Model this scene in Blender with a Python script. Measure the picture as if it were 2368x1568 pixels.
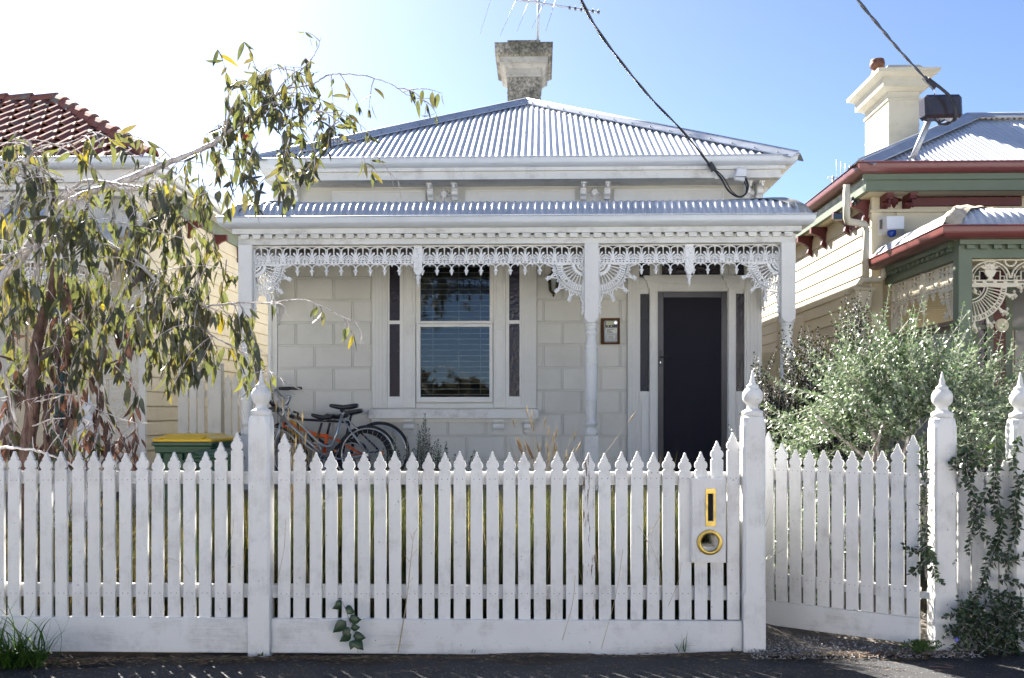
import bpy, bmesh, math, random
from mathutils import Vector, Matrix

SC = bpy.context.scene
for _o in list(bpy.data.objects):
    bpy.data.objects.remove(_o, do_unlink=True)
COL = SC.collection
PI = math.pi
rnd = random.Random(7)

# ------------------------------------------------------------------ camera
F, CXP, HY = 2300.0, 1183.5, 950.0          # focal length, centre column and horizon row of the photograph
TH = math.atan(66.5 / 2300.0)               # the camera is turned slightly to the left of the street's normal
CAMZ = 1.44
cam_d = bpy.data.cameras.new('camera')
cam = bpy.data.objects.new('camera', cam_d)
COL.objects.link(cam)
cam_d.sensor_width = 36.0
cam_d.lens = 36.0 * F / 2367.0
cam_d.shift_y = (HY - 784.0) / 2367.0
cam_d.clip_start = 0.05
cam_d.clip_end = 5000
cam.location = (0, 0, CAMZ)
cam.rotation_euler = (PI / 2, 0, TH)
SC.camera = cam

# ------------------------------------------------------------------ light
SUN_AZ, SUN_EL = math.radians(33), math.radians(36.5)   # behind the house, to the left
to_sun = Vector((-math.sin(SUN_AZ) * math.cos(SUN_EL), math.cos(SUN_AZ) * math.cos(SUN_EL), math.sin(SUN_EL)))
world = bpy.data.worlds.new('World')
SC.world = world
world.use_nodes = True
wn = world.node_tree
bg = wn.nodes['Background']
sky = wn.nodes.new('ShaderNodeTexSky')
sky.sky_type = 'NISHITA'
sky.sun_disc = False
sky.sun_elevation = SUN_EL
sky.sun_rotation = -SUN_AZ
sky.altitude = 0
sky.air_density = 0.45
sky.dust_density = 0.5
sky.ozone_density = 3.0
wn.links.new(sky.outputs[0], bg.inputs[0])
bg.inputs[1].default_value = 0.05
sun_d = bpy.data.lights.new('sun', 'SUN')
sun_d.energy = 5.0
sun_d.angle = math.radians(0.55)
sun_d.color = (1.0, 0.95, 0.87)
sun = bpy.data.objects.new('sun', sun_d)
COL.objects.link(sun)
sun.rotation_euler = to_sun.to_track_quat('Z', 'Y').to_euler()
vs = SC.view_settings
vs.view_transform = 'Standard'
vs.look = 'None'
vs.gamma = 1.0
vs.use_curve_mapping = False
vs.exposure = 2.6
SC.cycles.max_bounces = 7
SC.cycles.transparent_max_bounces = 12
SC.cycles.caustics_reflective = False
SC.cycles.caustics_refractive = False

# ------------------------------------------------------------------ helpers
_c, _s = math.cos(TH), math.sin(TH)


def at(px, py, Y):
    """point of the place seen at photograph pixel (px, py) that stands at depth Y"""
    dx, dz = (px - CXP) / F, (HY - py) / F
    t = Y / (_c + dx * _s)
    return Vector((t * (-_s + dx * _c), Y, CAMZ + t * dz))


def X(px, Y):
    return at(px, HY, Y).x


def Z(py, Y, px=1250):
    return at(px, py, Y).z


def tag(o, label=None, cat=None, group=None, kind=None):
    if label:
        o['label'] = label
    if cat:
        o['category'] = cat
    if group:
        o['group'] = group
    if kind:
        o['kind'] = kind
    return o


def thing(name, label, cat, loc=(0, 0, 0), group=None, rz=0.0):
    o = bpy.data.objects.new(name, None)
    o.empty_display_size = 0.1
    COL.objects.link(o)
    o.location = loc
    o.rotation_euler = (0, 0, rz)
    return tag(o, label, cat, group)


def root_inv(o):
    while o.parent:
        o = o.parent
    return (Matrix.Translation(o.location) @ o.rotation_euler.to_matrix().to_4x4()).inverted()


class MB:
    """collects faces, links them as one mesh object"""

    def __init__(s):
        s.v, s.f, s.sm = [], [], []

    def add(s, verts, faces, smooth=False):
        b = len(s.v)
        s.v += [tuple(v) for v in verts]
        s.f += [tuple(i + b for i in f) for f in faces]
        s.sm += [smooth] * len(faces)
        return s

    def box(s, x0, x1, y0, y1, z0, z1):
        x0, x1 = min(x0, x1), max(x0, x1)
        y0, y1 = min(y0, y1), max(y0, y1)
        z0, z1 = min(z0, z1), max(z0, z1)
        return s.add([(x0, y0, z0), (x1, y0, z0), (x1, y1, z0), (x0, y1, z0),
                      (x0, y0, z1), (x1, y0, z1), (x1, y1, z1), (x0, y1, z1)],
                     [(0, 3, 2, 1), (4, 5, 6, 7), (0, 1, 5, 4), (1, 2, 6, 5), (2, 3, 7, 6), (3, 0, 4, 7)])

    def prism(s, poly, axis, a0, a1, smooth=False):
        """poly is 2D: axis x -> (y,z), axis y -> (x,z), axis z -> (x,y)"""
        n = len(poly)

        def P(p, a):
            if axis == 'x':
                return (a, p[0], p[1])
            if axis == 'y':
                return (p[0], a, p[1])
            return (p[0], p[1], a)
        vs_ = [P(p, a0) for p in poly] + [P(p, a1) for p in poly]
        ar = sum(poly[i][0] * poly[(i + 1) % n][1] - poly[(i + 1) % n][0] * poly[i][1] for i in range(n))
        fl = (ar > 0) ^ (a1 > a0) ^ (axis == 'y')
        sides = [(i, (i + 1) % n, n + (i + 1) % n, n + i) for i in range(n)]
        c0, c1 = tuple(range(n - 1, -1, -1)), tuple(range(n, 2 * n))
        if fl:
            sides = [t[::-1] for t in sides]
            c0, c1 = c0[::-1], c1[::-1]
        s.add(vs_, sides, smooth)
        b = len(s.v) - 2 * n
        s.f += [tuple(i + b for i in c0), tuple(i + b for i in c1)]
        s.sm += [False, False]
        return s

    def lathe(s, prof, cx, cy, n=16, smooth=True, z0=0.0):
        vs_, fs = [], []
        for r, z in prof:
            for k in range(n):
                a = 2 * PI * k / n
                vs_.append((cx + r * math.cos(a), cy + r * math.sin(a), z + z0))
        m = len(prof)
        up = prof[-1][1] > prof[0][1]
        for i in range(m - 1):
            for k in range(n):
                q = (i * n + k, i * n + (k + 1) % n, (i + 1) * n + (k + 1) % n, (i + 1) * n + k)
                fs.append(q if up else q[::-1])
        s.add(vs_, fs, smooth)
        b = len(s.v) - n * m
        c0 = tuple(b + k for k in range(n))
        c1 = tuple(b + (m - 1) * n + k for k in range(n))
        s.f += [c0[::-1] if up else c0, c1 if up else c1[::-1]]
        s.sm += [False, False]
        return s

    def tube(s, pts, r, n=6, smooth=True, cap=True):
        pts = [Vector(p) for p in pts]
        m = len(pts)
        rs = r if isinstance(r, (list, tuple)) else [r] * m
        nor = None
        vs_ = []
        for i in range(m):
            t = (pts[min(i + 1, m - 1)] - pts[max(i - 1, 0)])
            if t.length < 1e-9:
                t = Vector((0, 0, 1))
            t.normalize()
            if nor is None:
                a = Vector((0, 0, 1)) if abs(t.z) < 0.9 else Vector((1, 0, 0))
                nor = (a - t * a.dot(t)).normalized()
            else:
                nor = (nor - t * nor.dot(t))
                nor = nor.normalized() if nor.length > 1e-6 else Vector((1, 0, 0))
            bi = t.cross(nor)
            for k in range(n):
                a = 2 * PI * k / n
                vs_.append(pts[i] + (nor * math.cos(a) + bi * math.sin(a)) * rs[i])
        fs = [(i * n + k, i * n + (k + 1) % n, (i + 1) * n + (k + 1) % n, (i + 1) * n + k)
              for i in range(m - 1) for k in range(n)]
        s.add(vs_, fs, smooth)
        if cap:
            b = len(s.v) - n * m
            s.f += [tuple(b + k for k in range(n))[::-1], tuple(b + (m - 1) * n + k for k in range(n))]
            s.sm += [False, False]
        return s

    def ball(s, c, r, n=8, m=5, sz=1.0):
        prof = []
        for i in range(m + 1):
            a = -PI / 2 + PI * i / m
            prof.append((max(r * math.cos(a), r * 0.04), c[2] + r * sz * math.sin(a)))
        return s.lathe(prof, c[0], c[1], n)

    def grid(s, P, nu, nv, smooth=True, flip=False):
        """P(i, j) for i in 0..nu, j in 0..nv"""
        vs_ = [P(i, j) for i in range(nu + 1) for j in range(nv + 1)]
        w = nv + 1
        fs = []
        for i in range(nu):
            for j in range(nv):
                q = (i * w + j, (i + 1) * w + j, (i + 1) * w + j + 1, i * w + j + 1)
                fs.append(q[::-1] if flip else q)
        return s.add(vs_, fs, smooth)

    def mesh(s, name, inv=None, bevel=0.0):
        me = bpy.data.meshes.new(name)
        vs_ = s.v if inv is None else [tuple(inv @ Vector(v)) for v in s.v]
        me.from_pydata(vs_, [], s.f)
        if any(s.sm):
            me.polygons.foreach_set('use_smooth', s.sm)
        if bevel > 0:
            bm = bmesh.new()
            bm.from_mesh(me)
            ed = [e for e in bm.edges if len(e.link_faces) == 2 and e.calc_face_angle(0) > 0.6]
            bmesh.ops.bevel(bm, geom=ed, offset=bevel, segments=1, affect='EDGES', clamp_overlap=True)
            bm.to_mesh(me)
            bm.free()
        me.update()
        return me

    def build(s, name, m, parent=None, origin=None, local=False, bevel=0.0, kind=None, label=None):
        inv = None
        if parent is not None and not local:
            inv = root_inv(parent)
        if parent is None and origin is not None:
            inv = Matrix.Translation(origin).inverted()
        me = s.mesh(name, inv, bevel)
        if m is not None:
            me.materials.append(m)
        o = bpy.data.objects.new(name, me)
        COL.objects.link(o)
        if parent is not None:
            o.parent = parent
        elif origin is not None:
            o.location = origin
        if kind:
            o['kind'] = kind
        if label:
            o['label'] = label
        return o


def inst(src, parent, loc=(0, 0, 0), rot=(0, 0, 0), scale=None, name=None):
    """a copy of one mesh object sharing its mesh, under a parent (parent-local location)"""
    o = src.copy()
    if name:
        o.name = name
    COL.objects.link(o)
    o.parent = parent
    o.location = loc
    o.rotation_euler = rot
    if scale is not None:
        o.scale = scale
    return o


def B(name, m, parent, *bxs, bevel=0.0, label=None):
    mb = MB()
    for b in bxs:
        mb.box(*b)
    return mb.build(name, m, parent, bevel=bevel, label=label)


# ------------------------------------------------------------------ materials
def _new(name):
    m = bpy.data.materials.new(name)
    m.use_nodes = True
    return m, m.node_tree, m.node_tree.nodes['Principled BSDF']


def rgb(c):
    return (c[0], c[1], c[2], 1.0)


def N(nt, t, **kw):
    n = nt.nodes.new(t)
    for k, v in kw.items():
        if k.startswith('i_'):
            n.inputs[k[2:].replace('_', ' ')].default_value = v
        else:
            setattr(n, k, v)
    return n


def coords(nt, scale=(1, 1, 1), rand=True):
    tc = N(nt, 'ShaderNodeTexCoord')
    mp = N(nt, 'ShaderNodeMapping')
    mp.inputs['Scale'].default_value = scale
    nt.links.new(tc.outputs['Object'], mp.inputs['Vector'])
    if rand:
        oi = N(nt, 'ShaderNodeObjectInfo')
        mu = N(nt, 'ShaderNodeMath', operation='MULTIPLY')
        mu.inputs[1].default_value = 37.0
        nt.links.new(oi.outputs['Random'], mu.inputs[0])
        nt.links.new(mu.outputs[0], mp.inputs['Location'])
    return mp


def noise(nt, vec, scale, detail=4.0, rough=0.55):
    n = N(nt, 'ShaderNodeTexNoise')
    n.inputs['Scale'].default_value = scale
    n.inputs['Detail'].default_value = detail
    n.inputs['Roughness'].default_value = rough
    nt.links.new(vec.outputs[0], n.inputs['Vector'])
    return n


def ramp(nt, src, stops):
    r = N(nt, 'ShaderNodeValToRGB')
    e = r.color_ramp.elements
    while len(e) < len(stops):
        e.new(0.5)
    for i, (p, c) in enumerate(stops):
        e[i].position = p
        e[i].color = c if len(c) == 4 else rgb(c)
    nt.links.new(src, r.inputs[0])
    return r


def mixc(nt, fac, a, b, mode='MIX'):
    m = N(nt, 'ShaderNodeMix', data_type='RGBA', blend_type=mode)
    for sock, v in ((0, fac), (6, a), (7, b)):
        if hasattr(v, 'is_linked') or isinstance(v, bpy.types.NodeSocket):
            nt.links.new(v, m.inputs[sock])
        elif sock == 0:
            m.inputs[0].default_value = v
        else:
            m.inputs[sock].default_value = rgb(v)
    return m.outputs[2]


def bump(nt, bsdf, h, strength=0.3, dist=0.01):
    b = N(nt, 'ShaderNodeBump')
    b.inputs['Strength'].default_value = strength
    b.inputs['Distance'].default_value = dist
    nt.links.new(h, b.inputs['Height'])
    nt.links.new(b.outputs[0], bsdf.inputs['Normal'])


def paint(name, col, rough=0.45, var=0.10, grain=None, dirt=0.35, dirtcol=(0.19, 0.17, 0.14), bumpk=0.15, flake=0.0,
          flakecol=(0.2, 0.16, 0.12), spec=0.4, dscale=5.0):
    """weathered paint: slow tone drift, grain along one axis, scattered grime, optional bare flakes"""
    m, nt, p = _new(name)
    v = coords(nt)
    n1 = noise(nt, v, 1.7, 3)
    lo = tuple(c * (1 - var) for c in col)
    oi = N(nt, 'ShaderNodeObjectInfo')
    tone = ramp(nt, oi.outputs['Random'], [(0.0, (0.93, 0.93, 0.915)), (1.0, (1.0, 1.0, 1.0))])
    hi = tuple(min(1, c * (1 + var * 0.5)) for c in col)
    c1 = ramp(nt, n1.outputs[0], [(0.3, lo), (0.7, hi)]).outputs[0]
    g = coords(nt, grain or (22, 22, 22))
    n2 = noise(nt, g, 3.0, 6, 0.65)
    c1 = mixc(nt, 1.0, c1, tone.outputs[0], 'MULTIPLY')
    d = noise(nt, v, dscale, 8, 0.72)
    dm = ramp(nt, d.outputs[0], [(0.49, (0, 0, 0)), (0.72, (dirt, dirt, dirt))])
    dm2 = N(nt, 'ShaderNodeMath', operation='MULTIPLY')
    nt.links.new(dm.outputs[0], dm2.inputs[0])
    gm = ramp(nt, n2.outputs[0], [(0.35, (0.25,) * 3), (0.7, (1, 1, 1))])
    nt.links.new(gm.outputs[0], dm2.inputs[1])
    c2 = mixc(nt, dm2.outputs[0], c1, dirtcol)
    # small specks (nail heads, fly spots)
    sp = noise(nt, v, 55, 2, 0.5)
    spm = ramp(nt, sp.outputs[0], [(0.73, (0, 0, 0)), (0.79, (min(1, dirt * 1.5),) * 3)])
    c3 = mixc(nt, spm.outputs[0], c2, tuple(c * 0.5 for c in dirtcol))
    if flake > 0:
        fn = noise(nt, g, 1.6, 8, 0.7)
        fm = ramp(nt, fn.outputs[0], [(1 - flake, (0, 0, 0)), (1 - flake + 0.03, (1, 1, 1))])
        c3 = mixc(nt, fm.outputs[0], c3, flakecol)
    nt.links.new(c3, p.inputs['Base Color'])
    rr = ramp(nt, d.outputs[0], [(0.3, (rough,) * 3), (0.8, (min(1, rough + 0.25),) * 3)])
    nt.links.new(rr.outputs[0], p.inputs['Roughness'])
    p.inputs['Specular IOR Level'].default_value = spec
    if bumpk:
        bump(nt, p, n2.outputs[0], bumpk, 0.004)
    return m


def plain(name, col, rough=0.5, metal=0.0, var=0.15, scale=6.0, spec=0.5, bumpk=0.0):
    m, nt, p = _new(name)
    v = coords(nt)
    n1 = noise(nt, v, scale, 5, 0.6)
    c = ramp(nt, n1.outputs[0], [(0.3, tuple(x * (1 - var) for x in col)), (0.7, tuple(min(1, x * (1 + var)) for x in col))])
    nt.links.new(c.outputs[0], p.inputs['Base Color'])
    p.inputs['Roughness'].default_value = rough
    p.inputs['Metallic'].default_value = metal
    p.inputs['Specular IOR Level'].default_value = spec
    if bumpk:
        bump(nt, p, n1.outputs[0], bumpk, 0.01)
    return m


def leafmat(name, stops, trans=0.45, rough=0.45, veins=False, tcol=None):
    """leaf: colour differs leaf by leaf, light passes through"""
    m, nt, p = _new(name)
    geo = N(nt, 'ShaderNodeNewGeometry')
    oi = N(nt, 'ShaderNodeObjectInfo')
    ad = N(nt, 'ShaderNodeMath', operation='ADD')
    nt.links.new(geo.outputs['Random Per Island'], ad.inputs[0])
    nt.links.new(oi.outputs['Random'], ad.inputs[1])
    fr = N(nt, 'ShaderNodeMath', operation='FRACT')
    nt.links.new(ad.outputs[0], fr.inputs[0])
    c = ramp(nt, fr.outputs[0], stops).outputs[0]
    v = coords(nt)
    n = noise(nt, v, 30, 4)
    nm = ramp(nt, n.outputs[0], [(0.35, (0.75,) * 3), (0.65, (1.15,) * 3)])
    c = mixc(nt, 1.0, c, nm.outputs[0], 'MULTIPLY')
    nt.links.new(c, p.inputs['Base Color'])
    p.inputs['Roughness'].default_value = rough
    tr = N(nt, 'ShaderNodeBsdfTranslucent')
    tc = mixc(nt, 1.0, c, tcol or (1.25, 1.3, 0.55), 'MULTIPLY')
    nt.links.new(tc, tr.inputs['Color'])
    mx = N(nt, 'ShaderNodeMixShader')
    mx.inputs[0].default_value = trans
    out = nt.nodes['Material Output']
    nt.links.new(p.outputs[0], mx.inputs[1])
    nt.links.new(tr.outputs[0], mx.inputs[2])
    nt.links.new(mx.outputs[0], out.inputs['Surface'])
    return m


def glassmat(name, tint=(0.8, 0.85, 0.85), refl=0.10, rough=0.01, bumpk=0.0):
    m, nt, p = _new(name)
    gl = N(nt, 'ShaderNodeBsdfGlossy')
    gl.inputs['Roughness'].default_value = rough
    tr = N(nt, 'ShaderNodeBsdfTransparent')
    tr.inputs['Color'].default_value = rgb(tint)
    lw = N(nt, 'ShaderNodeFresnel')
    lw.inputs['IOR'].default_value = 1.5
    ad = N(nt, 'ShaderNodeMath', operation='ADD')
    ad.inputs[1].default_value = refl
    nt.links.new(lw.outputs[0], ad.inputs[0])
    mx = N(nt, 'ShaderNodeMixShader')
    nt.links.new(ad.outputs[0], mx.inputs[0])
    nt.links.new(tr.outputs[0], mx.inputs[1])
    nt.links.new(gl.outputs[0], mx.inputs[2])
    nt.links.new(mx.outputs[0], nt.nodes['Material Output'].inputs['Surface'])
    v = coords(nt)
    n = noise(nt, v, 2.5, 2)
    b = N(nt, 'ShaderNodeBump')
    b.inputs['Strength'].default_value = 0.05 + bumpk
    b.inputs['Distance'].default_value = 0.02
    nt.links.new(n.outputs[0], b.inputs['Height'])
    nt.links.new(b.outputs[0], gl.inputs['Normal'])
    return m


M = {}
M['fence'] = paint('fence_paint', (0.78, 0.77, 0.755), 0.5, 0.06, (34, 34, 2.2), 0.55, bumpk=0.35)
M['fence_board'] = paint('fence_board_paint', (0.76, 0.755, 0.745), 0.55, 0.07, (2.0, 34, 34), 0.75, bumpk=0.35, dscale=3.5)
M['fence_peel'] = paint('fence_peeling_paint', (0.78, 0.77, 0.76), 0.6, 0.06, (30, 30, 3.0), 0.5, bumpk=0.4, flake=0.42, flakecol=(0.16, 0.11, 0.08))
M['wall'] = paint('wall_paint', (0.63, 0.62, 0.565), 0.5, 0.06, (14, 14, 14), 0.20, bumpk=0.10, dscale=3.5)
M['trim'] = paint('trim_paint', (0.73, 0.725, 0.69), 0.42, 0.04, (8, 8, 8), 0.22, bumpk=0.06)
M['trim_old'] = paint('weathered_trim_paint', (0.73, 0.725, 0.69), 0.5, 0.08, (3, 8, 16), 0.75, bumpk=0.12, dscale=4.0)
M['lace'] = paint('lace_paint', (0.83, 0.83, 0.82), 0.4, 0.04, None, 0.15, bumpk=0.05)


def zinc_mat():
    m, nt, p = _new('zincalume')
    v = coords(nt, rand=False)
    sp = N(nt, 'ShaderNodeSeparateXYZ')
    nt.links.new(v.outputs[0], sp.inputs[0])
    dv = N(nt, 'ShaderNodeMath', operation='DIVIDE')
    dv.inputs[1].default_value = 0.76
    nt.links.new(sp.outputs[0], dv.inputs[0])
    fl = N(nt, 'ShaderNodeMath', operation='FLOOR')
    nt.links.new(dv.outputs[0], fl.inputs[0])
    wnz = N(nt, 'ShaderNodeTexWhiteNoise', noise_dimensions='1D')
    nt.links.new(fl.outputs[0], wnz.inputs['W'])
    a = noise(nt, v, 1.3, 5, 0.6)
    b = noise(nt, v, 26, 6, 0.7)
    c = ramp(nt, a.outputs[0], [(0.3, (0.49, 0.52, 0.56)), (0.7, (0.61, 0.63, 0.66))]).outputs[0]
    c = mixc(nt, 1.0, c, ramp(nt, wnz.outputs['Value'], [(0, (0.86, 0.87, 0.89)), (1, (1.05, 1.04, 1.03))]).outputs[0], 'MULTIPLY')
    c = mixc(nt, 1.0, c, ramp(nt, b.outputs[0], [(0.35, (0.86,) * 3), (0.7, (1.06,) * 3)]).outputs[0], 'MULTIPLY')
    nt.links.new(c, p.inputs['Base Color'])
    rr = ramp(nt, a.outputs[0], [(0.3, (0.30,) * 3), (0.75, (0.48,) * 3)])
    nt.links.new(rr.outputs[0], p.inputs['Roughness'])
    p.inputs['Metallic'].default_value = 0.30
    return m


M['zinc'] = zinc_mat()
M['zinc_cap'] = plain('zincalume_capping', (0.40, 0.43, 0.48), 0.45, 0.5, 0.15, 4)
M['gutter'] = plain('grey_gutter_paint', (0.56, 0.59, 0.62), 0.38, 0.1, 0.06, 3)
M['lead'] = plain('lead_flashing', (0.36, 0.35, 0.32), 0.6, 0.2, 0.2, 9, bumpk=0.2)
M['screw'] = plain('roof_screw', (0.12, 0.13, 0.15), 0.5, 0.4)
M['dark'] = plain('slot_shade_black', (0.015, 0.014, 0.016), 0.9)
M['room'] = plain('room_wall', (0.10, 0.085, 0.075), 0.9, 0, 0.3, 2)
M['glass'] = glassmat('window_glass', (0.80, 0.84, 0.84), 0.0)
M['pane_dark'] = None
M['black'] = plain('black_plastic', (0.015, 0.015, 0.017), 0.4)
M['rubber'] = plain('rubber', (0.016, 0.016, 0.017), 0.7)
M['steel'] = plain('steel', (0.55, 0.56, 0.58), 0.28, 0.9, 0.15, 10)
M['galv'] = plain('galvanised_pipe', (0.42, 0.44, 0.46), 0.5, 0.6, 0.25, 14)
M['brass'] = plain('brass', (0.50, 0.36, 0.10), 0.33, 0.85, 0.35, 22)


def dark_glass(name, col, sc):
    m, nt, p = _new(name)
    v = coords(nt)
    n = noise(nt, v, sc, 3)
    p.inputs['Base Color'].default_value = rgb(col)
    p.inputs['Roughness'].default_value = 0.12
    p.inputs['Specular IOR Level'].default_value = 0.35
    bump(nt, p, n.outputs[0], 0.45, 0.015)
    return m


M['pane_dark'] = dark_glass('obscure_dark_glass', (0.022, 0.016, 0.024), 22)
M['pane_dot'] = dark_glass('dotted_dark_glass', (0.012, 0.014, 0.022), 70)
M['pane_purple'] = dark_glass('purple_glass', (0.07, 0.045, 0.075), 18)


def mesh_door():
    m, nt, p = _new('security_mesh')
    p.inputs['Base Color'].default_value = (0.010, 0.010, 0.018, 1)
    p.inputs['Roughness'].default_value = 0.6
    p.inputs['Specular IOR Level'].default_value = 0.2
    v = coords(nt)
    n = noise(nt, v, 400, 1)
    bump(nt, p, n.outputs[0], 0.6, 0.003)
    return m


M['mesh_door'] = mesh_door()
M['door_frame'] = plain('door_frame_black', (0.045, 0.042, 0.050), 0.35)
# ================================================================== ground
def zf(x):
    return max(-0.05, min(0.06, -0.005 + 0.0145 * (x + 1.66)))


def asphalt():
    m, nt, p = _new('asphalt')
    v = coords(nt, rand=False)
    n1 = noise(nt, v, 0.9, 4)
    c = ramp(nt, n1.outputs[0], [(0.3, (0.011, 0.011, 0.013)), (0.7, (0.024, 0.023, 0.025))]).outputs[0]
    n2 = noise(nt, v, 140, 2)
    c = mixc(nt, 0.55, c, ramp(nt, n2.outputs[0], [(0.35, (0.25,) * 3), (0.7, (1.8,) * 3)]).outputs[0], 'MULTIPLY')
    vo = N(nt, 'ShaderNodeTexVoronoi')
    vo.inputs['Scale'].default_value = 62
    nt.links.new(v.outputs[0], vo.inputs['Vector'])
    pick = ramp(nt, vo.outputs['Color'], [(0.60, (0, 0, 0)), (0.62, (1, 1, 1))])
    dot = ramp(nt, vo.outputs['Distance'], [(0.16, (1, 1, 1)), (0.30, (0, 0, 0))])
    fm = N(nt, 'ShaderNodeMath', operation='MULTIPLY')
    nt.links.new(pick.outputs[0], fm.inputs[0])
    nt.links.new(dot.outputs[0], fm.inputs[1])
    c = mixc(nt, fm.outputs[0], c, (0.20, 0.195, 0.20))
    nt.links.new(c, p.inputs['Base Color'])
    p.inputs['Roughness'].default_value = 0.75
    bump(nt, p, n2.outputs[0], 0.7, 0.01)
    return m


def soil(name, a, b, sc=9, bk=0.9):
    m, nt, p = _new(name)
    v = coords(nt, rand=False)
    n1 = noise(nt, v, sc, 8, 0.7)
    n2 = noise(nt, v, sc * 9, 4, 0.7)
    c = ramp(nt, n1.outputs[0], [(0.3, a), (0.7, b)]).outputs[0]
    c = mixc(nt, 0.7, c, ramp(nt, n2.outputs[0], [(0.3, (0.35,) * 3), (0.7, (1.5,) * 3)]).outputs[0], 'MULTIPLY')
    nt.links.new(c, p.inputs['Base Color'])
    p.inputs['Roughness'].default_value = 0.95
    bump(nt, p, n2.outputs[0], bk, 0.02)
    return m


M['asphalt'] = asphalt()
M['soil'] = soil('garden_soil', (0.030, 0.022, 0.016), (0.085, 0.062, 0.042))
M['gravel'] = soil('gravel', (0.09, 0.075, 0.06), (0.24, 0.21, 0.18), 14)
M['land'] = soil('pale_bounce_ground', (0.30, 0.285, 0.25), (0.38, 0.365, 0.33), 0.8, 0.2)  # paler than a real street, so unseen ground bounces light onto the fence

MB().add([(-400, -400, -0.09), (400, -400, -0.09), (400, 400, -0.09), (-400, 400, -0.09)], [(0, 1, 2, 3)]).build(
    'ground', M['land'], kind='structure')


def edge_y(x):
    return 5.79 + 0.022 * math.sin(x * 3.1) + 0.018 * math.sin(x * 7.7 + 1) + 0.01 * math.sin(x * 17.0)


mb = MB()
mb.grid(lambda i, j: (-9 + i * 0.09, [0.8, 3.0, 4.6, 5.2, 5.5, 0][j] if j < 5 else edge_y(-9 + i * 0.09),
                      zf(-9 + i * 0.09) - (0.0 if j < 5 else 0.02) + 0.004 * math.sin(i * 0.7 + j)), 200, 5, True)
mb.build('footpath', M['asphalt'], kind='structure')


def garden_z(x, y):
    t = max(0.0, min(1.0, (y - 5.95) / 1.6))
    return zf(x) - 0.016 + 0.24 * t * t * (3 - 2 * t) + 0.012 * math.sin(x * 5 + y * 3) * math.sin(y * 4.1 - x)


mb = MB()
mb.grid(lambda i, j: (-14 + i * 0.2, 5.6 + (j / 60.0) ** 1.6 * 30, garden_z(-14 + i * 0.2, 5.6 + (j / 60.0) ** 1.6 * 30)),
        140, 60, True)
mb.build('garden_soil', M['soil'], kind='structure')
mb = MB()
mb.grid(lambda i, j: (1.25 + i * 0.12 + 0.05 * math.sin(j * 0.8 + i), 5.74 + j * 0.155,
                      garden_z(1.25 + i * 0.12, 5.74 + j * 0.155) + 0.012), 10, 30, True)
mb.build('gravel_path', M['gravel'], kind='structure')
# loose stones on the gravel, one mass
mb = MB()
for _ in range(1500):
    x, y = rnd.uniform(1.2, 2.5), 5.62 + abs(rnd.gauss(0, 0.34))
    r = rnd.uniform(0.003, 0.009)
    z = max(garden_z(x, y), zf(x)) + 0.008
    a = rnd.random() * 6
    mb.add([(x + r * math.cos(a), y + r * math.sin(a), z), (x + r * math.cos(a + 2.2), y + r * math.sin(a + 2.2), z),
            (x + r * math.cos(a + 4.1), y + r * math.sin(a + 4.1), z + r * 0.4), (x, y, z + r)],
           [(0, 1, 3), (1, 2, 3), (2, 0, 3)])
mb.build('loose_gravel', plain('stone_chips', (0.27, 0.26, 0.25), 0.9, 0, 0.6, 60), kind='stuff')

# ================================================================== picket fence
FY = 5.90


M['nail'] = plain('nail_head', (0.30, 0.27, 0.24), 0.6)


def picket_poly(h, w=0.074):
    k = w / 0.075
    half = [(0.004, 0), (0.0075, -0.012), (0.013, -0.028), (0.023, -0.042), (0.019, -0.050), (0.031, -0.058),
            (0.0378, -0.074), (0.0365, -0.090), (0.0255, -0.104), (0.0365, -0.111)]
    r = [(x * k, h + z) for x, z in half] + [(0.0365 * k, 0)]
    return [(-x, z) for x, z in r[::-1]] + r


_pk = {}


def picket(parent, x, z0, ztop, y=0.0, m='fence', tilt=0.0):
    """x, y, z local to the parent"""
    key = (round(ztop - z0, 3), m)
    if key not in _pk:
        mb = MB().prism(picket_poly(ztop - z0), 'y', 0.0, 0.0235)
        o = mb.build('picket', M[m], parent, local=True, bevel=0.0014)
        nl = MB()
        for zz in ((0.155, 0.835) if ztop - z0 > 0.9 else ()):
            for xx in (-0.016, 0.017):
                nl.prism([(xx + 0.0034 * math.cos(q * PI / 3), zz + 0.0034 * math.sin(q * PI / 3)) for q in range(6)], 'y', -0.0008, 0.002)
        no = nl.mesh('nail_heads')
        nb_ = bmesh.new()
        nb_.from_mesh(o.data)
        k0 = len(nb_.faces)
        nb_.from_mesh(no)
        nb_.faces.ensure_lookup_table()
        for f_ in nb_.faces[k0:]:
            f_.material_index = 1
        nb_.to_mesh(o.data)
        nb_.free()
        o.data.materials.append(M['nail'])
        _pk[key] = o
        o.location = (x, y, z0)
        o.rotation_euler = (0, tilt, 0)
        return o
    return inst(_pk[key], parent, (x, y, z0), (0, tilt, 0), name='picket')


FIN = [(0.061, 0.0), (0.062, 0.030), (0.052, 0.036), (0.036, 0.044), (0.033, 0.056), (0.034, 0.070), (0.046, 0.080),
       (0.057, 0.098), (0.0605, 0.120), (0.057, 0.142), (0.046, 0.160), (0.033, 0.172), (0.0345, 0.177), (0.036, 0.182),
       (0.024, 0.190), (0.018, 0.197), (0.013, 0.225), (0.007, 0.255), (0.0025, 0.274)]


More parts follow.
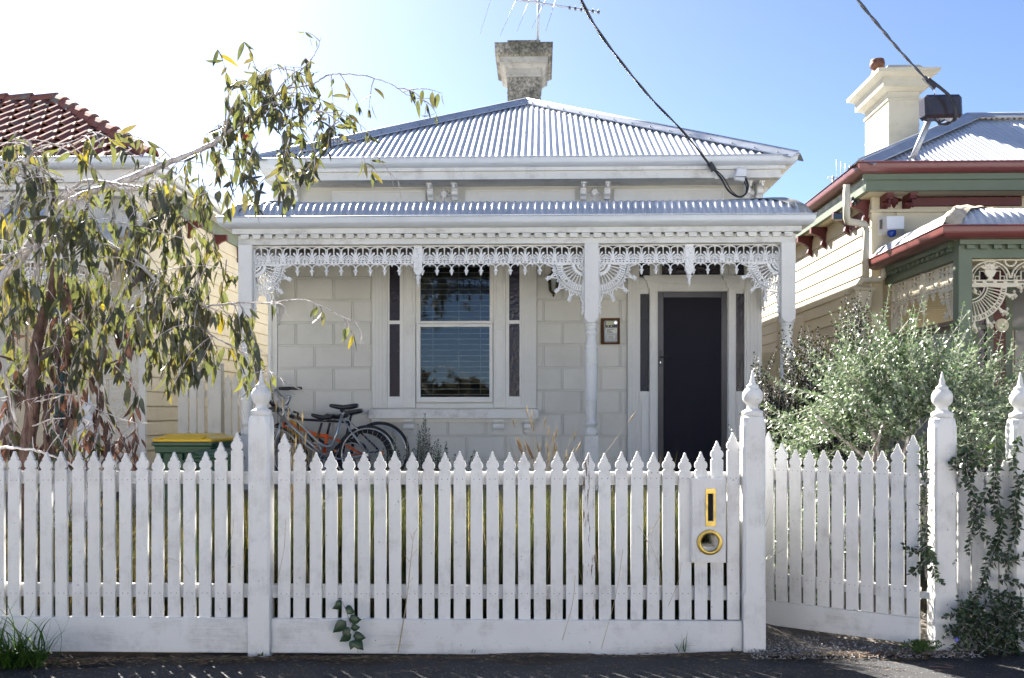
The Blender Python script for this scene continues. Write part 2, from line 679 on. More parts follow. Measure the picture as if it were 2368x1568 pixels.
def fence_post(parent, cx, cy, zb, zt, half=0.064, s=1.0, m='fence'):
    c, cz0, cz1 = 0.013, zb + 0.36, zt - 0.055
    rings = [(half, 0, zb), (half, 0, cz0), (half, c, cz0 + 0.02), (half, c, cz1), (half * 0.995, c * 1.9, zt - 0.028),
             (half * 0.95, c * 2.0, zt - 0.006), (half * 0.90, c * 2.0, zt)]
    mb = MB()
    vs_, fs = [], []
    for h, ch, z in rings:
        ch = max(ch, 0.003)
        for dx, dy in ((-h + ch, -h), (h - ch, -h), (h, -h + ch), (h, h - ch), (h - ch, h), (-h + ch, h), (-h, h - ch), (-h, -h + ch)):
            vs_.append((cx + dx, cy + dy, z))
    for i in range(len(rings) - 1):
        for k in range(8):
            fs.append((i * 8 + k, i * 8 + (k + 1) % 8, (i + 1) * 8 + (k + 1) % 8, (i + 1) * 8 + k))
    fs.append(tuple(range((len(rings) - 1) * 8, len(rings) * 8)))
    mb.add(vs_, fs)
    p = mb.build('post', M[m], parent)
    f = MB()
    f.lathe([(r * s, z * s) for r, z in FIN], cx, cy, 24, z0=zt - 0.001)
    f.build('finial', M['fence_ball'], p)
    return p


M['fence_ball'] = paint('finial_paint', (0.76, 0.75, 0.725), 0.5, 0.07, None, 0.55, bumpk=0.2, dscale=7)

fence = thing('picket_fence', 'long white picket fence with two ball-topped posts left of the gate', 'fence', (-1.66, FY, 0))
LX, RX = X(597, 5.85), X(1745, 5.85)
fence_post(fence, LX, 5.914, -0.03, Z(961, 5.85, 597))
fence_post(fence, RX, 5.914, 0.0, Z(963, 5.85, 1745))
ox = -1.66
peel = 19
for i in range(29):
    px = 655 + i * 37.14
    x = X(px, FY)
    top = Z(1046, FY, px) + round(rnd.uniform(-0.006, 0.006), 3)
    if i == 0:
        top = Z(1003, FY, px)
    if i == 1:
        top = Z(1026, FY, px)
    if i == 27:
        top = Z(1020, FY, px)
    if i == 28:
        top = Z(1000, FY, px)
    if i in (26, 27):       # cut short above and below the letter panel
        zc, zd = Z(1299, 5.868, 1638) + 0.02, Z(1108, 5.868, 1638) - 0.03
        picket(fence, x - ox, zd, top)
        MB().box(-0.037, 0.037, 0, 0.021, 0, zc - Z(1433, FY, px)).build('picket', M['fence'], fence, local=True, bevel=0.0014).location = (x - ox, 0, Z(1433, FY, px))
        continue
    picket(fence, x - ox + rnd.uniform(-0.0035, 0.0035), Z(1433, FY, px), top, rnd.uniform(-0.001, 0.001),
           'fence_peel' if i == peel else 'fence', rnd.uniform(-0.0055, 0.0055))
for i in range(24):
    px = 548 - i * 36.9
    x = X(px, FY)
    top = Z(1046, FY, px) + round(rnd.uniform(-0.006, 0.006), 3)
    if i == 0:
        top = Z(1000, FY, px)
    if i == 1:
        top = Z(1022, FY, px)
    picket(fence, x - ox + rnd.uniform(-0.0035, 0.0035), Z(1431, FY, px), top, rnd.uniform(-0.001, 0.001), 'fence', rnd.uniform(-0.0055, 0.0055))
for x0, x1 in ((LX + 0.064, RX - 0.064), (-4.6, LX - 0.064)):
    B('rail', M['fence_board'], fence, (x0, x1, FY + 0.026, FY + 0.068, 1.000, 1.076), bevel=0.003)
    B('rail', M['fence_board'], fence, (x0, x1, FY + 0.026, FY + 0.068, 0.318, 0.398), bevel=0.003)
    B('plinth_board', M['fence_board'], fence, (x0 + 0.002, x1 - 0.002, FY - 0.016, FY + 0.026, -0.004, Z(1434, FY - 0.02, 1250)), bevel=0.004)

# right of the gate
fence2 = thing('picket_fence', 'white picket fence right of the gate, half hidden under the creeper', 'fence', (2.39, FY, 0))
GX = X(2188, 5.85)
fence_post(fence2, GX, 5.914, 0.02, Z(967, 5.85, 2188))
G4 = X(2371, 5.85)
fence_post(fence2, G4, 5.914, 0.02, Z(969, 5.85, 2371))
for i in range(4):
    px = 2232 + i * 31.5
    picket(fence2, X(px, FY) - 2.39, 0.22, [1.16, 1.13, 1.12, 1.15][i], 0.012)
B('rail', M['fence_board'], fence2, (GX + 0.064, G4 - 0.064, FY + 0.036, FY + 0.078, 1.0, 1.076))
B('rail', M['fence_board'], fence2, (GX + 0.064, G4 - 0.064, FY + 0.036, FY + 0.078, 0.318, 0.398))
B('plinth_board', M['fence_board'], fence2, (GX + 0.066, G4 - 0.066, FY, FY + 0.036, 0.02, 0.219), bevel=0.003)

for i in range(26):
    picket(fence2, G4 + 0.10 + i * 0.0935 - 2.39, 0.22, 1.18 + round(rnd.uniform(-.006, .006), 3), 0.012, 'fence', rnd.uniform(-.005, .005))
B('rail', M['fence_board'], fence2, (G4 + 0.064, G4 + 2.56, FY + 0.036, FY + 0.078, 1.0, 1.076))
B('rail', M['fence_board'], fence2, (G4 + 0.064, G4 + 2.56, FY + 0.036, FY + 0.078, 0.318, 0.398))
B('plinth_board', M['fence_board'], fence2, (G4 + 0.066, G4 + 2.56, FY, FY + 0.036, 0.02, 0.219), bevel=0.003)
fence_post(fence2, G4 + 2.63, 5.914, 0.02, Z(969, 5.85, 2371))

# the gate, hinged on its right side and left ajar inwards
hx = X(2124, 5.9)
gate = thing('picket_gate', 'white picket gate standing ajar, weathered board along its foot', 'gate', (hx, FY - 0.01, 0), rz=math.radians(-34.0))
for i in range(11):
    lx = -0.0375 - 0.0885 * (10 - i)
    top = [1.30, 1.235, 1.196, 1.196, 1.196, 1.196, 1.196, 1.196, 1.20, 1.245, 1.297][i]
    picket(gate, lx, 0.228, top)
gm = MB()
gm.box(-0.96, -0.001, -0.004, 0.030, 0.072, 0.226)
gm.build('plinth_board', M['fence_board'], gate, local=True, bevel=0.003)
for z0, z1 in ((1.0, 1.07), (0.33, 0.40)):
    MB().box(-0.96, -0.003, 0.023, 0.060, z0, z1).build('rail', M['fence_board'], gate, local=True)
MB().prism([(-0.95, 0.40), (-0.90, 0.40), (-0.01, 0.95), (-0.01, 1.0), (-0.06, 1.0)], 'y', 0.0235, 0.055).build('brace', M['fence_board'], gate, local=True)
for z in (0.36, 1.03):
    MB().box(0.0, 0.05, 0.02, 0.035, z - 0.02, z + 0.02).build('hinge', M['galv'], gate, local=True)

# ------------------------------------------------------------------ letter panel on the fence
lb = thing('letter_box', 'white letter panel with brass slot and brass ring on the fence pickets', 'letter box', (X(1638, 5.87), 5.87, 0.55))
x0, x1 = X(1600, 5.868), X(1676, 5.868)
z1, z0 = Z(1108, 5.868, 1638), Z(1299, 5.868, 1638)
rcx, rcz = X(1640.5, 5.868), Z(1254, 5.868, 1640)
sx0, sx1 = X(1636, 5.868), X(1649, 5.868)
sz1, sz0 = Z(1141, 5.868, 1640), Z(1205, 5.868, 1640)
RIN = 0.0505


def board_with_holes(mb, yf, yb):
    """front board built around a slot and a round hole"""
    mb.box(x0, x1, yf, yb, sz1, z1)
    mb.box(x0, sx0, yf, yb, sz0, sz1)
    mb.box(sx1, x1, yf, yb, sz0, sz1)
    zt, zb = rcz + 0.062, rcz - 0.062
    mb.box(x0, x1, yf, yb, zt, sz0)
    mb.box(x0, x1, yf, yb, z0, zb)
    n = 32
    for side in (-1, 1):
        xe = x0 if side < 0 else x1
        arc = [(rcx + side * RIN * math.sin(PI * k / n), rcz + RIN * math.cos(PI * k / n)) for k in range(n + 1)]
        for k in range(n):
            a, b = arc[k], arc[k + 1]
            za = zt if k == 0 else a[1]
            zb_ = zb if k == n - 1 else b[1]
            q = [(a[0], za), (xe, za), (xe, zb_), (b[0], zb_)]
            mb.prism(q, 'y', yf, yb)


mb = MB()
board_with_holes(mb, 5.868, 5.886)
mb.build('panel', M['fence'], lb)
B('panel_edge', M['fence'], lb, (x0 - 0.006, x1 + 0.006, 5.876, 5.8985, z0 - 0.006, z0 - 0.0003), (x0 - 0.006, x1 + 0.006, 5.876, 5.8985, z1 + 0.0003, z1 + 0.006),
  (x0 - 0.006, x0 - 0.0003, 5.876, 5.8985, z0, z1), (x1 + 0.0003, x1 + 0.006, 5.876, 5.8985, z0, z1))
bx0, bx1 = x0 + 0.02, x1 - 0.02
B('box_lining', M['fence'], lb, (bx0, bx0 + 0.012, 5.925, 6.22, z0 + 0.03, z1 - 0.1), (bx1 - 0.03, bx1, 5.925, 6.22, z0 + 0.03, z1 - 0.1),
  (bx0 + 0.0125, bx1 - 0.031, 5.925, 6.22, z0 + 0.03, rcz - 0.034), (bx0 + 0.0125, bx1 - 0.031, 6.205, 6.22, rcz - 0.033, z1 - 0.1),
  (bx0, bx1, 5.925, 6.24, z1 - 0.099, z1 - 0.08))
mb = MB()
pf = 5.8625
px0, px1, pz0, pz1 = X(1631, 5.868), X(1654, 5.868), Z(1217, 5.868, 1640), Z(1130, 5.868, 1640)
mb.box(px0, sx0, pf, 5.8675, pz0, pz1).box(sx1, px1, pf, 5.8675, pz0, pz1)
mb.box(sx0, sx1, pf, 5.8675, sz1, pz1).box(sx0, sx1, pf, 5.8675, pz0, sz0)
mb.build('slot_plate', M['brass'], lb)
B('slot_shadow_sheet', M['dark'], lb, (sx0 - 0.002, sx1 + 0.002, 5.888, 5.892, sz0, sz1))  # near-black sheet painted in place of the shade inside the slot
mb = MB()
prof = [(RIN, 5.8675), (RIN, 5.860), (0.055, 5.855), (0.066, 5.855), (0.070, 5.858), (0.0725, 5.857), (0.0745, 5.862), (0.0755, 5.8675)]
n = 40
mb.grid(lambda i, j: (rcx + prof[j][0] * math.cos(2 * PI * i / n), prof[j][1], rcz + prof[j][0] * math.sin(2 * PI * i / n)), n, len(prof) - 1, True)
mb.build('ring', M['brass'], lb)
# ================================================================== cast iron lace
def fmap(Y, x0=0.0, z0=0.0, sx=1.0):
    return lambda u, v, d: (x0 + sx * u, Y + d, z0 + v)


def smap(Xs, y0=0.0, z0=0.0, sy=1.0):
    return lambda u, v, d: (Xs + d, y0 + sy * u, z0 + v)


def strip(mb, pts, w, mp, t=0.014):
    """bar of a casting: rounded front, along a 2D line"""
    n = len(pts)
    ws = w if isinstance(w, (list, tuple)) else [w] * n
    vs_ = []
    for i in range(n):
        ax, ay = pts[max(i - 1, 0)]
        bx, by = pts[min(i + 1, n - 1)]
        l = math.hypot(bx - ax, by - ay) or 1e-6
        wi = ws[i] * 1.18
        nx, ny = -(by - ay) / l * wi / 2, (bx - ax) / l * wi / 2
        x, y = pts[i]
        vs_ += [mp(x + nx, y + ny, t), mp(x + nx, y + ny, t * 0.35), mp(x + nx * .45, y + ny * .45, 0), mp(x - nx * .45, y - ny * .45, 0),
                mp(x - nx, y - ny, t * 0.35), mp(x - nx, y - ny, t)]
    fs = []
    for i in range(n - 1):
        for k in range(6):
            fs.append((i * 6 + k, i * 6 + (k + 1) % 6, (i + 1) * 6 + (k + 1) % 6, (i + 1) * 6 + k))
    fs += [tuple(range(6)), tuple(range((n - 1) * 6, n * 6))]
    mb.add(vs_, fs)


def plate(mb, poly, mp, t=0.012, d=0.002):
    n = len(poly)
    mb.add([mp(x, y, d) for x, y in poly] + [mp(x, y, t) for x, y in poly],
           [tuple(range(n)), tuple(range(2 * n - 1, n - 1, -1))] + [(i, (i + 1) % n, n + (i + 1) % n, n + i) for i in range(n)])


def arc(cx, cy, r, a0, a1, n=8, ry=None):
    ry = r if ry is None else ry
    return [(cx + r * math.cos(math.radians(a0 + (a1 - a0) * k / n)), cy + ry * math.sin(math.radians(a0 + (a1 - a0) * k / n))) for k in range(n + 1)]


def ring(mb, cx, cy, r, w, mp, n=8):
    strip(mb, arc(cx, cy, r, 0, 360, n), w, mp)


def knob(mb, cx, cy, r, mp, k=1.0):
    """small cast bud, solid"""
    vs_ = [mp(cx, cy + r * 1.1, .007), mp(cx, cy - r * 1.1, .007)]
    m = 6
    for a in range(m):
        t = 2 * PI * a / m
        vs_.append(mp(cx + r * math.cos(t), cy, .007 + r * k * math.sin(t)))
    fs = []
    for a in range(m):
        b = (a + 1) % m
        fs += [(0, 2 + a, 2 + b), (1, 2 + b, 2 + a)]
    mb.add(vs_, fs, False)


CW = 0.1565      # width of one fan in the frieze
FH = 0.196       # height of the frieze band


def frieze_cell(mb, u, mp, left=True, right=True, drops=True):
    h = CW / 2
    c = u
    strip(mb, [(c - h, -0.006), (c + h, -0.006)], 0.012, mp)
    strip(mb, arc(c, -0.062, h, 15, 165, 8, 0.046), 0.011, mp)
    ring(mb, c, -0.019, 0.0095, 0.008, mp)
    strip(mb, [(c, -0.028), (c, -0.062), (c, -0.098)], [0.016, 0.008, 0.012], mp)
    strip(mb, arc(c, -0.162, 0.058, 0, 180, 10), 0.010, mp)
    for k in range(7):
        a = math.radians(180 * (k + 0.5) / 7)
        strip(mb, [(c + 0.017 * math.cos(a), -0.160 + 0.017 * math.sin(a)), (c + 0.056 * math.cos(a), -0.160 + 0.056 * math.sin(a))], [0.008, 0.0125], mp)
    strip(mb, arc(c, -0.161, 0.014, 0, 180, 6), 0.009, mp)
    for s in (-1, 1):
        e = c + s * h
        # half of the fleur that stands between two fans
        strip(mb, [(e, -0.050), (e - s * 0.004, -0.085), (e - s * 0.006, -0.130), (e - s * 0.006, -0.166)], [0.026, 0.014, 0.014, 0.020], mp)
        strip(mb, [(e - s * 0.010, -0.142), (e - s * 0.022, -0.105), (e - s * 0.040, -0.083), (e - s * 0.047, -0.074)], [0.010, 0.014, 0.020, 0.005], mp)
        plate(mb, [(e - s * 0.001, -0.170), (e - s * 0.001, -0.125), (e - s * 0.020, -0.150), (e - s * 0.022, -0.170)], mp)
    strip(mb, [(c - h, -0.169), (c + h, -0.169)], 0.009, mp)
    strip(mb, [(c - h, -0.191), (c + h, -0.191)], 0.010, mp)
    for k in range(4):
        x = c - h + CW * (k + 0.5) / 4
        plate(mb, [(x - 0.0125, -0.187), (x + 0.0125, -0.187), (x + 0.0125, -0.172), (x - 0.0125, -0.172)], mp)
    if drops:
        strip(mb, arc(c, -0.240, h - 0.006, 0, 180, 10, 0.042), 0.010, mp)
        knob(mb, c, -0.211, 0.016, mp)
        for s, ok in ((-1, left), (1, right)):
            if ok:
                e = c + s * h
                strip(mb, [(e, -0.232), (e, -0.250)], [0.014, 0.020], mp)
                knob(mb, e, -0.272, 0.027, mp, 0.7)
                strip(mb, [(e, -0.290), (e, -0.306), (e, -0.322)], [0.024, 0.018, 0.003], mp)


def frieze_panel(name, u0, u1, mp, m, parent, nodrop=()):
    n = max(1, int(round((u1 - u0) / CW)))
    sc = (u1 - u0) / (n * CW)

    def mp2(u, v, d):
        return mp(u0 + u * sc, v, d)
    mb = MB()
    for k in range(n):
        frieze_cell(mb, CW * (k + 0.5), mp2, left=(k == 0), right=(k < n - 1), drops=(k not in nodrop))
    return mb.build(name, m, parent)


def bracket(name, mp, m, parent):
    """quarter fan in a corner: u runs away from the post, v downwards from the frieze"""
    mb = MB()

    def P(r, a):
        a = math.radians(a)
        return (r * math.cos(a), -r * math.sin(a))

    def A(r, a0, a1, n=10):
        return [P(r, a0 + (a1 - a0) * k / n) for k in range(n + 1)]
    strip(mb, [(0.007, 0), (0.007, -0.535)], 0.014, mp)
    strip(mb, [(0, -0.006), (0.40, -0.006)], 0.012, mp)
    strip(mb, A(0.075, 3, 87), 0.016, mp)
    strip(mb, A(0.030, 3, 87, 6), 0.030, mp)
    strip(mb, A(0.118, 2, 88), 0.030, mp)
    for a in (20, 45, 70):
        strip(mb, [P(0.045, a), P(0.07, a)], 0.010, mp)
    for k in range(9):
        a = 4 + k * 82 / 8
        strip(mb, [P(0.13, a), P(0.175, a), P(0.232, a)], [0.007, 0.009, 0.013], mp)
        if k < 8:
            b = a + 82 / 16
            strip(mb, [P(0.225, a + 0.6), P(0.240, b), P(0.225, b + 82 / 16 - 0.6)], 0.009, mp)
    strip(mb, A(0.243, 2, 88, 14), 0.008, mp)
    strip(mb, A(0.292, 2, 88, 14), 0.008, mp)
    for k in range(17):
        a = 4 + k * 5.1
        if abs(a - 45) > 4:
            strip(mb, [P(0.246, a), P(0.290, a)], 0.0145, mp)
    ring(mb, *P(0.268, 45), 0.021, 0.009, mp, 12)
    cusp = [2, 22.4, 45, 67.6, 86]
    for i in range(4):
        a0, a1 = cusp[i], cusp[i + 1]
        pts = []
        for k in range(11):
            t = k / 10
            pts.append(P(0.402 - 0.088 * math.sin(PI * t) ** 0.75, a0 + (a1 - a0) * t))
        strip(mb, pts, 0.010, mp)
        am = (a0 + a1) / 2
        knob(mb, *P(0.338, am), 0.017, mp)
        strip(mb, [P(0.305, a0 + 7), P(0.330, a0 + 3.5)], 0.007, mp)
        strip(mb, [P(0.305, a1 - 7), P(0.330, a1 - 3.5)], 0.007, mp)
        strip(mb, [P(0.322, a0 + 1), P(0.322, a0 + 5.5)], 0.007, mp)
        strip(mb, [P(0.322, a1 - 5.5), P(0.322, a1 - 1)], 0.007, mp)
        strip(mb, [P(0.292, a1), P(0.335, a1), P(0.39, a1)], [0.008, 0.010, 0.014], mp)
        strip(mb, [P(0.292, a0 + 3.5), P(0.318, a0 + 3.5)], 0.007, mp)
        strip(mb, [P(0.292, a1 - 3.5), P(0.318, a1 - 3.5)], 0.007, mp)
    for a in cusp[1:4]:
        knob(mb, *P(0.420, a), 0.026, mp, 0.6)
        strip(mb, [(P(0.398, a - 3)), (P(0.398, a + 3))], 0.012, mp)
    for v, r in ((-0.405, 0.016), (-0.435, 0.018), (-0.470, 0.022), (-0.505, 0.016), (-0.528, 0.020)):
        knob(mb, 0.016, v, r, mp, 0.5)
    return mb.build(name, m, parent)


def pendant(name, mp, m, parent):
    """flat drop that divides a bay, with a turned end"""
    mb = MB()
    w = 0.044
    plate(mb, [(-w, 0), (w, 0), (w, -0.275), (w * 0.72, -0.29), (w * 0.5, -0.315), (-w * 0.5, -0.315), (-w * 0.72, -0.29), (-w, -0.275)], mp, 0.05, -0.008)
    for k in range(5):
        v = -0.03 - k * 0.05
        s = 1 if k % 2 else -1
        strip(mb, [(-s * 0.012, v), (s * 0.010, v - 0.02), (-s * 0.004, v - 0.045)], 0.008, lambda u, v_, d: mp(u, v_, d - 0.014))
        knob(mb, s * 0.018, v - 0.014, 0.015, lambda u, v_, d: mp(u, v_, d - 0.018), 0.5)
    knob(mb, 0, -0.335, 0.034, lambda u, v, d: mp(u, v, d + .012))
    strip(mb, [(-0.022, -0.345), (0.022, -0.345)], 0.016, mp, 0.03)
    strip(mb, [(0, -0.35), (0, -0.385)], [0.03, 0.02], mp, 0.03)
    knob(mb, 0, -0.395, 0.025, lambda u, v, d: mp(u, v, d + .008))
    strip(mb, [(0, -0.405), (0, -0.425), (0, -0.45)], [0.02, 0.014, 0.003], mp, 0.02)
    return mb.build(name, m, parent)


# turned veranda post, from the top of the turned length to its foot: (radius, metres below)
TURN = [(0.064, 0.0), (0.067, 0.012), (0.067, 0.030), (0.056, 0.036), (0.062, 0.048), (0.0635, 0.062), (0.055, 0.076),
        (0.053, 0.086), (0.060, 0.100), (0.061, 0.118), (0.052, 0.132), (0.050, 0.155), (0.053, 0.19), (0.060, 0.225), (0.066, 0.245),
        (0.066, 0.262), (0.060, 0.272), (0.067, 0.290), (0.068, 0.42), (0.064, 0.428), (0.068, 0.436), (0.068, 0.446), (0.064, 0.454), (0.067, 0.466),
        (0.067, 0.56), (0.060, 0.81), (0.063, 0.816), (0.063, 0.826), (0.058, 0.833), (0.062, 0.842), (0.061, 0.852),
        (0.058, 0.92), (0.051, 1.01), (0.049, 1.035), (0.060, 1.048), (0.067, 1.066), (0.062, 1.086), (0.050, 1.096), (0.051, 1.12),
        (0.060, 1.15), (0.066, 1.17), (0.060, 1.19), (0.05, 1.20)]


def veranda_post(parent, cx, cy, ztop, zsq, zfloor, m, h=0.071, name='veranda_post'):
    mb = MB()
    c = 0.004
    rings = [(h, zsq + 0.0 - 0.0, 0.045), (h, zsq + 0.045, c), (h, zsq + 0.30, c), (h, ztop, c)]
    vs_, fs = [], []
    for hh, z, ch in rings:
        for dx, dy in ((-hh + ch, -hh), (hh - ch, -hh), (hh, -hh + ch), (hh, hh - ch), (hh - ch, hh), (-hh + ch, hh), (-hh, hh - ch), (-hh, -hh + ch)):
            vs_.append((cx + dx, cy + dy, z))
    for i in range(3):
        for k in range(8):
            fs.append((i * 8 + k, i * 8 + (k + 1) % 8, (i + 1) * 8 + (k + 1) % 8, (i + 1) * 8 + k))
    fs += [tuple(range(7, -1, -1)), tuple(range(24, 32))]
    mb.add(vs_, fs)
    k = h / 0.071
    mb.lathe([(r * k, -d) for r, d in TURN], cx, cy, 20, z0=zsq - 0.001)
    zb = zsq - 1.20
    if zb > zfloor + 0.02:
        mb.box(cx - h * 0.96, cx + h * 0.96, cy - h * 0.96, cy + h * 0.96, zfloor, zb)
    return mb.build(name, m, parent)


# ================================================================== sheet roofs
def corrugated(P, length, depth_at, pitch=0.076, amp=0.0095, rows=1, spp=8):
    """P(a, t, o): a along the eave, t up the slope (metres), o out of the sheet; depth_at(a) gives the sheet length"""
    mb = MB()
    n = int(length / pitch * spp)

    def Q(i, j):
        a = length * i / n
        L = max(depth_at(a), 0.002)
        return P(a, L * j / rows, amp * math.cos(2 * PI * a / pitch) + 0.0035 * ((a / (pitch * 10)) % 1.0))
    mb.grid(Q, n, rows, True)
    return mb


def bull(t, R=0.40, s0=65, s1=9):
    """bullnose section: t metres along from the gutter -> (run, rise)"""
    s0, s1 = math.radians(s0), math.radians(s1)
    La = R * (s0 - s1)
    if t <= La:
        s = s0 - t / R
        return R * (math.sin(s0) - math.sin(s)), R * (math.cos(s) - math.cos(s0)), s
    r, z = R * (math.sin(s0) - math.sin(s1)), R * (math.cos(s1) - math.cos(s0))
    e = t - La
    return r + e * math.cos(s1), z + e * math.sin(s1), s1


def bull_len(run):
    lo, hi = 0.0, 5.0
    for _ in range(30):
        md = (lo + hi) / 2
        if bull(md)[0] < run:
            lo = md
        else:
            hi = md
    return lo


def gutter_profile(y, z, s=1.0, w=0.115, h=0.115):
    """quad gutter seen from its end; y is its front edge, s = -1 for the outside towards -y"""
    p = [(0, 0), (0, -0.02), (0.006, -0.055), (0.012, -0.070), (0.03, -0.092), (0.055, -0.108), (w, -h), (w, -h + 0.006), (0.056, -0.100), (0.02, -0.07), (0.008, -0.016), (0.008, 0)]
    return [(y + a, z + b) for a, b in p]


def gutter_run(name, m, parent, xl, xr, yf, z, yback=None, w=0.115):
    """front gutter with its two returns down the sides"""
    mb = MB()
    prof = gutter_profile(0, 0, w=w)
    prof = [(a, b) for a, b in prof]
    n = len(prof)
    path = []
    if yback:
        path = [('L', yback), ('c',), ('d',), ('R', yback)]
    vs_ = []
    for a, b in prof:
        vs_ += [(xl + a, yback or yf + 0.3, z + b), (xl + a, yf + a, z + b), (xr - a, yf + a, z + b), (xr - a, yback or yf + 0.3, z + b)]
    fs = []
    for i in range(n):
        j = (i + 1) % n
        for k in range(3):
            fs.append((i * 4 + k, j * 4 + k, j * 4 + k + 1, i * 4 + k + 1))
    mb.add(vs_, fs, False)
    # rolled lip
    mb.tube([(xl - 0.004, yback or yf + 0.3, z), (xl - 0.004, yf - 0.004, z), (xr + 0.004, yf - 0.004, z), (xr + 0.004, yback or yf + 0.3, z)], 0.008, 6)
    return mb.build(name, m, parent)


def blocks(parent, m, rows, x0, x1, xs_even, pitch, holes, yf, yb, gap=0.026, bev=0.002, plane='x'):
    """ashlar boards: one object for each block; rows = list of (zbot, ztop); holes = (xa, xb, za, zb)"""
    cache = {}
    jm = MB()
    yj = yf + 0.0015

    def cut(a, b, za, zb_):
        segs = [(a, b)]
        for ha, hb, hza, hzb in holes:
            if hza < zb_ and hzb > za:
                ns = []
                for s in segs:
                    if hb <= s[0] or ha >= s[1]:
                        ns.append(s)
                    else:
                        if ha > s[0]:
                            ns.append((s[0], ha))
                        if hb < s[1]:
                            ns.append((hb, s[1]))
                segs = ns
        return segs
    g = gap / 2 - 0.0042
    for r, (zb, zt) in enumerate(rows):
        for s in cut(x0, x1, zb - g, zb + g):
            jm.box(s[0], s[1], yj, yb, zb - g, zb + g)
        off = xs_even + (pitch / 2 if r % 2 else 0)
        k = int(math.floor((x0 - off) / pitch)) + 1
        while off + k * pitch < x1:
            xx = off + k * pitch
            k += 1
            if cut(xx - g, xx + g, zb + 0.03, zt - 0.03) == [(xx - g, xx + g)] and xx - g > x0:
                jm.box(xx - g, xx + g, yj + 0.0004, yb, zb + g, zt - g)
    jm.build('joint_strips', m, parent)
    for r, (zb, zt) in enumerate(rows):
        off = xs_even + (pitch / 2 if r % 2 else 0)
        k0 = int(math.floor((x0 - off) / pitch))
        k = k0
        while off + k * pitch < x1:
            a, b = max(x0, off + k * pitch + gap / 2), min(x1, off + (k + 1) * pitch - gap / 2)
            k += 1
            segs = [(a, b)]
            for ha, hb, hza, hzb in holes:
                if hza < zt - 0.03 and hzb > zb + 0.03:
                    ns = []
                    for s in segs:
                        if hb <= s[0] or ha >= s[1]:
                            ns.append(s)
                        else:
                            if ha > s[0]:
                                ns.append((s[0], ha))
                            if hb < s[1]:
                                ns.append((hb, s[1]))
                    segs = ns
            for s in segs:
                if s[1] - s[0] < 0.03:
                    continue
                w, h = s[1] - s[0], zt - zb - gap
                key = (round(w, 3), round(h, 3))
                if key not in cache:
                    mb = MB()
                    d = yb - yf
                    e = bev
                    mb.add([(0, d, 0), (w, d, 0), (w, d, h), (0, d, h), (e, 0, e), (w - e, 0, e), (w - e, 0, h - e), (e, 0, h - e)],
                           [(4, 5, 6, 7), (0, 1, 5, 4), (1, 2, 6, 5), (2, 3, 7, 6), (3, 0, 4, 7)])
                    o = mb.build('block', m, parent, local=True)
                    cache[key] = o
                else:
                    o = inst(cache[key], parent, name='block')
                inv = root_inv(parent)
                o.location = inv @ Vector((s[0], yf, zb + gap / 2))


def star(mb, cx, yf, cz, r, d=0.04, n=8):
    """eight-petalled rosette"""
    for k in range(n):
        a = 2 * PI * k / n
        rr = r if k % 2 == 0 else r * 0.68
        c, s = math.sin(a), math.cos(a)
        px, pz = s, -c
        w = 0.26 * r
        b = r * 0.25
        mb.add([(cx + c * b * .2, yf - d, cz + s * b * .2), (cx + c * rr * .62 + px * w, yf, cz + s * rr * .62 + pz * w), (cx + c * rr, yf, cz + s * rr),
                (cx + c * rr * .62 - px * w, yf, cz + s * rr * .62 - pz * w), (cx + c * rr * .62, yf - d * .9, cz + s * rr * .62)],
               [(0, 4, 1), (1, 4, 2), (2, 4, 3), (3, 4, 0)])
    for rr, dd in ((r * .36, d * 1.15), (r * .24, d * 1.4), (r * .1, d * 1.8)):
        m = 16
        mb.prism([(cx + rr * math.cos(2 * PI * k / m), cz + rr * math.sin(2 * PI * k / m)) for k in range(m)], 'y', yf - dd, yf)


def corbel(mb, x0, x1, yw, dep, zt, zb):
    """scrolled eave bracket; profile in (y, z)"""
    h = zt - zb
    p = [(yw, zt), (yw - dep, zt), (yw - dep, zt - .26 * h), (yw - dep * .93, zt - .30 * h), (yw - dep * .90, zt - .42 * h), (yw - dep * .66, zt - .50 * h),
         (yw - dep * .42, zt - .54 * h), (yw - dep * .50, zt - .66 * h), (yw - dep * .46, zt - .80 * h), (yw - dep * .30, zt - .88 * h), (yw - dep * .22, zb), (yw, zb)]
    mb.prism(p, 'x', x0, x1)
# ================================================================== the cottage in the middle
YW, YV, YE = 11.90, 10.60, 11.42
house = thing('cottage', 'cream single-fronted cottage with corrugated roof and white iron lace veranda', 'house', (-0.25, YW, 0.60))
XL, XR = X(632, YW), X(1758, YW)
ZFL = 0.60


def wz(py, px=1250):
    return Z(py, YW, px)


def wx(px):
    return X(px, YW)


WZT = 4.30
# --- walls: backing with the window opening left free
ox0, ox1, oz0, oz1 = wx(970), wx(1134), wz(921, 1050), wz(596, 1050)
wall = B('wall', M['wall'], house, (XL, ox0, YW, YW + 0.12, 0.25, WZT), (ox1, XR, YW, YW + 0.12, 0.25, WZT),
         (ox0, ox1, YW, YW + 0.12, 0.25, oz0), (ox0, ox1, YW, YW + 0.12, oz1, WZT))
B('side_wall', M['wall'], house, (XL, XL + 0.12, YW + 0.121, 22, 0.2, WZT), (XR - 0.12, XR, YW + 0.121, 22, 0.2, WZT), (XL, XR, 22, 22.1, 0.2, WZT))
rows = []
zb = wz(1060.5)
pt = wz(1008) - wz(1060.5)
for k in range(9):
    rows.append((zb + k * pt, zb + (k + 1) * pt))
rows = [(zb - pt, zb)] + rows
holes = [(wx(861), wx(1241), wz(956), 9), (wx(1449), wx(1760), 0, 9)]
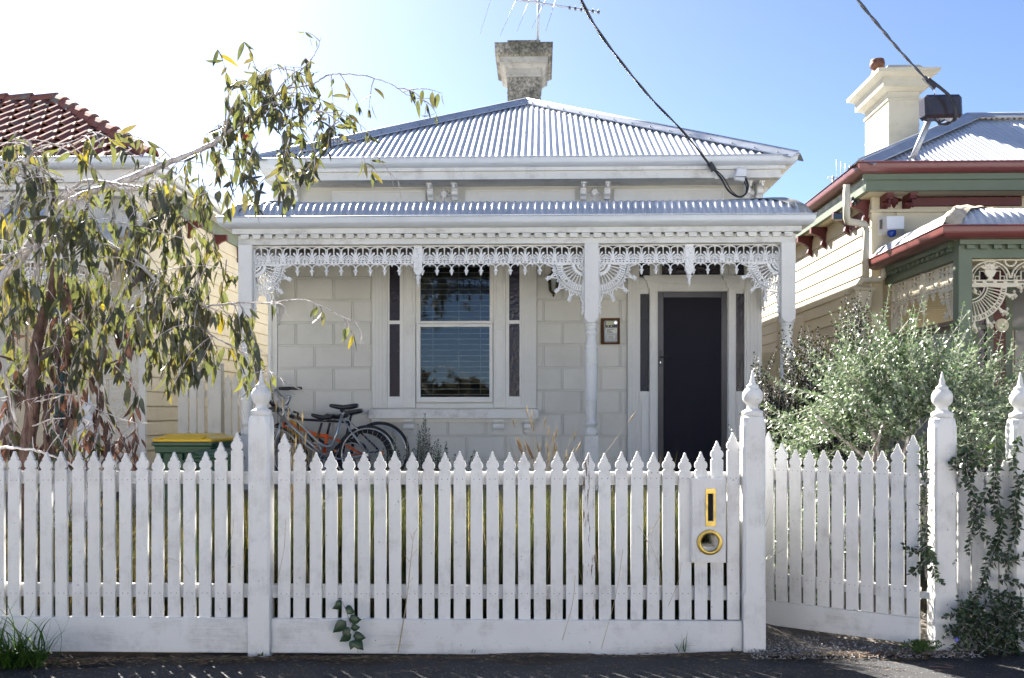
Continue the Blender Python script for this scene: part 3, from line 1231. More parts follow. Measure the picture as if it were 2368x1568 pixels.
# rows: index 0 is the lowest; vertical joints measured on the photograph
pitch_b = wx(815.5) - wx(728)
blocks(wall, M['wall'], rows, XL + 0.055, XR, wx(728) - pitch_b * 0.5 * ((6) % 2 == 0), pitch_b, holes, YW - 0.012, YW - 0.001)
B('corner_board', M['trim'], wall, (XL - 0.004, XL + 0.05, YW - 0.022, YW - 0.001, 0.4, 3.9))
B('skirting', M['trim_old'], wall, (XL + 0.051, wx(1449), YW - 0.03, YW - 0.0005, 0.601, wz(1088)), (XL + 0.051, wx(1449), YW - 0.04, YW - 0.0305, 0.602, wz(1093)))

# --- the window
wy = YW
win = B('window', M['trim'], house,
        (wx(862), wx(896), wy - 0.045, wy, wz(943), wz(588)), (wx(1206), wx(1240), wy - 0.045, wy, wz(943), wz(588)),
        (wx(855), wx(1247), wy - 0.05, wy - 0.0005, wz(588), wz(572)))
fl = MB()
for a in (862, 1206):
    for k in range(4):
        fl.box(wx(a + 4.0 + k * 7.6), wx(a + 8.2 + k * 7.6), wy - 0.054, wy - 0.0445, wz(940), wz(590))
fl.build('fluting', M['trim'], win)
for a, b in ((934, 961), (1141, 1169)):
    B('mullion', M['trim'], win, (wx(a), wx(b), wy - 0.040, wy - 0.0003, wz(943), wz(589)), bevel=0.003)
    mid = (a + b) / 2
    mb = MB()
    for zt_, zb_ in ((596, 728), (762, 930)):
        mb.box(wx(mid - 8), wx(mid + 8), wy - 0.046, wy - 0.0395, wz(zb_), wz(zt_))
    mb.build('panel', M['trim'], win, bevel=0.004)
    mb = MB()
    for r, d in ((0.066, .050), (0.054, .058), (0.034, .053), (0.022, .064)):
        mb.prism([(wx(mid) + r * math.cos(2 * PI * k / 24), wz(745) + r * math.sin(2 * PI * k / 24)) for k in range(24)], 'y', wy - d, wy - 0.0395)
    mb.build('rosette', M['trim'], win)
for a, b, c, d in ((896.3, 901, 925, 933.7), (1169.3, 1177, 1201, 1205.7)):
    B('sidelight_frame', M['trim'], win, (wx(a), wx(b), wy - 0.030, wy, wz(943), wz(589)), (wx(c), wx(d), wy - 0.030, wy, wz(943), wz(589)),
      (wx(b), wx(c), wy - 0.030, wy, wz(943), wz(917)), (wx(b), wx(c), wy - 0.030, wy, wz(749), wz(741)), (wx(b), wx(c), wy - 0.030, wy, wz(600), wz(589)))
    B('pane', M['pane_dark'], win, (wx(b), wx(c), wy - 0.012, wy - 0.008, wz(917), wz(749)), label='dark obscure glass sidelight')
    B('pane', M['pane_dark'], win, (wx(b), wx(c), wy - 0.012, wy - 0.008, wz(741), wz(600)), label='dark obscure glass sidelight')
B('sash', M['trim'], win, (wx(961.2), wx(972), wy - 0.020, wy + 0.03, wz(748), wz(589)), (wx(1132), wx(1140.8), wy - 0.020, wy + 0.03, wz(748), wz(589)),
  (wx(972), wx(1132), wy - 0.020, wy + 0.03, wz(600), wz(589)), (wx(972), wx(1132), wy - 0.020, wy + 0.03, wz(748), wz(742)))
up = B('pane', M['glass'], win, (wx(972), wx(1132), wy + 0.006, wy + 0.010, wz(742), wz(600)))
B('sash', M['trim'], win, (wx(963), wx(972.5), wy - 0.034, wy + 0.03, wz(930), wz(749)), (wx(1131.5), wx(1139), wy - 0.034, wy + 0.03, wz(930), wz(749)),
  (wx(972.5), wx(1131.5), wy - 0.034, wy + 0.03, wz(756), wz(749)), (wx(972.5), wx(1131.5), wy - 0.034, wy + 0.03, wz(930), wz(918)), bevel=0.002)
B('pane', M['glass'], win, (wx(972.5), wx(1131.5), wy - 0.006, wy - 0.002, wz(918), wz(756)))
B('bottom_rail', M['trim'], win, (wx(961.5), wx(1140.5), wy - 0.030, wy - 0.001, wz(943), wz(934)))
sill = B('sill', M['trim_old'], win, (wx(855), wx(1245), wy - 0.115, wy - 0.0005, wz(968), wz(946)), bevel=0.004)
B('sill_moulding', M['trim'], sill, (wx(862), wx(1238), wy - 0.045, wy - 0.0008, wz(976), wz(968.5)))
for a, b in ((861, 887), (933, 958), (1140, 1165), (1211, 1235)):
    mb = MB()
    h = wz(969) - wz(999)
    zt = wz(968.8)
    p = [(wy - 0.001, zt), (wy - 0.085, zt), (wy - 0.085, zt - .2 * h), (wy - 0.07, zt - .3 * h), (wy - 0.05, zt - .42 * h), (wy - 0.055, zt - .6 * h), (wy - 0.05, zt - .75 * h), (wy - 0.028, zt - .86 * h), (wy - 0.018, zt - h), (wy - 0.001, zt - h)]
    mb.prism(p, 'x', wx(a), wx(b))
    mb.build('corbel', M['trim'], sill)
# room behind the pane
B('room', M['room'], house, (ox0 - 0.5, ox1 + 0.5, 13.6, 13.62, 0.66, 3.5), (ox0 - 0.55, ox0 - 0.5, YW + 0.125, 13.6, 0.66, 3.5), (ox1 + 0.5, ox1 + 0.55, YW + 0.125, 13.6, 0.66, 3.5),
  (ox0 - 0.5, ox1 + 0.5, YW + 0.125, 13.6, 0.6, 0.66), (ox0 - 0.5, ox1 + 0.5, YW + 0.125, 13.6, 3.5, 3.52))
# venetian blind hanging in the window
vb = thing('venetian_blind', 'white venetian blind hanging behind the front window glass', 'blind', (wx(1052), YW + 0.06, oz0))
M['slat'] = plain('blind_slat', (0.75, 0.73, 0.68), 0.5)
vs0 = None
nsl = 25
for k in range(nsl):
    z = wz(602) + (wz(912) - wz(602)) * k / (nsl - 1)
    if vs0 is None:
        mb = MB()
        w = (wx(1131) - wx(974)) / 2
        mb.add([(-w, -0.022, -0.004), (w, -0.022, -0.004), (w, 0, 0.004), (-w, 0, 0.004), (w, 0.022, 0.006), (-w, 0.022, 0.006),
                (-w, -0.022, -0.006), (w, -0.022, -0.006), (w, 0.022, 0.004), (-w, 0.022, 0.004)],
               [(0, 1, 2, 3), (3, 2, 4, 5), (6, 9, 8, 7), (0, 6, 7, 1)])
        vs0 = mb.build('slat', M['slat'], vb, local=True)
        vs0.location = (0, 0, z - oz0)
    else:
        inst(vs0, vb, (0, 0, z - oz0), name='slat')
for px in (1000, 1060, 1110):
    MB().tube([(wx(px), YW + 0.035, wz(600)), (wx(px), YW + 0.035, wz(912))], 0.0018, 4).build('cord', M['slat'], vb)

# --- door set
dz0 = 0.62
door_set = B('door_surround', M['trim'], house, (wx(1450), wx(1477), wy - 0.055, wy, 0.60, wz(585)), (wx(1719), wx(1758.5), wy - 0.055, wy, 0.60, wz(585)))
fl = MB()
for a, n_, st in ((1450, 3, 7.8), (1719, 4, 9.0)):
    for k in range(n_):
        fl.box(wx(a + 4 + k * st), wx(a + 8.5 + k * st), wy - 0.064, wy - 0.0545, 0.60, wz(585))
fl.build('fluting', M['trim'], door_set)
mul = []
for a, b in ((1500.5, 1517.5), (1681.5, 1698)):
    B('mullion', M['trim'], door_set, (wx(a), wx(b), wy - 0.060, wy - 0.0003, 0.60, wz(676)), bevel=0.004)
    mb = MB()
    m_ = (a + b) / 2
    for i, (e, t0, t1, d) in enumerate(((0, 668.2, 676, .064), (3.5, 664, 668.2, .072), (5, 657, 664, .078), (8, 651, 657, .088), (12, 645, 651, .10), (14, 641, 645, .108))):
        mb.box(wx(a - e), wx(b + e), wy - d, wy - 0.0002, wz(t1), wz(t0))
    mb.build('capital', M['trim'], door_set)
    B('upper_mullion', M['trim'], door_set, (wx(a + 1), wx(b + 6 if a < 1600 else b + 1), wy - 0.05, wy - 0.0003, wz(641), wz(600)))
B('transom_rail', M['trim'], door_set, (wx(1477.2), wx(1718.8), wy - 0.046, wy - 0.0004, wz(670), wz(644)), (wx(1477.2), wx(1718.8), wy - 0.055, wy - 0.0461, wz(658), wz(650)),
  (wx(1518), wx(1681), wy - 0.050, wy - 0.0462, wz(676), wz(668)))
B('pane', M['pane_dark'], door_set, (wx(1530), wx(1664), wy - 0.012, wy - 0.008, wz(637), wz(600)))
B('pane', M['pane_dot'], door_set, (wx(1477.2), wx(1504), wy - 0.012, wy - 0.008, wz(641), wz(600)))
B('pane', M['pane_dot'], door_set, (wx(1699), wx(1718.8), wy - 0.012, wy - 0.008, wz(641), wz(600)))
B('transom_frame', M['trim'], door_set, (wx(1524), wx(1682), wy - 0.030, wy - 0.0002, wz(644), wz(638)), (wx(1664), wx(1682), wy - 0.0305, wy - 0.0002, wz(638), wz(600)))
for a, b, mt in ((1477.2, 1500.3, 'pane_dot'), (1698.2, 1718.8, 'pane_dark')):
    B('pane', M[mt], door_set, (wx(a + 2), wx(b - 1), wy - 0.014, wy - 0.010, wz(905), wz(681)), label='narrow dark glass sidelight beside the door')
    B('sidelight_frame', M['trim'], door_set, (wx(a), wx(b), wy - 0.03, wy - 0.0003, wz(681), wz(670)), (wx(a), wx(a + 2), wy - 0.03, wy - 0.0003, wz(905), wz(681)))
    B('sidelight_panel', M['trim'], door_set, (wx(a), wx(b), wy - 0.036, wy - 0.0005, 0.60, wz(905)), (wx(a - .0), wx(b), wy - 0.056, wy - 0.037, wz(917), wz(906)), (wx(a), wx(b), wy - 0.047, wy - 0.037, wz(924), wz(917.5)),
      (wx(a + 5), wx(b - 5), wy - 0.046, wy - 0.037, wz(1060), wz(932)))
B('reveal', M['trim'], door_set, (wx(1517.7), wx(1520), wy - 0.03, wy + 0.02, 0.60, wz(676)), (wx(1679.5), wx(1681.4), wy - 0.03, wy + 0.02, 0.60, wz(676)))
door = B('screen_door', M['door_frame'], house, (wx(1520), wx(1533), wy - 0.035, wy - 0.005, dz0, wz(677)), (wx(1666), wx(1679.4), wy - 0.035, wy - 0.005, dz0, wz(677)),
         (wx(1533), wx(1666), wy - 0.035, wy - 0.005, wz(690), wz(677)), (wx(1533), wx(1666), wy - 0.035, wy - 0.005, dz0, dz0 + 0.09), bevel=0.003)
B('mesh', M['mesh_door'], door, (wx(1533), wx(1666), wy - 0.022, wy - 0.016, dz0 + 0.09, wz(690)))
hd = MB()
hd.box(wx(1522), wx(1529), wy - 0.048, wy - 0.0355, wz(849), wz(812))
hd.tube([(wx(1525.5), wy - 0.05, wz(827)), (wx(1525.5), wy - 0.075, wz(827)), (wx(1535), wy - 0.08, wz(826.5)), (wx(1545), wy - 0.075, wz(828))], 0.008, 6)
hd.build('handle', M['black'], door)
MB().prism([(wx(1525.5) + 0.008 * math.cos(k), wz(839) + 0.013 * math.sin(k)) for k in [i * PI / 4 for i in range(8)]], 'y', wy - 0.051, wy - 0.0482).build('keyhole', M['steel'], door)
B('threshold', M['trim_old'], house, (wx(1477), wx(1719), wy - 0.09, wy - 0.0605, 0.595, 0.619))
B('bell_plate', M['trim'], door_set, (wx(1506), wx(1513), wy - 0.072, wy - 0.0605, wz(811), wz(796)), bevel=0.002)

# --- frieze under the eaves
ctop, cbot = Z(388, 11.5, 1250), Z(414, 11.5, 1250)
cx0, cx1 = X(612, 11.5), X(1806, 11.5)
B('cornice', M['trim_old'], house, (cx0, cx1, 11.50, YW + 0.1, cbot, ctop - 0.04), (cx0 - 0.01, cx1 + 0.01, 11.485, YW + 0.1, cbot + 0.09, ctop - 0.0405), (cx0 - 0.035, cx1 + 0.035, 11.46, YW + 0.1, ctop - 0.04, ctop + 0.03), bevel=0.004)
B('cornice_side', M['trim_old'], house, (cx1 - 0.16, cx1 - 0.001, YW + 0.101, 22, cbot, ctop), (cx0 + 0.001, cx0 + 0.16, YW + 0.101, 22, cbot, ctop))
B('frieze_moulding', M['trim'], house, (XL, XR, YW - 0.045, YW - 0.0005, wz(428), wz(416)), (XL, XR, YW - 0.02, YW - 0.0005, wz(434), wz(428.3)))
for a, b in ((770, 983), (1076, 1328), (1420, 1672)):
    pm = B('frieze_panel', M['trim'], house, (wx(a), wx(b), YW - 0.018, YW - 0.001, wz(467), wz(441)))
    B('panel_border', M['trim'], pm, (wx(a - 1), wx(b + 1), YW - 0.03, YW - 0.0185, wz(444), wz(440)), (wx(a - 1), wx(b + 1), YW - 0.03, YW - 0.0185, wz(468), wz(464)),
      (wx(a - 1), wx(a + 3), YW - 0.03, YW - 0.0185, wz(464), wz(444)), (wx(b - 3), wx(b + 1), YW - 0.03, YW - 0.0185, wz(464), wz(444)))
for c in (660, 686, 996.5, 1052.5, 1347.5, 1402.5, 1724, 1752):
    mb = MB()
    corbel(mb, wx(c - 6.5), wx(c + 6.5), YW, 0.27, wz(413), wz(464))
    mb.box(wx(c - 7.5), wx(c + 7.5), YW - 0.28, YW - 0.16, wz(426), wz(414.5))
    mb.lathe([(0.004, -0.10), (0.016, -0.085), (0.020, -0.07), (0.010, -0.05), (0.014, -0.035), (0.018, -0.02), (0.008, -0.005), (0.012, 0.0)], wx(c), YW - 0.24, 10, z0=wz(426))
    mb.build('eave_bracket', M['lace'], house)
for dz_ in (0,):
    mb = MB()
    yy = YW + 0.12
    p = [(XR, wz(413)), (XR + 0.14, wz(413)), (XR + 0.14, wz(428)), (XR + 0.10, wz(440)), (XR + 0.05, wz(446)), (XR + 0.06, wz(455)), (XR + 0.02, wz(464)), (XR, wz(464))]
    mb.prism(p, 'y', yy, yy + 0.07)
    mb.build('eave_bracket', M['trim'], house)
for c, zc in ((673, 449), (1027, 449), (1374.5, 447), (1737, 449)):
    mb = MB()
    star(mb, wx(c), YW - 0.002, wz(zc), 0.098 if c not in (673, 1737) else 0.085)
    mb.build('rosette', M['lace'], house)

# --- main roof
EX0, EX1 = X(587, YE), X(1842, YE)
EZ = Z(361, YE, 1250) - 0.02
HALF = (EX1 - EX0) / 2
ECX = (EX0 + EX1) / 2
APZ = Z(236, YE + HALF, 1212)
SL = math.atan2(APZ - EZ, HALF)
cs, sn = math.cos(SL), math.sin(SL)
W_ = EX1 - EX0
roof = corrugated(lambda a, t, o: (EX0 + a, YE + 0.03 + t * cs - o * sn, EZ + t * sn + o * cs), W_, lambda a: (min(a, W_ - a) - 0.03) / cs).build('roof', M['zinc'], house)
mb = MB()
yr = 26.0
mb.add([(EX1, YE, EZ - .01), (EX1, yr, EZ - .01), (ECX, yr, APZ - .01), (ECX, YE + HALF, APZ - .01)], [(0, 1, 2, 3)])
mb.add([(EX0, YE, EZ - .01), (EX0, yr, EZ - .01), (ECX, yr, APZ - .01), (ECX, YE + HALF, APZ - .01)], [(3, 2, 1, 0)])
mb.build('roof_side', M['zinc'], house)
for sx in (-1, 1):
    e = Vector((EX0 if sx < 0 else EX1, YE, EZ))
    ap = Vector((ECX, YE + HALF, APZ))
    d = (ap - e).normalized()
    mb = MB()
    # folded capping over the hip: one flange on each slope, roll on top
    n1 = Vector((0, -sn, cs))
    n2 = Vector((sx * sn, 0, cs))
    f1 = d.cross(n1) * sx
    f2 = d.cross(n2) * sx
    if f1.y > 0:
        f1 = -f1
    if f2.x * sx < 0:
        f2 = -f2
    for f_, nn in ((f1, n1), (f2, n2)):
        b0, b1 = e + nn * 0.035 - d * 0.02, ap + nn * 0.035
        mb.add([b0 + f_ * 0.13 - nn * 0.018, b1 + f_ * 0.13 - nn * 0.018, b1 + f_ * 0.02 + Vector((0, 0, .01)), b0 + f_ * 0.02 + Vector((0, 0, .01)), b0 + f_ * 0.135 - nn * 0.03, b1 + f_ * 0.135 - nn * 0.03],
               [(0, 1, 2, 3), (4, 5, 1, 0)])
    up_ = Vector((0, 0, 0.035))
    mb.tube([e + up_ - d * 0.02, ap + up_], 0.028, 8)
    cap = mb.build('hip_capping', M['zinc_cap'], roof)
    mb = MB()
    for k in range(14):
        q = e + (ap - e) * ((k + 0.6) / 14.3) + f1 * 0.10 + n1 * 0.03
        mb.ball(q, 0.009, 6, 3)
    mb.build('screws', M['screw'], cap, kind='stuff')
mb = MB()
for r, t in enumerate((0.06, 0.62, 1.35, 2.1)):
    for k in range(82):
        a = (k + (0.0 if r % 2 else 0.0)) * 0.076 + 0.0
        if k % (3 if r == 0 else 3) == r % 3 and min(a, W_ - a) / cs > t + 0.25:
            mb.ball((EX0 + a, YE + 0.03 + t * cs - 0.0105 * sn, EZ + t * sn + 0.0105 * cs), 0.0085, 6, 3)
mb.build('screws', M['screw'], roof, kind='stuff')
gutter_run('gutter', M['gutter'], house, EX0 - 0.01, EX1 + 0.01, YE - 0.02, EZ + 0.012, 22, 0.12)

# --- chimney with stained render
def stained():
    m, nt, p = _new('stained_render')
    v = coords(nt, rand=False)
    a = noise(nt, v, 24, 10, 0.72)
    b = noise(nt, v, 2.2, 4)
    c = ramp(nt, a.outputs[0], [(0.36, (0.07, 0.067, 0.058)), (0.47, (0.16, 0.152, 0.13)), (0.57, (0.30, 0.285, 0.25)), (0.72, (0.42, 0.40, 0.355))]).outputs[0]
    g = ramp(nt, b.outputs[0], [(0.42, (0.5, 0.5, 0.44)), (0.62, (1.25, 1.22, 1.15))])
    c = mixc(nt, 1.0, c, g.outputs[0], 'MULTIPLY')
    nt.links.new(c, p.inputs['Base Color'])
    p.inputs['Roughness'].default_value = 0.9
    bump(nt, p, a.outputs[0], 0.35, 0.006)
    return m


M['chimney'] = stained()
CY = 16.0


def cxp(px):
    return X(px, CY)


def czp(py):
    return Z(py, CY, 1210)


def stack(mb, x0, x1, y0, y1, z0, z1, e0=0.0, e1=None):
    """a course with sloping sides: e is how far it stands out at its foot and head"""
    e1 = e0 if e1 is None else e1
    mb.add([(x0 - e0, y0 - e0, z0), (x1 + e0, y0 - e0, z0), (x1 + e0, y1 + e0, z0), (x0 - e0, y1 + e0, z0),
            (x0 - e1, y0 - e1, z1), (x1 + e1, y0 - e1, z1), (x1 + e1, y1 + e1, z1), (x0 - e1, y1 + e1, z1)],
           [(0, 3, 2, 1), (4, 5, 6, 7), (0, 1, 5, 4), (1, 2, 6, 5), (2, 3, 7, 6), (3, 0, 4, 7)])


mb = MB()
sx0, sx1 = cxp(1173), cxp(1249)
sy0, sy1 = CY, CY + 0.95
pz = [czp(v) for v in (245, 200, 188, 176, 165, 150, 134, 122, 108, 96)]
stack(mb, sx0, sx1, sy0, sy1, czp(300), czp(214))
stack(mb, sx0, sx1, sy0, sy1, czp(214), czp(212.5), 0.008)
stack(mb, sx0, sx1, sy0, sy1, czp(212.5), czp(178))
chim = mb.build('chimney', M['chimney'], roof)
mb = MB()
for a_, b_, e0_, e1_ in ((178, 173, .020, .020), (173, 163, .004, .010), (163, 160, .03, .03), (160, 152, .035, .085), (152, 150, .10, .10), (150, 137, .12, .12)):
    stack(mb, sx0, sx1, sy0, sy1, czp(a_), czp(b_), e0_, e1_)
M['chim_pale'] = paint('pale_chimney_render', (0.40, 0.38, 0.335), 0.85, 0.3, (6, 6, 6), 1.0, (0.06, 0.057, 0.048), 0.3, dscale=10)
mb.build('moulding', M['chim_pale'], chim)
mb = MB()
for a_, b_, e0_, e1_ in ((137, 133, .135, .165), (133, 131, .18, .18), (131, 112, .195, .195), (112, 108, .20, .20), (108, 106, .15, .10), (106, 101, .07, .02), (101, 93, .0, .0)):
    stack(mb, sx0, sx1, sy0, sy1, czp(a_), czp(b_), e0_, e1_)
M['chim_crown'] = paint('mossy_chimney_render', (0.24, 0.23, 0.195), 0.9, 0.35, (7, 7, 7), 1.0, (0.055, 0.055, 0.035), 0.35, dscale=12)
mb.build('crown', M['chimney'], chim)


# --- veranda
VX0, VX1 = X(507, 10.42), X(1881, 10.42)
VZ = Z(502, 10.42, 1190)
VY = 10.44
VW = VX1 - VX0
LR = bull_len(YW - 0.03 - VY)


def bull_face(Pf, length, hipL=True, hipR=True, rows=12, depth=None):
    dmax = depth or (YW - 0.03 - VY)

    def dep(a):
        run = dmax
        if hipL:
            run = min(run, a)
        if hipR:
            run = min(run, length - a)
        return bull_len(max(run, 0.003))

    def P(a, t, o):
        r, z, s = bull(t)
        return Pf(a, r - o * math.sin(s), z + o * math.cos(s))
    return corrugated(P, length, dep, rows=rows, amp=0.011)


vr = bull_face(lambda a, r, z: (VX0 + a, VY + r, VZ + z), VW).build('veranda_roof', M['zinc'], house)
side_len = YW - 0.03 - VY
for sx in (-1, 1):
    x0_ = VX0 if sx < 0 else VX1

    def Pf(a, r, z, x0_=x0_, sx=sx):
        return (x0_ - sx * r, VY + a, VZ + z)
    bull_face(Pf, side_len, True, False, depth=side_len).build('veranda_roof_end', M['zinc'], house)
    # dressed lead over the curved hip
    mb = MB()
    pts = []
    for k in range(15):
        r, z, s = bull(LR * k / 14)
        pts.append((x0_ - sx * r, VY + r, VZ + z + 0.022, s))
    mb.grid(lambda i, j: (pts[i][0] - sx * max(0, 3 - j) * 0.045, pts[i][1] + max(0, j - 3) * 0.045,
                          pts[i][2] + (0.012 if j == 3 else -0.004) + 0.004 * math.sin(i * 1.9 + j * 2.1) * (1 if abs(j - 3) > 1 else .3)), 14, 6, True)
    mb.build('hip_flashing', M['lead'], vr)
gutter_run('veranda_gutter', M['gutter'], house, VX0 - 0.02, VX1 + 0.02, VY - 0.05, VZ + 0.012, YW - 0.1, 0.12)
PX = [X(571, YV), X(1366.5, YV), X(1819, YV)]
bz = [Z(v, YV, 1190) for v in (527, 543, 545, 553, 566)]
ph = 0.074
bx0, bx1 = PX[0] - ph, PX[2] + ph
B('beam', M['trim_old'], house, (bx0, bx1, YV - 0.07, YV + 0.07, bz[4], bz[2]), bevel=0.003)
B('fascia', M['trim_old'], house, (bx0 - 0.05, bx1 + 0.05, YV - 0.125, YV + 0.07, bz[1], bz[0] + 0.04))
mb = MB()
nd = 47
for k in range(nd):
    xx = bx0 + 0.02 + (bx1 - bx0 - 0.04) * (k + 0.5) / nd
    hw = (bx1 - bx0) / nd * 0.32
    mb.box(xx - hw, xx + hw, YV - 0.108, YV - 0.0705, bz[3], bz[2] + 0.006)
    mb.box(xx - hw - 0.004, xx + hw + 0.004, YV - 0.116, YV - 0.0705, bz[3] + 0.024, bz[2] + 0.006)
mb.build('dentil_row', M['trim_old'], house, kind='stuff')
for xs in (PX[0], PX[2]):
    B('side_beam', M['trim_old'], house, (xs - 0.07, xs + 0.07, YV + 0.0705, YW - 0.024, bz[4], bz[2]), (xs - 0.075, xs + 0.075, YV + 0.0705, YW - 0.024, bz[2] + .001, bz[0] + 0.02))
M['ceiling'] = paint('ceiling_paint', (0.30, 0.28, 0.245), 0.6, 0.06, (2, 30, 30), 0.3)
M['plate'] = paint('lace_shade_colour', (0.20, 0.185, 0.16), 0.6, 0.1, (2, 30, 30), 0.3)  # dark colour stands in for the veranda shade behind the lace
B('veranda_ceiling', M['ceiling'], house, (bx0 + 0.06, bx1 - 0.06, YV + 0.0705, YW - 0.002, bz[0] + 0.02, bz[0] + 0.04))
B('lace_shade_strip', M['plate'], house, (bx0 + 0.06, bx1 - 0.06, YW - 0.07, YW - 0.0185, 3.20, bz[0] + 0.0195))  # strip added across the wall top, shade put into its colour
for x in PX:
    veranda_post(house, x, YV, bz[4] - 0.0005, Z(747, YV, 1300), ZFL, M['trim'], ph)
zl = bz[4] - 0.004
mpF = fmap(YV - 0.007, 0, zl)
e0, e1, e2, e3 = PX[0] + ph, PX[1] - ph, PX[1] + ph, PX[2] - ph
pd = [X(966.5, YV), X(1593, YV)]
frieze_panel('lace_frieze', e0 + .002, pd[0] - 0.046, mpF, M['lace'], house, nodrop=(0, 1))
frieze_panel('lace_frieze', pd[0] + 0.046, e1 - .002, mpF, M['lace'], house, nodrop=(9, 10))
frieze_panel('lace_frieze', e2 + .002, pd[1] - 0.046, mpF, M['lace'], house, nodrop=(0, 1))
frieze_panel('lace_frieze', pd[1] + 0.046, e3 - .002, mpF, M['lace'], house, nodrop=(4, 5))
for p_ in pd:
    pendant('lace_pendant', fmap(YV - 0.012, p_, zl), M['lace'], house)
for x_, s_ in ((e0, 1), (e1, -1), (e2, 1), (e3, -1)):
    bracket('lace_bracket', fmap(YV - 0.007, x_ + s_ * 0.001, zl - 0.197, s_), M['lace'], house)
for xs in (PX[0], PX[2]):
    frieze_panel('lace_frieze', YV + ph, YW - 0.03, smap(xs, 0, zl), M['lace'], house, nodrop=(0, 1, 6, 7))
    bracket('lace_bracket', smap(xs, YV + ph, zl - 0.197), M['lace'], house)
    bracket('lace_bracket', smap(xs, YW - 0.03, zl - 0.197, -1), M['lace'], house)
# --- veranda floor: boards and edge
M['deck'] = paint('veranda_boards', (0.22, 0.2, 0.18), 0.6, 0.2, (20, 2, 20), 0.5)
flr = B('veranda_floor', M['deck'], house, (XL, XR, YV - 0.12, YW - 0.0, 0.30, ZFL - 0.03))
b0 = None
nb = int((XR - XL) / 0.14)
for k in range(nb):
    x_ = XL + (XR - XL) * k / nb
    wbd = (XR - XL) / nb - 0.005
    if b0 is None:
        b0 = MB().box(0, wbd, 0, YW - YV + 0.09, 0, 0.029).build('board', M['deck'], flr, local=True)
        ob = b0
    else:
        ob = inst(b0, flr, name='board')
    ob.location = root_inv(flr) @ Vector((x_, YV - 0.15, ZFL - 0.03 + .0005))
B('veranda_step', M['deck'], house, (wx(1480), wx(1720), YV - 0.47, YV - 0.125, 0.1, 0.44))
# downpipe at the left corner
MB().tube([(XL - 0.03, YW - 0.035, 0.3), (XL - 0.03, YW - 0.035, 3.6)], 0.027, 10).build('downpipe', M['trim'], house)

# ------------------------------------------------------------------ things on the wall
mt = thing('electricity_meter', 'grey electricity meter on a rusty brown backboard beside the door', 'meter', (wx(1410), YW - 0.02, wz(797)))
M['rust'] = paint('rusty_board', (0.12, 0.055, 0.022), 0.8, 0.4, (6, 6, 6), 0.8, (0.02, 0.012, 0.008), 0.5, dscale=12)
M['meter'] = plain('meter_grey', (0.30, 0.32, 0.33), 0.35)
M['lcd'] = plain('meter_display', (0.40, 0.40, 0.24), 0.3, 0, 0.3, 60)
M['paper'] = plain('meter_label', (0.55, 0.55, 0.50), 0.6, 0, 0.12, 30)
B('backboard', M['rust'], mt, (wx(1388.5), wx(1432.5), wy - 0.035, wy - 0.0135, wz(797), wz(736.5)))
mbx = B('case', M['meter'], mt, (wx(1395.5), wx(1426), wy - 0.10, wy - 0.036, wz(793), wz(743)), bevel=0.012)
B('display', M['lcd'], mt, (wx(1399.5), wx(1417), wy - 0.104, wy - 0.1005, wz(754), wz(745)))
B('dark_panel', M['black'], mt, (wx(1398.5), wx(1425), wy - 0.1015, wy - 0.1003, wz(759.5), wz(744.2)))
MB().prism([(wx(1421.5) + 0.02 * math.cos(k), wz(748.5) + 0.02 * math.sin(k)) for k in [i * PI / 8 for i in range(16)]], 'y', wy - 0.106, wy - 0.1016).build('dial', M['steel'], mt)
for a in (1404.5, 1411.5):
    MB().prism([(wx(a) + 0.007 * math.cos(k), wz(756.5) + 0.007 * math.sin(k)) for k in [i * PI / 5 for i in range(10)]], 'y', wy - 0.105, wy - 0.1016).build('button', M['paper'], mt)
lbl = B('label_plate', M['paper'], mt, (wx(1399), wx(1425), wy - 0.103, wy - 0.1003, wz(773), wz(761)))
mb = MB()
for k in range(4):
    mb.box(wx(1401), wx(1401 + (16, 9, 12, 14)[k]), wy - 0.1042, wy - 0.1032, wz(764.2 + k * 2.4), wz(763.2 + k * 2.4))
mb.build('print_lines', M['black'], lbl)
lb2 = B('label_plate', M['paper'], mt, (wx(1403), wx(1420), wy - 0.1025, wy - 0.1003, wz(786), wz(777)))
mb = MB()
for k in range(4):
    mb.box(wx(1404.5), wx(1404.5 + (14, 11, 13, 14)[k]), wy - 0.1037, wy - 0.1027, wz(779.4 + k * 2.0), wz(778.6 + k * 2.0))
mb.build('print_lines', M['black'], lb2)
ln = thing('wall_lantern', 'old bronze lantern on the wall between window and door', 'lantern', (wx(1279), YW - 0.1, wz(690)))
M['bronze'] = plain('bronze', (0.10, 0.07, 0.035), 0.4, 0.7, 0.3, 20)
lx, ly, lz = wx(1279), YW - 0.14, wz(690)
mb = MB()
mb.lathe([(0.004, 0), (0.016, 0.015), (0.010, 0.03), (0.03, 0.045), (0.045, 0.06), (0.048, 0.068)], lx, ly, 10, z0=lz)
mb.lathe([(0.075, 0.235), (0.07, 0.25), (0.04, 0.28), (0.012, 0.30), (0.004, 0.33)], lx, ly, 6, z0=lz, smooth=False)
for k in range(6):
    a = 2 * PI * k / 6
    mb.tube([(lx + 0.046 * math.cos(a), ly + 0.046 * math.sin(a), lz + .066), (lx + 0.07 * math.cos(a), ly + 0.07 * math.sin(a), lz + .237)], 0.004, 4)
mb.tube([(lx, ly, lz + 0.33), (lx, ly + 0.03, lz + .36), (lx, YW - 0.015, lz + .34)], 0.007, 6)
mb.lathe([(0.002, 0), (0.03, 0.01), (0.03, 0.1), (0.002, 0.11)], lx, YW - 0.02, 8, z0=lz + .28)
mb.build('body', M['bronze'], ln)
MB().lathe([(0.042, 0.069), (0.064, 0.233)], lx, ly, 6, smooth=False, z0=lz).build('glass', M['glass'], ln)
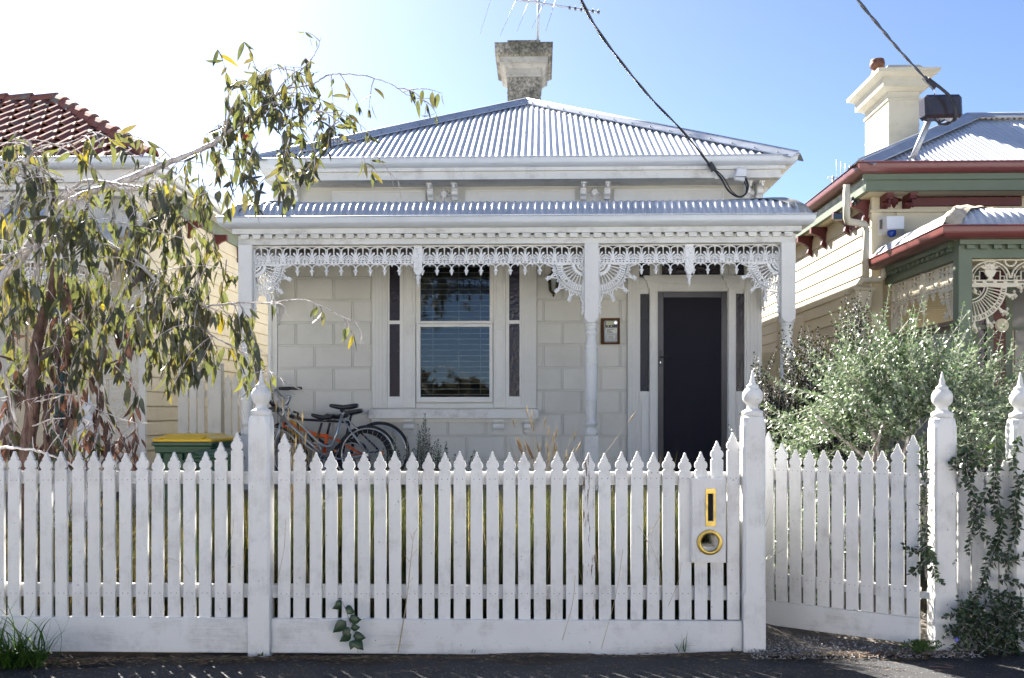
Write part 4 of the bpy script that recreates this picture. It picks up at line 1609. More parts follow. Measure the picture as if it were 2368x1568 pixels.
# ================================================================== weatherboards
def weatherboards(parent, m, xw, sgn, y0, y1, z0, z1, pitch, proj=0.02):
    """lapped boards on a wall in the y-z plane that faces sgn*x; one object for each board"""
    src = None
    n = int((z1 - z0) / pitch)
    for k in range(n):
        z = z0 + k * pitch
        if src is None:
            mb = MB()
            p = [(0, 0), (sgn * proj, 0), (sgn * proj * 1.02, 0.012), (sgn * proj * 0.35, pitch - 0.002), (0, pitch - 0.002)]
            mb.prism(p, 'y', 0, y1 - y0)
            src = o = mb.build('weatherboard', m, parent, local=True)
        else:
            o = inst(src, parent, name='weatherboard')
        o.location = root_inv(parent) @ Vector((xw, y0, z))


# ================================================================== left neighbour
M['cream'] = paint('cream_paint', (0.62, 0.53, 0.38), 0.5, 0.06, None, 0.22, bumpk=0.1)
M['cream_side'] = paint('cream_side_paint', (0.68, 0.61, 0.48), 0.5, 0.05, (20, 1.5, 20), 0.18, bumpk=0.1)
M['patch'] = paint('patched_render_paint', (0.62, 0.53, 0.38), 0.6, 0.08, None, 0.3, bumpk=0.2, flake=0.54, flakecol=(0.62, 0.60, 0.54), dscale=3)
M['white'] = paint('white_trim', (0.70, 0.68, 0.63), 0.45, 0.05, None, 0.3, bumpk=0.08)
M['green'] = paint('green_trim', (0.120, 0.150, 0.100), 0.4, 0.08, None, 0.2, (0.08, 0.1, 0.07), 0.06)
M['dkgreen'] = paint('dark_green_trim', (0.012, 0.040, 0.032), 0.3, 0.1, None, 0.1, (0.05, 0.05, 0.05), 0.05)
M['maroon'] = paint('maroon_trim', (0.11, 0.024, 0.024), 0.4, 0.1, None, 0.15, (0.1, 0.05, 0.05), 0.05)
M['maroon_gutter'] = plain('maroon_gutter', (0.155, 0.044, 0.042), 0.35, 0.0, 0.08, 4)


def tile_mat():
    m, nt, p = _new('terracotta_tile')
    v = coords(nt)
    n = noise(nt, v, 2.2, 8, 0.75)
    c = ramp(nt, n.outputs[0], [(0.32, (0.20, 0.072, 0.052)), (0.52, (0.22, 0.09, 0.07)), (0.58, (0.17, 0.14, 0.115)), (0.78, (0.25, 0.23, 0.195))])
    nt.links.new(c.outputs[0], p.inputs['Base Color'])
    p.inputs['Roughness'].default_value = 0.9
    p.inputs['Specular IOR Level'].default_value = 0.2
    n2 = noise(nt, v, 40, 4)
    bump(nt, p, n2.outputs[0], 0.5, 0.006)
    return m


M['tile'] = tile_mat()
left = thing('neighbour_house', 'cream house with terracotta tiled roof behind the gum tree', 'house', (-5.5, 11.9, 0.3))
LXR = -4.80
LYE = 11.40
lex = X(348, LYE)
lez = Z(366, LYE, 300)
lw = B('wall', M['cream'], left, (-12, LXR, YW, YW + 0.1, 0.2, 4.2))
B('side_wall', M['cream_side'], left, (LXR - 0.1, LXR, YW + 0.101, 24, 0.2, 4.25))
sidew = B('side_wall_base', M['cream_side'], left, (LXR - 0.02, LXR + 0.006, YW + 0.1, 24, 0.2, 0.42))
weatherboards(sidew, M['cream_side'], LXR + 0.001, 1, YW + 0.03, 24, 0.42, 4.05, 0.18)
B('corner_board', M['white'], left, (LXR - 0.05, LXR + 0.03, YW - 0.03, YW + 0.029, 0.2, 4.0))
rws = [(0.20 + k * 0.272, 0.20 + (k + 1) * 0.272) for k in range(10)]
blocks(lw, M['cream'], rws, -7.4, LXR - 0.65, -7.0, 0.91, [(X(-60, YW), X(66, YW), 0.9, 3.2)], YW - 0.012, YW - 0.001)
blocks(lw, M['patch'], rws, LXR - 0.63, LXR - 0.052, -7.0 + .4, 0.91, [], YW - 0.012, YW - 0.001)
lwin = B('window', M['cream'], left, (X(40, YW), X(62, YW), YW - 0.05, YW - 0.001, 0.9, 3.1), (X(-40, YW), X(-20, YW), YW - 0.05, YW - 0.001, 0.9, 3.1), (X(-45, YW), X(67, YW), YW - 0.09, YW - 0.051, 0.86, 0.96), (X(-20, YW), X(40, YW), YW - 0.04, YW - 0.001, Z(712, YW), Z(704, YW)))
M['curtain'] = plain('pale_curtain', (0.55, 0.54, 0.50), 0.8, 0, 0.2, 12)
B('pane', M['curtain'], lwin, (X(-20, YW), X(40, YW), YW - 0.012, YW - 0.002, 0.96, 3.1))
B('frieze', M['white'], left, (-12, LXR + 0.02, YW - 0.02, YW - 0.0005, 3.55, 4.05), (-12, LXR + 0.03, YW - 0.05, YW - 0.0201, 3.70, 3.745))
B('cornice', M['white'], left, (-12, LXR + 0.12, 11.56, YW - 0.0, 4.05, 4.12), (-12, lex - 0.08, 11.50, YW - 0.0, 4.1205, lez - 0.09), (-12, LXR + 0.06, 11.70, YW - 0.0, 4.0, 4.0495))
for c in (-5.20, -4.86, -6.05, -6.35):
    mb = MB()
    corbel(mb, c - 0.035, c + 0.035, YW - 0.02, 0.22, 4.0, 3.75)
    mb.build('eave_bracket', M['white'], left)
for c in (-5.03, -6.2):
    mb = MB()
    star(mb, c, YW - 0.021, 3.88, 0.085)
    mb.build('rosette', M['white'], left)
B('side_fascia', M['green'], left, (LXR + 0.001, LXR + 0.04, YW + 0.03, 24, 4.02, 4.22))
B('side_soffit', M['white'], left, (LXR + 0.041, lex - 0.05, LYE + 0.1, 24, 4.20, 4.235))
for k in range(5):
    mb = MB()
    z4 = 4.02
    yk = YW + 0.35 + k * 1.1
    p = [(LXR + 0.02, z4), (LXR + 0.2, z4), (LXR + 0.2, z4 - .07), (LXR + 0.12, z4 - .1), (LXR + 0.06, z4 - .14), (LXR + 0.07, z4 - .2), (LXR + 0.02, z4 - .24)]
    mb.prism(p, 'y', yk, yk + 0.07)
    mb.build('eave_bracket', M['maroon'], left)
# tiled roof: hip at the right, ridge parallel to the street
RUN = 2.18
lrz = lez + 1.35
lsl = math.atan2(1.35, RUN)
lc, ls_ = math.cos(lsl), math.sin(lsl)
rf = MB()
rf.add([(-12, LYE, lez - .03), (lex, LYE, lez - .03), (lex - RUN, LYE + RUN, lrz - .03), (-12, LYE + RUN, lrz - .03)], [(0, 1, 2, 3)])
rf.add([(lex, LYE, lez - .03), (lex, LYE + 2 * RUN, lez - .03), (lex - RUN, LYE + RUN, lrz - .03)], [(0, 1, 2)])
rf.add([(lex, LYE + 2 * RUN, lez - .03), (-12, LYE + 2 * RUN, lez - .03), (-12, LYE + RUN, lrz - .03), (lex - RUN, LYE + RUN, lrz - .03)], [(0, 1, 2, 3)])
lroof = rf.build('roof', M['tile'], left)
tsrc = None
TW, TG = 0.215, 0.32
prof = [(0.0, 0.016), (0.012, 0.040), (0.035, 0.052), (0.060, 0.046), (0.080, 0.026), (0.095, 0.015), (0.14, 0.011), (0.19, 0.014), (0.213, 0.020)]
for r in range(8):
    t0 = r * TG
    xmax = lex - t0 * lc - 0.07
    k = 0
    x = lex - 0.10 - (0.1 if r % 2 else 0)
    while x > xmax:
        x -= TW
    while x > -8.0:
        w_ok = x + TW < xmax + TW * 0.9
        if tsrc is None:
            mb = MB()
            L = TG + 0.06
            np_ = len(prof)
            vs_ = [(u, 0, o - 0.004) for u, o in prof] + [(u, 0, o + 0.020) for u, o in prof] + [(u, L, o - 0.012) for u, o in prof]
            fs = [(i, i + 1, np_ + i + 1, np_ + i) for i in range(np_ - 1)] + [(np_ + i, np_ + i + 1, 2 * np_ + i + 1, 2 * np_ + i) for i in range(np_ - 1)]
            mb.add(vs_, fs)
            tsrc = o = mb.build('roof_tile', M['tile'], lroof, local=True)
        else:
            o = inst(tsrc, lroof, name='roof_tile')
        o.location = root_inv(lroof) @ Vector((x - TW, LYE + t0 * lc - 0.02, lez + t0 * ls_))
        o.rotation_euler = (lsl + rnd.uniform(-0.012, 0.012), rnd.uniform(-.01, .01), rnd.uniform(-.01, .01))
        x -= TW


def ridge_tiles(parent, a, b, n, r=0.10):
    src = None
    d = (b - a) / n
    L = d.length
    q = d.to_track_quat('Y', 'Z').to_euler()
    for k in range(n):
        if src is None:
            mb = MB()
            sec = [(-r * 1.05, -0.06), (-r * .75, 0.005), (-r * .35, 0.045), (0, 0.055), (r * .35, 0.045), (r * .75, 0.005), (r * 1.05, -0.06)]
            mb.grid(lambda i, j: (sec[i][0], [0, 0, L * 1.06][j], sec[i][1] + [-0.015, 0.022, -0.012][j]), 6, 2, False, True)
            src = o = mb.build('ridge_tile', M['tile'], parent, local=True)
        else:
            o = inst(src, parent, name='ridge_tile')
        o.location = root_inv(parent) @ (a + d * k)
        o.rotation_euler = q


ridge_tiles(lroof, Vector((lex + .02, LYE - 0.02, lez + 0.05)), Vector((lex - RUN, LYE + RUN, lrz + 0.06)), 9)
ridge_tiles(lroof, Vector((lex - RUN + .02, LYE + RUN, lrz + 0.05)), Vector((-9.5, LYE + RUN, lrz + 0.05)), 8)
gutter_run('gutter', M['gutter'], left, -12, lex + 0.02, LYE - 0.06, lez + 0.005, 24, 0.12)
# its veranda
LVX, LVY = -5.02, 10.40
LVZ = Z(521, LVY, 130)
bull_face(lambda a, r, z: (-10 + a, LVY + r, LVZ + z), LVX + 10, False, True).build('veranda_roof', M['zinc'], left)
bull_face(lambda a, r, z: (LVX - r, LVY + a, LVZ + z), 1.46, True, False, depth=1.46).build('veranda_roof_end', M['zinc'], left)
gutter_run('veranda_gutter', M['gutter'], left, -12, LVX + 0.03, LVY - 0.05, LVZ + 0.01, YW - 0.1)
B('beam', M['white'], left, (-11, LVX - 0.10, 10.52, 10.66, LVZ - 0.34, LVZ - 0.06), (LVX - 0.24, LVX - 0.10, 10.6605, YW - 0.03, LVZ - 0.34, LVZ - 0.06))
lpost = veranda_post(left, LVX - 0.17, 10.59, LVZ - 0.345, LVZ - 0.95, 0.5, M['dkgreen'], 0.07)
veranda_post(left, LVX - 2.6, 10.59, LVZ - 0.345, LVZ - 0.95, 0.5, M['dkgreen'], 0.07)
frieze_panel('lace_frieze', LVX - 2.5, LVX - 0.245, fmap(10.58, 0, LVZ - 0.345), M['lace'], left, (0, 1, 12, 13))
bracket('lace_bracket', fmap(10.58, LVX - 0.245, LVZ - 0.542, -1), M['lace'], left)
frieze_panel('lace_frieze', 10.665, YW - 0.04, smap(LVX - 0.17, 0, LVZ - 0.345), M['lace'], left, (0, 1, 6, 7))
bracket('lace_bracket', smap(LVX - 0.17, YW - 0.04, LVZ - 0.542, -1), M['lace'], left)
B('veranda_floor', M['deck'], left, (-11, LVX - 0.08, 10.5, YW - 0.01, 0.2, 0.46))

# side fence across the passage
sf = thing('side_fence', 'cream paling fence with one round-topped post across the side passage', 'fence', (-3.95, 11.55, 0.2))
M['fence_cream'] = paint('cream_fence_paint', (0.66, 0.62, 0.54), 0.55, 0.07, (30, 30, 2), 0.3, bumpk=0.2)
SY = 11.55
for k, (pa, pb, pt_) in enumerate(((411, 434, 838), (438, 454, 868), (457, 473, 868), (519, 534, 866), (537, 550, 866), (555, 570, 866), (574, 589, 867), (593, 608, 867), (612, 627, 867))):
    w = X(pb, SY) - X(pa, SY)
    mb = MB()
    ht = Z(pt_, SY, pa) - 0.2
    mb.prism([(x * (w / 0.075), z) for x, z in picket_poly(ht)] if k else [(-w / 2, 0), (w / 2, 0), (w / 2, ht), (-w / 2, ht)], 'y', 0, 0.02)
    o = mb.build('picket', M['fence_cream'], sf, local=True)
    o.location = ((X(pa, SY) + X(pb, SY)) / 2 + 3.95, 0, 0)
mb = MB()
mb.prism([(X(484, SY), 0.2)] + [(X(499 + 15 * math.cos(a), SY), Z(842, SY, 499) + 0.035 * math.sin(a)) for a in [PI - i * PI / 8 for i in range(9)]] + [(X(514, SY), 0.2)], 'y', SY - 0.06, SY + 0.06)
mb.build('post', M['fence_cream'], sf)
B('rail', M['fence_cream'], sf, (X(411, SY), X(484, SY), SY + 0.021, SY + 0.06, 1.60, 1.68), (X(514, SY), X(632, SY), SY + 0.021, SY + 0.06, 1.60, 1.68))
# ball-topped post of the boundary fence
pf_ = thing('old_fence_post', 'weathered white ball-topped post standing behind the gum tree trunk', 'post', (X(205, 10.2), 10.2, 0.2))
fence_post(pf_, X(205, 10.2), 10.2, 0.2, Z(973, 10.2, 205), 0.085, 1.05, 'fence_board')
bfp = thing('boundary_fence', 'low white picket fence running back from the old post', 'fence', (X(205, 10.2), 10.3, 0.2))
for k in range(4):
    mb = MB().prism([(x, z) for x, z in picket_poly(0.75)], 'x', -0.01, 0.01) if False else MB().prism(picket_poly(0.72), 'y', -0.01, 0.01)
    o = mb.build('picket', M['fence_board'], bfp, local=True)
    o.location = (-0.16 - k * 0.12 - .1, 0.0, 0)
MB().box(-0.7, -0.1, 0.012, 0.05, 0.5, 0.57).build('rail', M['fence_board'], bfp, local=True)

# ================================================================== right neighbour
right = thing('neighbour_house', 'cream weatherboard house with maroon gutters and green veranda at the right', 'house', (4.6, 11.9, 0.3))
M['rcream'] = paint('butter_paint', (0.60, 0.53, 0.38), 0.5, 0.05, None, 0.2, bumpk=0.08)
M['rside'] = paint('butter_side_paint', (0.60, 0.54, 0.42), 0.5, 0.05, (20, 1.5, 20), 0.15, bumpk=0.08)
M['rlace'] = paint('cream_lace_paint', (0.72, 0.66, 0.52), 0.45, 0.04, None, 0.15, bumpk=0.05)
RXW = X(2019, YW)
RYE = 11.45
rex = X(1987, RYE)
rez = Z(378, RYE, 2000)
rw = B('wall', M['rcream'], right, (RXW, 12, YW, YW + 0.1, 0.2, 4.3))
B('side_wall', M['rside'], right, (RXW, RXW + 0.1, YW + 0.101, 24, 0.2, 4.25))
sb = B('side_wall_base', M['rside'], right, (RXW - 0.006, RXW + 0.02, YW + 0.1, 24, 0.2, 0.45))
weatherboards(sb, M['rside'], RXW - 0.001, -1, YW + 0.03, 24, 0.45, 4.0, 0.165)
B('corner_board', M['rcream'], right, (RXW - 0.03, RXW + 0.10, YW - 0.025, YW + 0.029, 0.2, 4.0))
rws = [(0.25 + k * 0.30, 0.25 + (k + 1) * 0.30) for k in range(12)]
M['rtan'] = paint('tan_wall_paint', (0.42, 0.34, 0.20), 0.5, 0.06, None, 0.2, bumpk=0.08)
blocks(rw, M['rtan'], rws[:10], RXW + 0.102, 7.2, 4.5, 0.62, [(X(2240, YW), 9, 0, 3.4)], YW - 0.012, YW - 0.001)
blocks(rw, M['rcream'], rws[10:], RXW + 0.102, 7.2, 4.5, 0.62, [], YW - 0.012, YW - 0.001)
B('fascia', M['green'], right, (rex + 0.10, 12, 11.54, 11.60, Z(440, 11.54, 2200), Z(403, 11.54, 2200)), (rex + 0.06, 12, 11.505, 11.5395, Z(416, 11.54, 2200), Z(402, 11.54, 2200)), (rex + 0.10, rex + 0.16, 11.6005, 24, Z(440, 11.54, 2200), Z(403, 11.54, 2200)))
B('soffit', M['rcream'], right, (rex + 0.16, 12, 11.6005, YW, Z(440, 11.54, 2200), Z(440, 11.54, 2200) + 0.03), (rex + 0.161, RXW - 0.001, YW + 0.001, 24, Z(440, 11.54, 2200), Z(440, 11.54, 2200) + 0.03))
rz0 = Z(440, 11.54, 2200)
B('frieze_moulding', M['rcream'], right, (RXW - 0.05, 12, YW - 0.05, YW - 0.001, wz(492, 2100), wz(486, 2100)), (RXW, 12, YW - 0.03, YW - 0.001, rz0 - 0.012, rz0 - 0.001))
pn = B('frieze_panel', M['maroon'], right, (X(2107, YW), X(2360, YW), YW - 0.03, YW - 0.001, wz(478, 2200), wz(452, 2200)), bevel=0.008)
for c in (2040, 2093):
    mb = MB()
    corbel(mb, X(c - 8, YW), X(c + 8, YW), YW, 0.27, rz0 - 0.002, wz(484, 2100))
    mb.lathe([(0.004, -0.10), (0.018, -0.085), (0.022, -0.07), (0.010, -0.05), (0.018, -0.02), (0.012, 0.0)], X(c, YW), YW - 0.23, 10, z0=rz0 - 0.07)
    mb.build('eave_bracket', M['maroon'], right)
for yk in (YW + 0.12, YW + 0.85, YW + 1.9, YW + 2.6):
    mb = MB()
    p = [(RXW, rz0), (RXW - 0.22, rz0), (RXW - 0.22, rz0 - .08), (RXW - 0.12, rz0 - .12), (RXW - 0.06, rz0 - .16), (RXW - 0.08, rz0 - .24), (RXW, rz0 - .30)]
    mb.prism(p, 'y', yk, yk + 0.08)
    mb.build('eave_bracket', M['maroon'], right)
B('side_panel', M['maroon'], right, (RXW - 0.035, RXW - 0.022, YW + 0.25, YW + 0.8, rz0 - 0.26, rz0 - 0.1))
mb = MB()
star(mb, X(2066, YW), YW - 0.002, wz(463, 2066), 0.105, 0.025)
mb.build('rosette', M['maroon'], right)
RH = 2.1
rap = Vector((rex + RH, RYE + RH, rez + 1.13))
rsl = math.atan2(1.13, RH)
rc_, rs_ = math.cos(rsl), math.sin(rsl)
Wr = 9.0
rroof = corrugated(lambda a, t, o: (rex + a, RYE + 0.03 + t * rc_ - o * rs_, rez - 0.015 + t * rs_ + o * rc_), Wr, lambda a: min(a, RH) / rc_).build('roof', M['zinc'], right)
mb = MB()
mb.add([(rex, RYE, rez - .02), (rex, 24, rez - .02), (rap.x, 24, rap.z), (rap.x, rap.y, rap.z)], [(3, 2, 1, 0)])
mb.add([(rap.x, rap.y, rap.z), (rap.x, 24, rap.z), (rex + Wr, 24, rap.z), (rex + Wr, rap.y, rap.z)], [(0, 1, 2, 3)])
mb.build('roof_side', M['zinc'], right)
mb = MB()
e_ = Vector((rex, RYE, rez))
d_ = (rap - e_).normalized()
n1 = Vector((0, -rs_, rc_))
f1 = d_.cross(n1)
f1 = -f1 if f1.y > 0 else f1
n2 = Vector((-rs_, 0, rc_))
f2 = d_.cross(n2)
f2 = -f2 if f2.x > 0 else f2
for f_, nn in ((f1, n1), (f2, n2)):
    b0_, b1_ = e_ + nn * 0.03, rap + nn * 0.03
    mb.add([b0_ + f_ * 0.16 - nn * 0.012, b1_ + f_ * 0.16 - nn * 0.012, b1_ + f_ * 0.02 + Vector((0, 0, .012)), b0_ + f_ * 0.02 + Vector((0, 0, .012)), b0_ + f_ * 0.163 - nn * 0.025, b1_ + f_ * 0.163 - nn * 0.025], [(0, 1, 2, 3), (4, 5, 1, 0)])
mb.tube([e_ + Vector((0, 0, .035)), rap + Vector((0, 0, .035))], 0.026, 8)
mb.tube([rap + Vector((0, 0, .035)), rap + Vector((7, 0, .035))], 0.026, 8)
mb.add([rap + Vector((0.02, -0.14, -.045)), rap + Vector((7, -0.14, -.045)), rap + Vector((7, -0.02, .04)), rap + Vector((0.02, -0.02, .04))], [(0, 1, 2, 3)])
mb.build('ridge_capping', M['zinc_cap'], rroof)
gutter_run('gutter', M['maroon_gutter'], right, rex - 0.02, 13, RYE - 0.05, rez + 0.005, 24, 0.13)
# rendered chimney
RCY = 14.0


def rcx_(px):
    return X(px, RCY)


def rcz_(py):
    return Z(py, RCY, 2090)


M['rchim'] = paint('cream_render', (0.50, 0.46, 0.36), 0.8, 0.08, None, 0.5, (0.2, 0.17, 0.12), 0.3, dscale=4)
mb = MB()
qx0, qx1, qy0, qy1 = rcx_(2054), rcx_(2125), RCY, RCY + 1.0
for a, b, e0_, e1_ in ((395, 352, 0.05, 0.05), (352, 349, .05, .012), (349, 292, 0, 0), (292, 289, .006, .006), (289, 232, 0, 0), (232, 228, .02, .02), (228, 212, .0, 0.005), (212, 205, .03, .09), (205, 184, .115, .115), (184, 176, .12, .19), (176, 168, .21, .215), (168, 160, .20, .05), (160, 150, .05, .0)):
    stack(mb, qx0, qx1, qy0, qy1, rcz_(a), rcz_(b), e0_, e1_)
ch = mb.build('chimney', M['rchim'], rroof)
M['pot'] = paint('rusty_pot', (0.13, 0.05, 0.028), 0.6, 0.4, None, 0.7, (0.3, 0.24, 0.2), 0.3, dscale=14)
MB().lathe([(0.085, 0), (0.09, 0.05), (0.075, 0.055), (0.08, 0.13), (0.10, 0.135), (0.105, 0.20), (0.095, 0.21), (0.10, 0.225), (0.09, 0.25), (0.03, 0.255)], rcx_(2050) + 0.02, RCY + 0.45, 16, z0=rcz_(150) - 0.02).build('chimney_pot', M['pot'], ch)
# its veranda, standing further forward
RVX, RVY = X(2186, 9.62), 9.66
RVZ = Z(524, 9.62, 2190)
RD = YW - 0.03 - RVY
rvr = bull_face(lambda a, r, z: (RVX + a, RVY + r, RVZ + z), 5.0, True, False, depth=RD).build('veranda_roof', M['zinc'], right)
bull_face(lambda a, r, z: (RVX + r, RVY + a, RVZ + z), RD, True, False, depth=RD).build('veranda_roof_end', M['zinc'], right)
mb = MB()
pts = [(RVX + bull(t * 0.06)[0], RVY + bull(t * 0.06)[0], RVZ + bull(t * 0.06)[1] + 0.03) for t in range(14)]
mb.grid(lambda i, j: (pts[i][0] + (0.055 * (j - 3) if j > 3 else 0), pts[i][1] + (0.055 * (3 - j) if j < 3 else 0), pts[i][2] + (0.02 if j == 3 else 0) + 0.008 * math.sin(i * 1.7 + j * 2.3)), 13, 6, True)
M['lead_tan'] = plain('tan_flashing', (0.42, 0.36, 0.27), 0.65, 0.0, 0.25, 7, bumpk=0.3)
mb.build('hip_flashing', M['lead_tan'], rvr)
gutter_run('veranda_gutter', M['maroon_gutter'], right, RVX - 0.03, 12, RVY - 0.05, RVZ + 0.01, YW - 0.05, 0.13)
RB0, RB1 = RVZ - 0.10, RVZ - 0.275
RPX, RPY = X(2225, 9.86), 9.86
B('beam', M['green'], right, (RPX - 0.06, 9.5, RPY - 0.06, RPY + 0.06, RB1, RB0), (RPX - 0.075, 9.5, RPY - 0.12, RPY - 0.0601, RB0 - 0.05, RB0 + 0.02), (RPX - 0.06, RPX + 0.06, RPY + 0.0605, YW - 0.03, RB1, RB0), (RPX - 0.12, RPX - 0.0605, RPY + 0.0605, YW - 0.03, RB0 - 0.05, RB0 + 0.02))
mb = MB()
for k in range(14):
    mb.box(RPX + k * 0.13, RPX + k * 0.13 + 0.075, RPY - 0.10, RPY - 0.0603, RB0 - 0.09, RB0 - 0.051)
for k in range(15):
    mb.box(RPX - 0.10, RPX - 0.0603, RPY + 0.08 + k * 0.13, RPY + 0.155 + k * 0.13, RB0 - 0.09, RB0 - 0.051)
mb.build('dentil_row', M['green'], right, kind='stuff')
veranda_post(right, RPX, RPY, RB1 - 0.0005, Z(838, RPY, 2215), 0.55, M['green'], 0.066)


def urn_frieze(name, u0, u1, mp, m, parent, drop_skip=()):
    """frieze of round arches, each over an urn of leaves, with leafy drops"""
    n = max(1, int(round((u1 - u0) / 0.40)))
    w = (u1 - u0) / n
    mb = MB()
    for k in range(n):
        c = u0 + w * (k + 0.5)
        h = w / 2
        strip(mb, [(c - h, -0.006), (c + h, -0.006)], 0.014, mp)
        strip(mb, arc(c, -0.185, h * 0.96, 0, 180, 14, 0.165), 0.014, mp)
        strip(mb, arc(c, -0.185, h * 0.80, 0, 180, 12, 0.140), 0.007, mp)
        strip(mb, arc(c + h, -0.012, 0.055, 180, 360, 8), 0.016, mp)
        plate(mb, [(c - .05, -0.105), (c + .05, -0.105), (c + .055, -0.125), (c + .035, -0.165), (c + .015, -0.18), (c + .03, -0.20), (c - .03, -0.20), (c - .015, -0.18), (c - .035, -0.165), (c - .055, -0.125)], mp, 0.02, -0.006)
        for a, r in ((90, .075), (55, .085), (125, .085), (20, .085), (160, .085)):
            q = math.radians(a)
            strip(mb, [(c, -0.10), (c + r * .6 * math.cos(q), -0.10 + r * .6 * math.sin(q)), (c + r * 1.15 * math.cos(q), -0.10 + r * 1.0 * math.sin(q))], [0.010, 0.030, 0.004], mp)
        for s in (-1, 1):
            strip(mb, [(c + s * .055, -0.115), (c + s * .10, -0.115), (c + s * .10, -0.20)], 0.009, mp)
            strip(mb, [(c + s * .10, -0.165), (c + s * .14, -0.165), (c + s * .14, -0.20), (c + s * .165, -0.2), (c + s * .165, -0.14)], 0.009, mp)
        strip(mb, [(c - h, -0.208), (c + h, -0.208)], 0.014, mp)
        strip(mb, [(c - h, -0.238), (c + h, -0.238)], 0.016, mp)
        for q in range(4):
            x = c - h + w * (q + .5) / 4
            strip(mb, [(x, -0.21), (x, -0.235)], 0.03, mp)
        if k not in drop_skip:
            for q in (0.25, 0.75):
                x = c - h + w * q
                strip(mb, [(x, -0.24), (x, -0.275)], 0.012, mp)
                knob(mb, x, -0.285, 0.025, mp)
                knob(mb, x - .03, -0.268, 0.018, mp)
                knob(mb, x + .03, -0.268, 0.018, mp)
                knob(mb, x, -0.312, 0.018, mp)
    return mb.build(name, m, parent)


def fan_bracket(name, mp, m, parent, R=0.36):
    mb = MB()

    def P(r, a):
        a = math.radians(a)
        return (r * math.cos(a), -r * math.sin(a))

    def A(r, a0, a1, n=12):
        return [P(r, a0 + (a1 - a0) * k / n) for k in range(n + 1)]
    strip(mb, [(0.012, 0), (0.012, -0.56)], 0.024, mp)
    strip(mb, [(0, -0.012), (R + 0.14, -0.012)], 0.022, mp)
    for r, w in ((R, .012), (R - .045, .010), (R * .5, .012), (R * .42, .010)):
        strip(mb, A(r, 3, 87), w, mp)
    for k in range(18):
        strip(mb, [P(R - .042, 5 + k * 4.7), P(R - .003, 5 + k * 4.7)], 0.009 if k % 2 else 0.02, mp)
    for k in range(13):
        a = 5 + k * 80 / 12
        strip(mb, [P(R * .5, a), P(R - .05, a)], [0.006, 0.012], mp)
    strip(mb, [(0.05, -0.03), (0.07, -0.09), (0.12, -0.10), (0.10, -0.06)], 0.012, mp)
    knob(mb, 0.05, -0.06, 0.03, mp)
    for a in (14, 38, 62, 82):
        strip(mb, [P(R, a), P(R + .05, a + 2), P(R + .09, a - 2)], [0.012, 0.035, 0.01], mp)
        knob(mb, *P(R + .10, a), 0.026, mp)
        knob(mb, *P(R + .08, a + 4), 0.018, mp)
        knob(mb, *P(R + .08, a - 5), 0.018, mp)
    return mb.build(name, m, parent)


urn_frieze('lace_frieze', RPX + 0.067, RPX + 0.067 + 2.4, fmap(RPY, 0, RB1 - 0.003), M['rlace'], right, (0,))
fan_bracket('lace_bracket', fmap(RPY, RPX + 0.067, RB1 - 0.25), M['rlace'], right)
urn_frieze('lace_frieze', RPY + 0.067, YW - 0.04, smap(RPX, 0, RB1 - 0.003), M['rlace'], right, (0, 4))
fan_bracket('lace_bracket', smap(RPX, RPY + 0.067, RB1 - 0.25), M['rlace'], right)
fan_bracket('lace_bracket', smap(RPX, YW - 0.04, RB1 - 0.25, -1), M['rlace'], right)
pendant('lace_pendant', smap(RPX - 0.012, RPY + 1.0, RB1 - 0.003), M['rlace'], right)
# low wing wall at the end of the veranda with a moulded cap
M['grey_wall'] = paint('grey_wall_paint', (0.36, 0.34, 0.32), 0.6, 0.06, None, 0.2)
M['brown_cap'] = paint('brown_cap_paint', (0.15, 0.11, 0.085), 0.35, 0.08, None, 0.1)
wgz = Z(762, RPY, 2190)
ww = B('wing_wall', M['grey_wall'], right, (RPX - 0.03, RPX + 0.05, RPY + 0.07, YW - 0.03, 0.3, wgz))
B('wing_wall_cap', M['brown_cap'], ww, (RPX - 0.06, RPX + 0.06, RPY + 0.069, YW - 0.03, wgz + .0005, wgz + 0.045), (RPX - 0.09, RPX + 0.08, RPY + 0.0695, YW - 0.03, wgz + 0.0455, wgz + 0.07), (RPX - 0.05, RPX + 0.05, RPY + 0.0685, YW - 0.03, wgz + 0.0705, wgz + 0.10))
B('veranda_floor', M['deck'], right, (RPX - 0.05, 9, RPY - 0.1, YW - 0.01, 0.2, 0.55))
# window on its front wall
rwn = B('window', M['green'], right, *[(X(a, YW), X(b, YW), YW - d, YW - 0.0005, z0_, z1_) for a, b, d, z0_, z1_ in (
    (2240, 2258, .06, .7, 3.1), (2277, 2292, .05, .7, 3.1), (2320, 2336, .05, .7, 3.1))] + [(X(2258, YW), X(2277, YW), YW - 0.04, YW - 0.0005, wz(762, 2270), wz(752, 2270)), (X(2336, YW), X(2480, YW), YW - 0.04, YW - 0.0005, wz(764, 2340), wz(756, 2340))])
B('column', M['maroon'], rwn, (X(2292, YW), X(2320, YW), YW - 0.045, YW - 0.0005, .7, 3.1))
mb = MB()
for r, d in ((0.078, .06), (0.066, .068), (0.045, .062), (0.03, .074), (0.012, .08)):
    mb.prism([(X(2311, YW) + r * math.cos(2 * PI * k / 24), wz(753, 2311) + r * math.sin(2 * PI * k / 24)) for k in range(24)], 'y', YW - d, YW - 0.044)
mb.build('rosette', M['rlace'], rwn)
B('pane', M['pane_purple'], rwn, (X(2258, YW), X(2277, YW), YW - 0.015, YW - 0.002, wz(752, 2270), 3.1))
B('pane', M['pane_purple'], rwn, (X(2258, YW), X(2277, YW), YW - 0.015, YW - 0.002, 0.7, wz(762, 2270)))
M['rpane'] = dark_glass('grey_window_glass', (0.16, 0.155, 0.15), 3)  # one even grey for the large panes
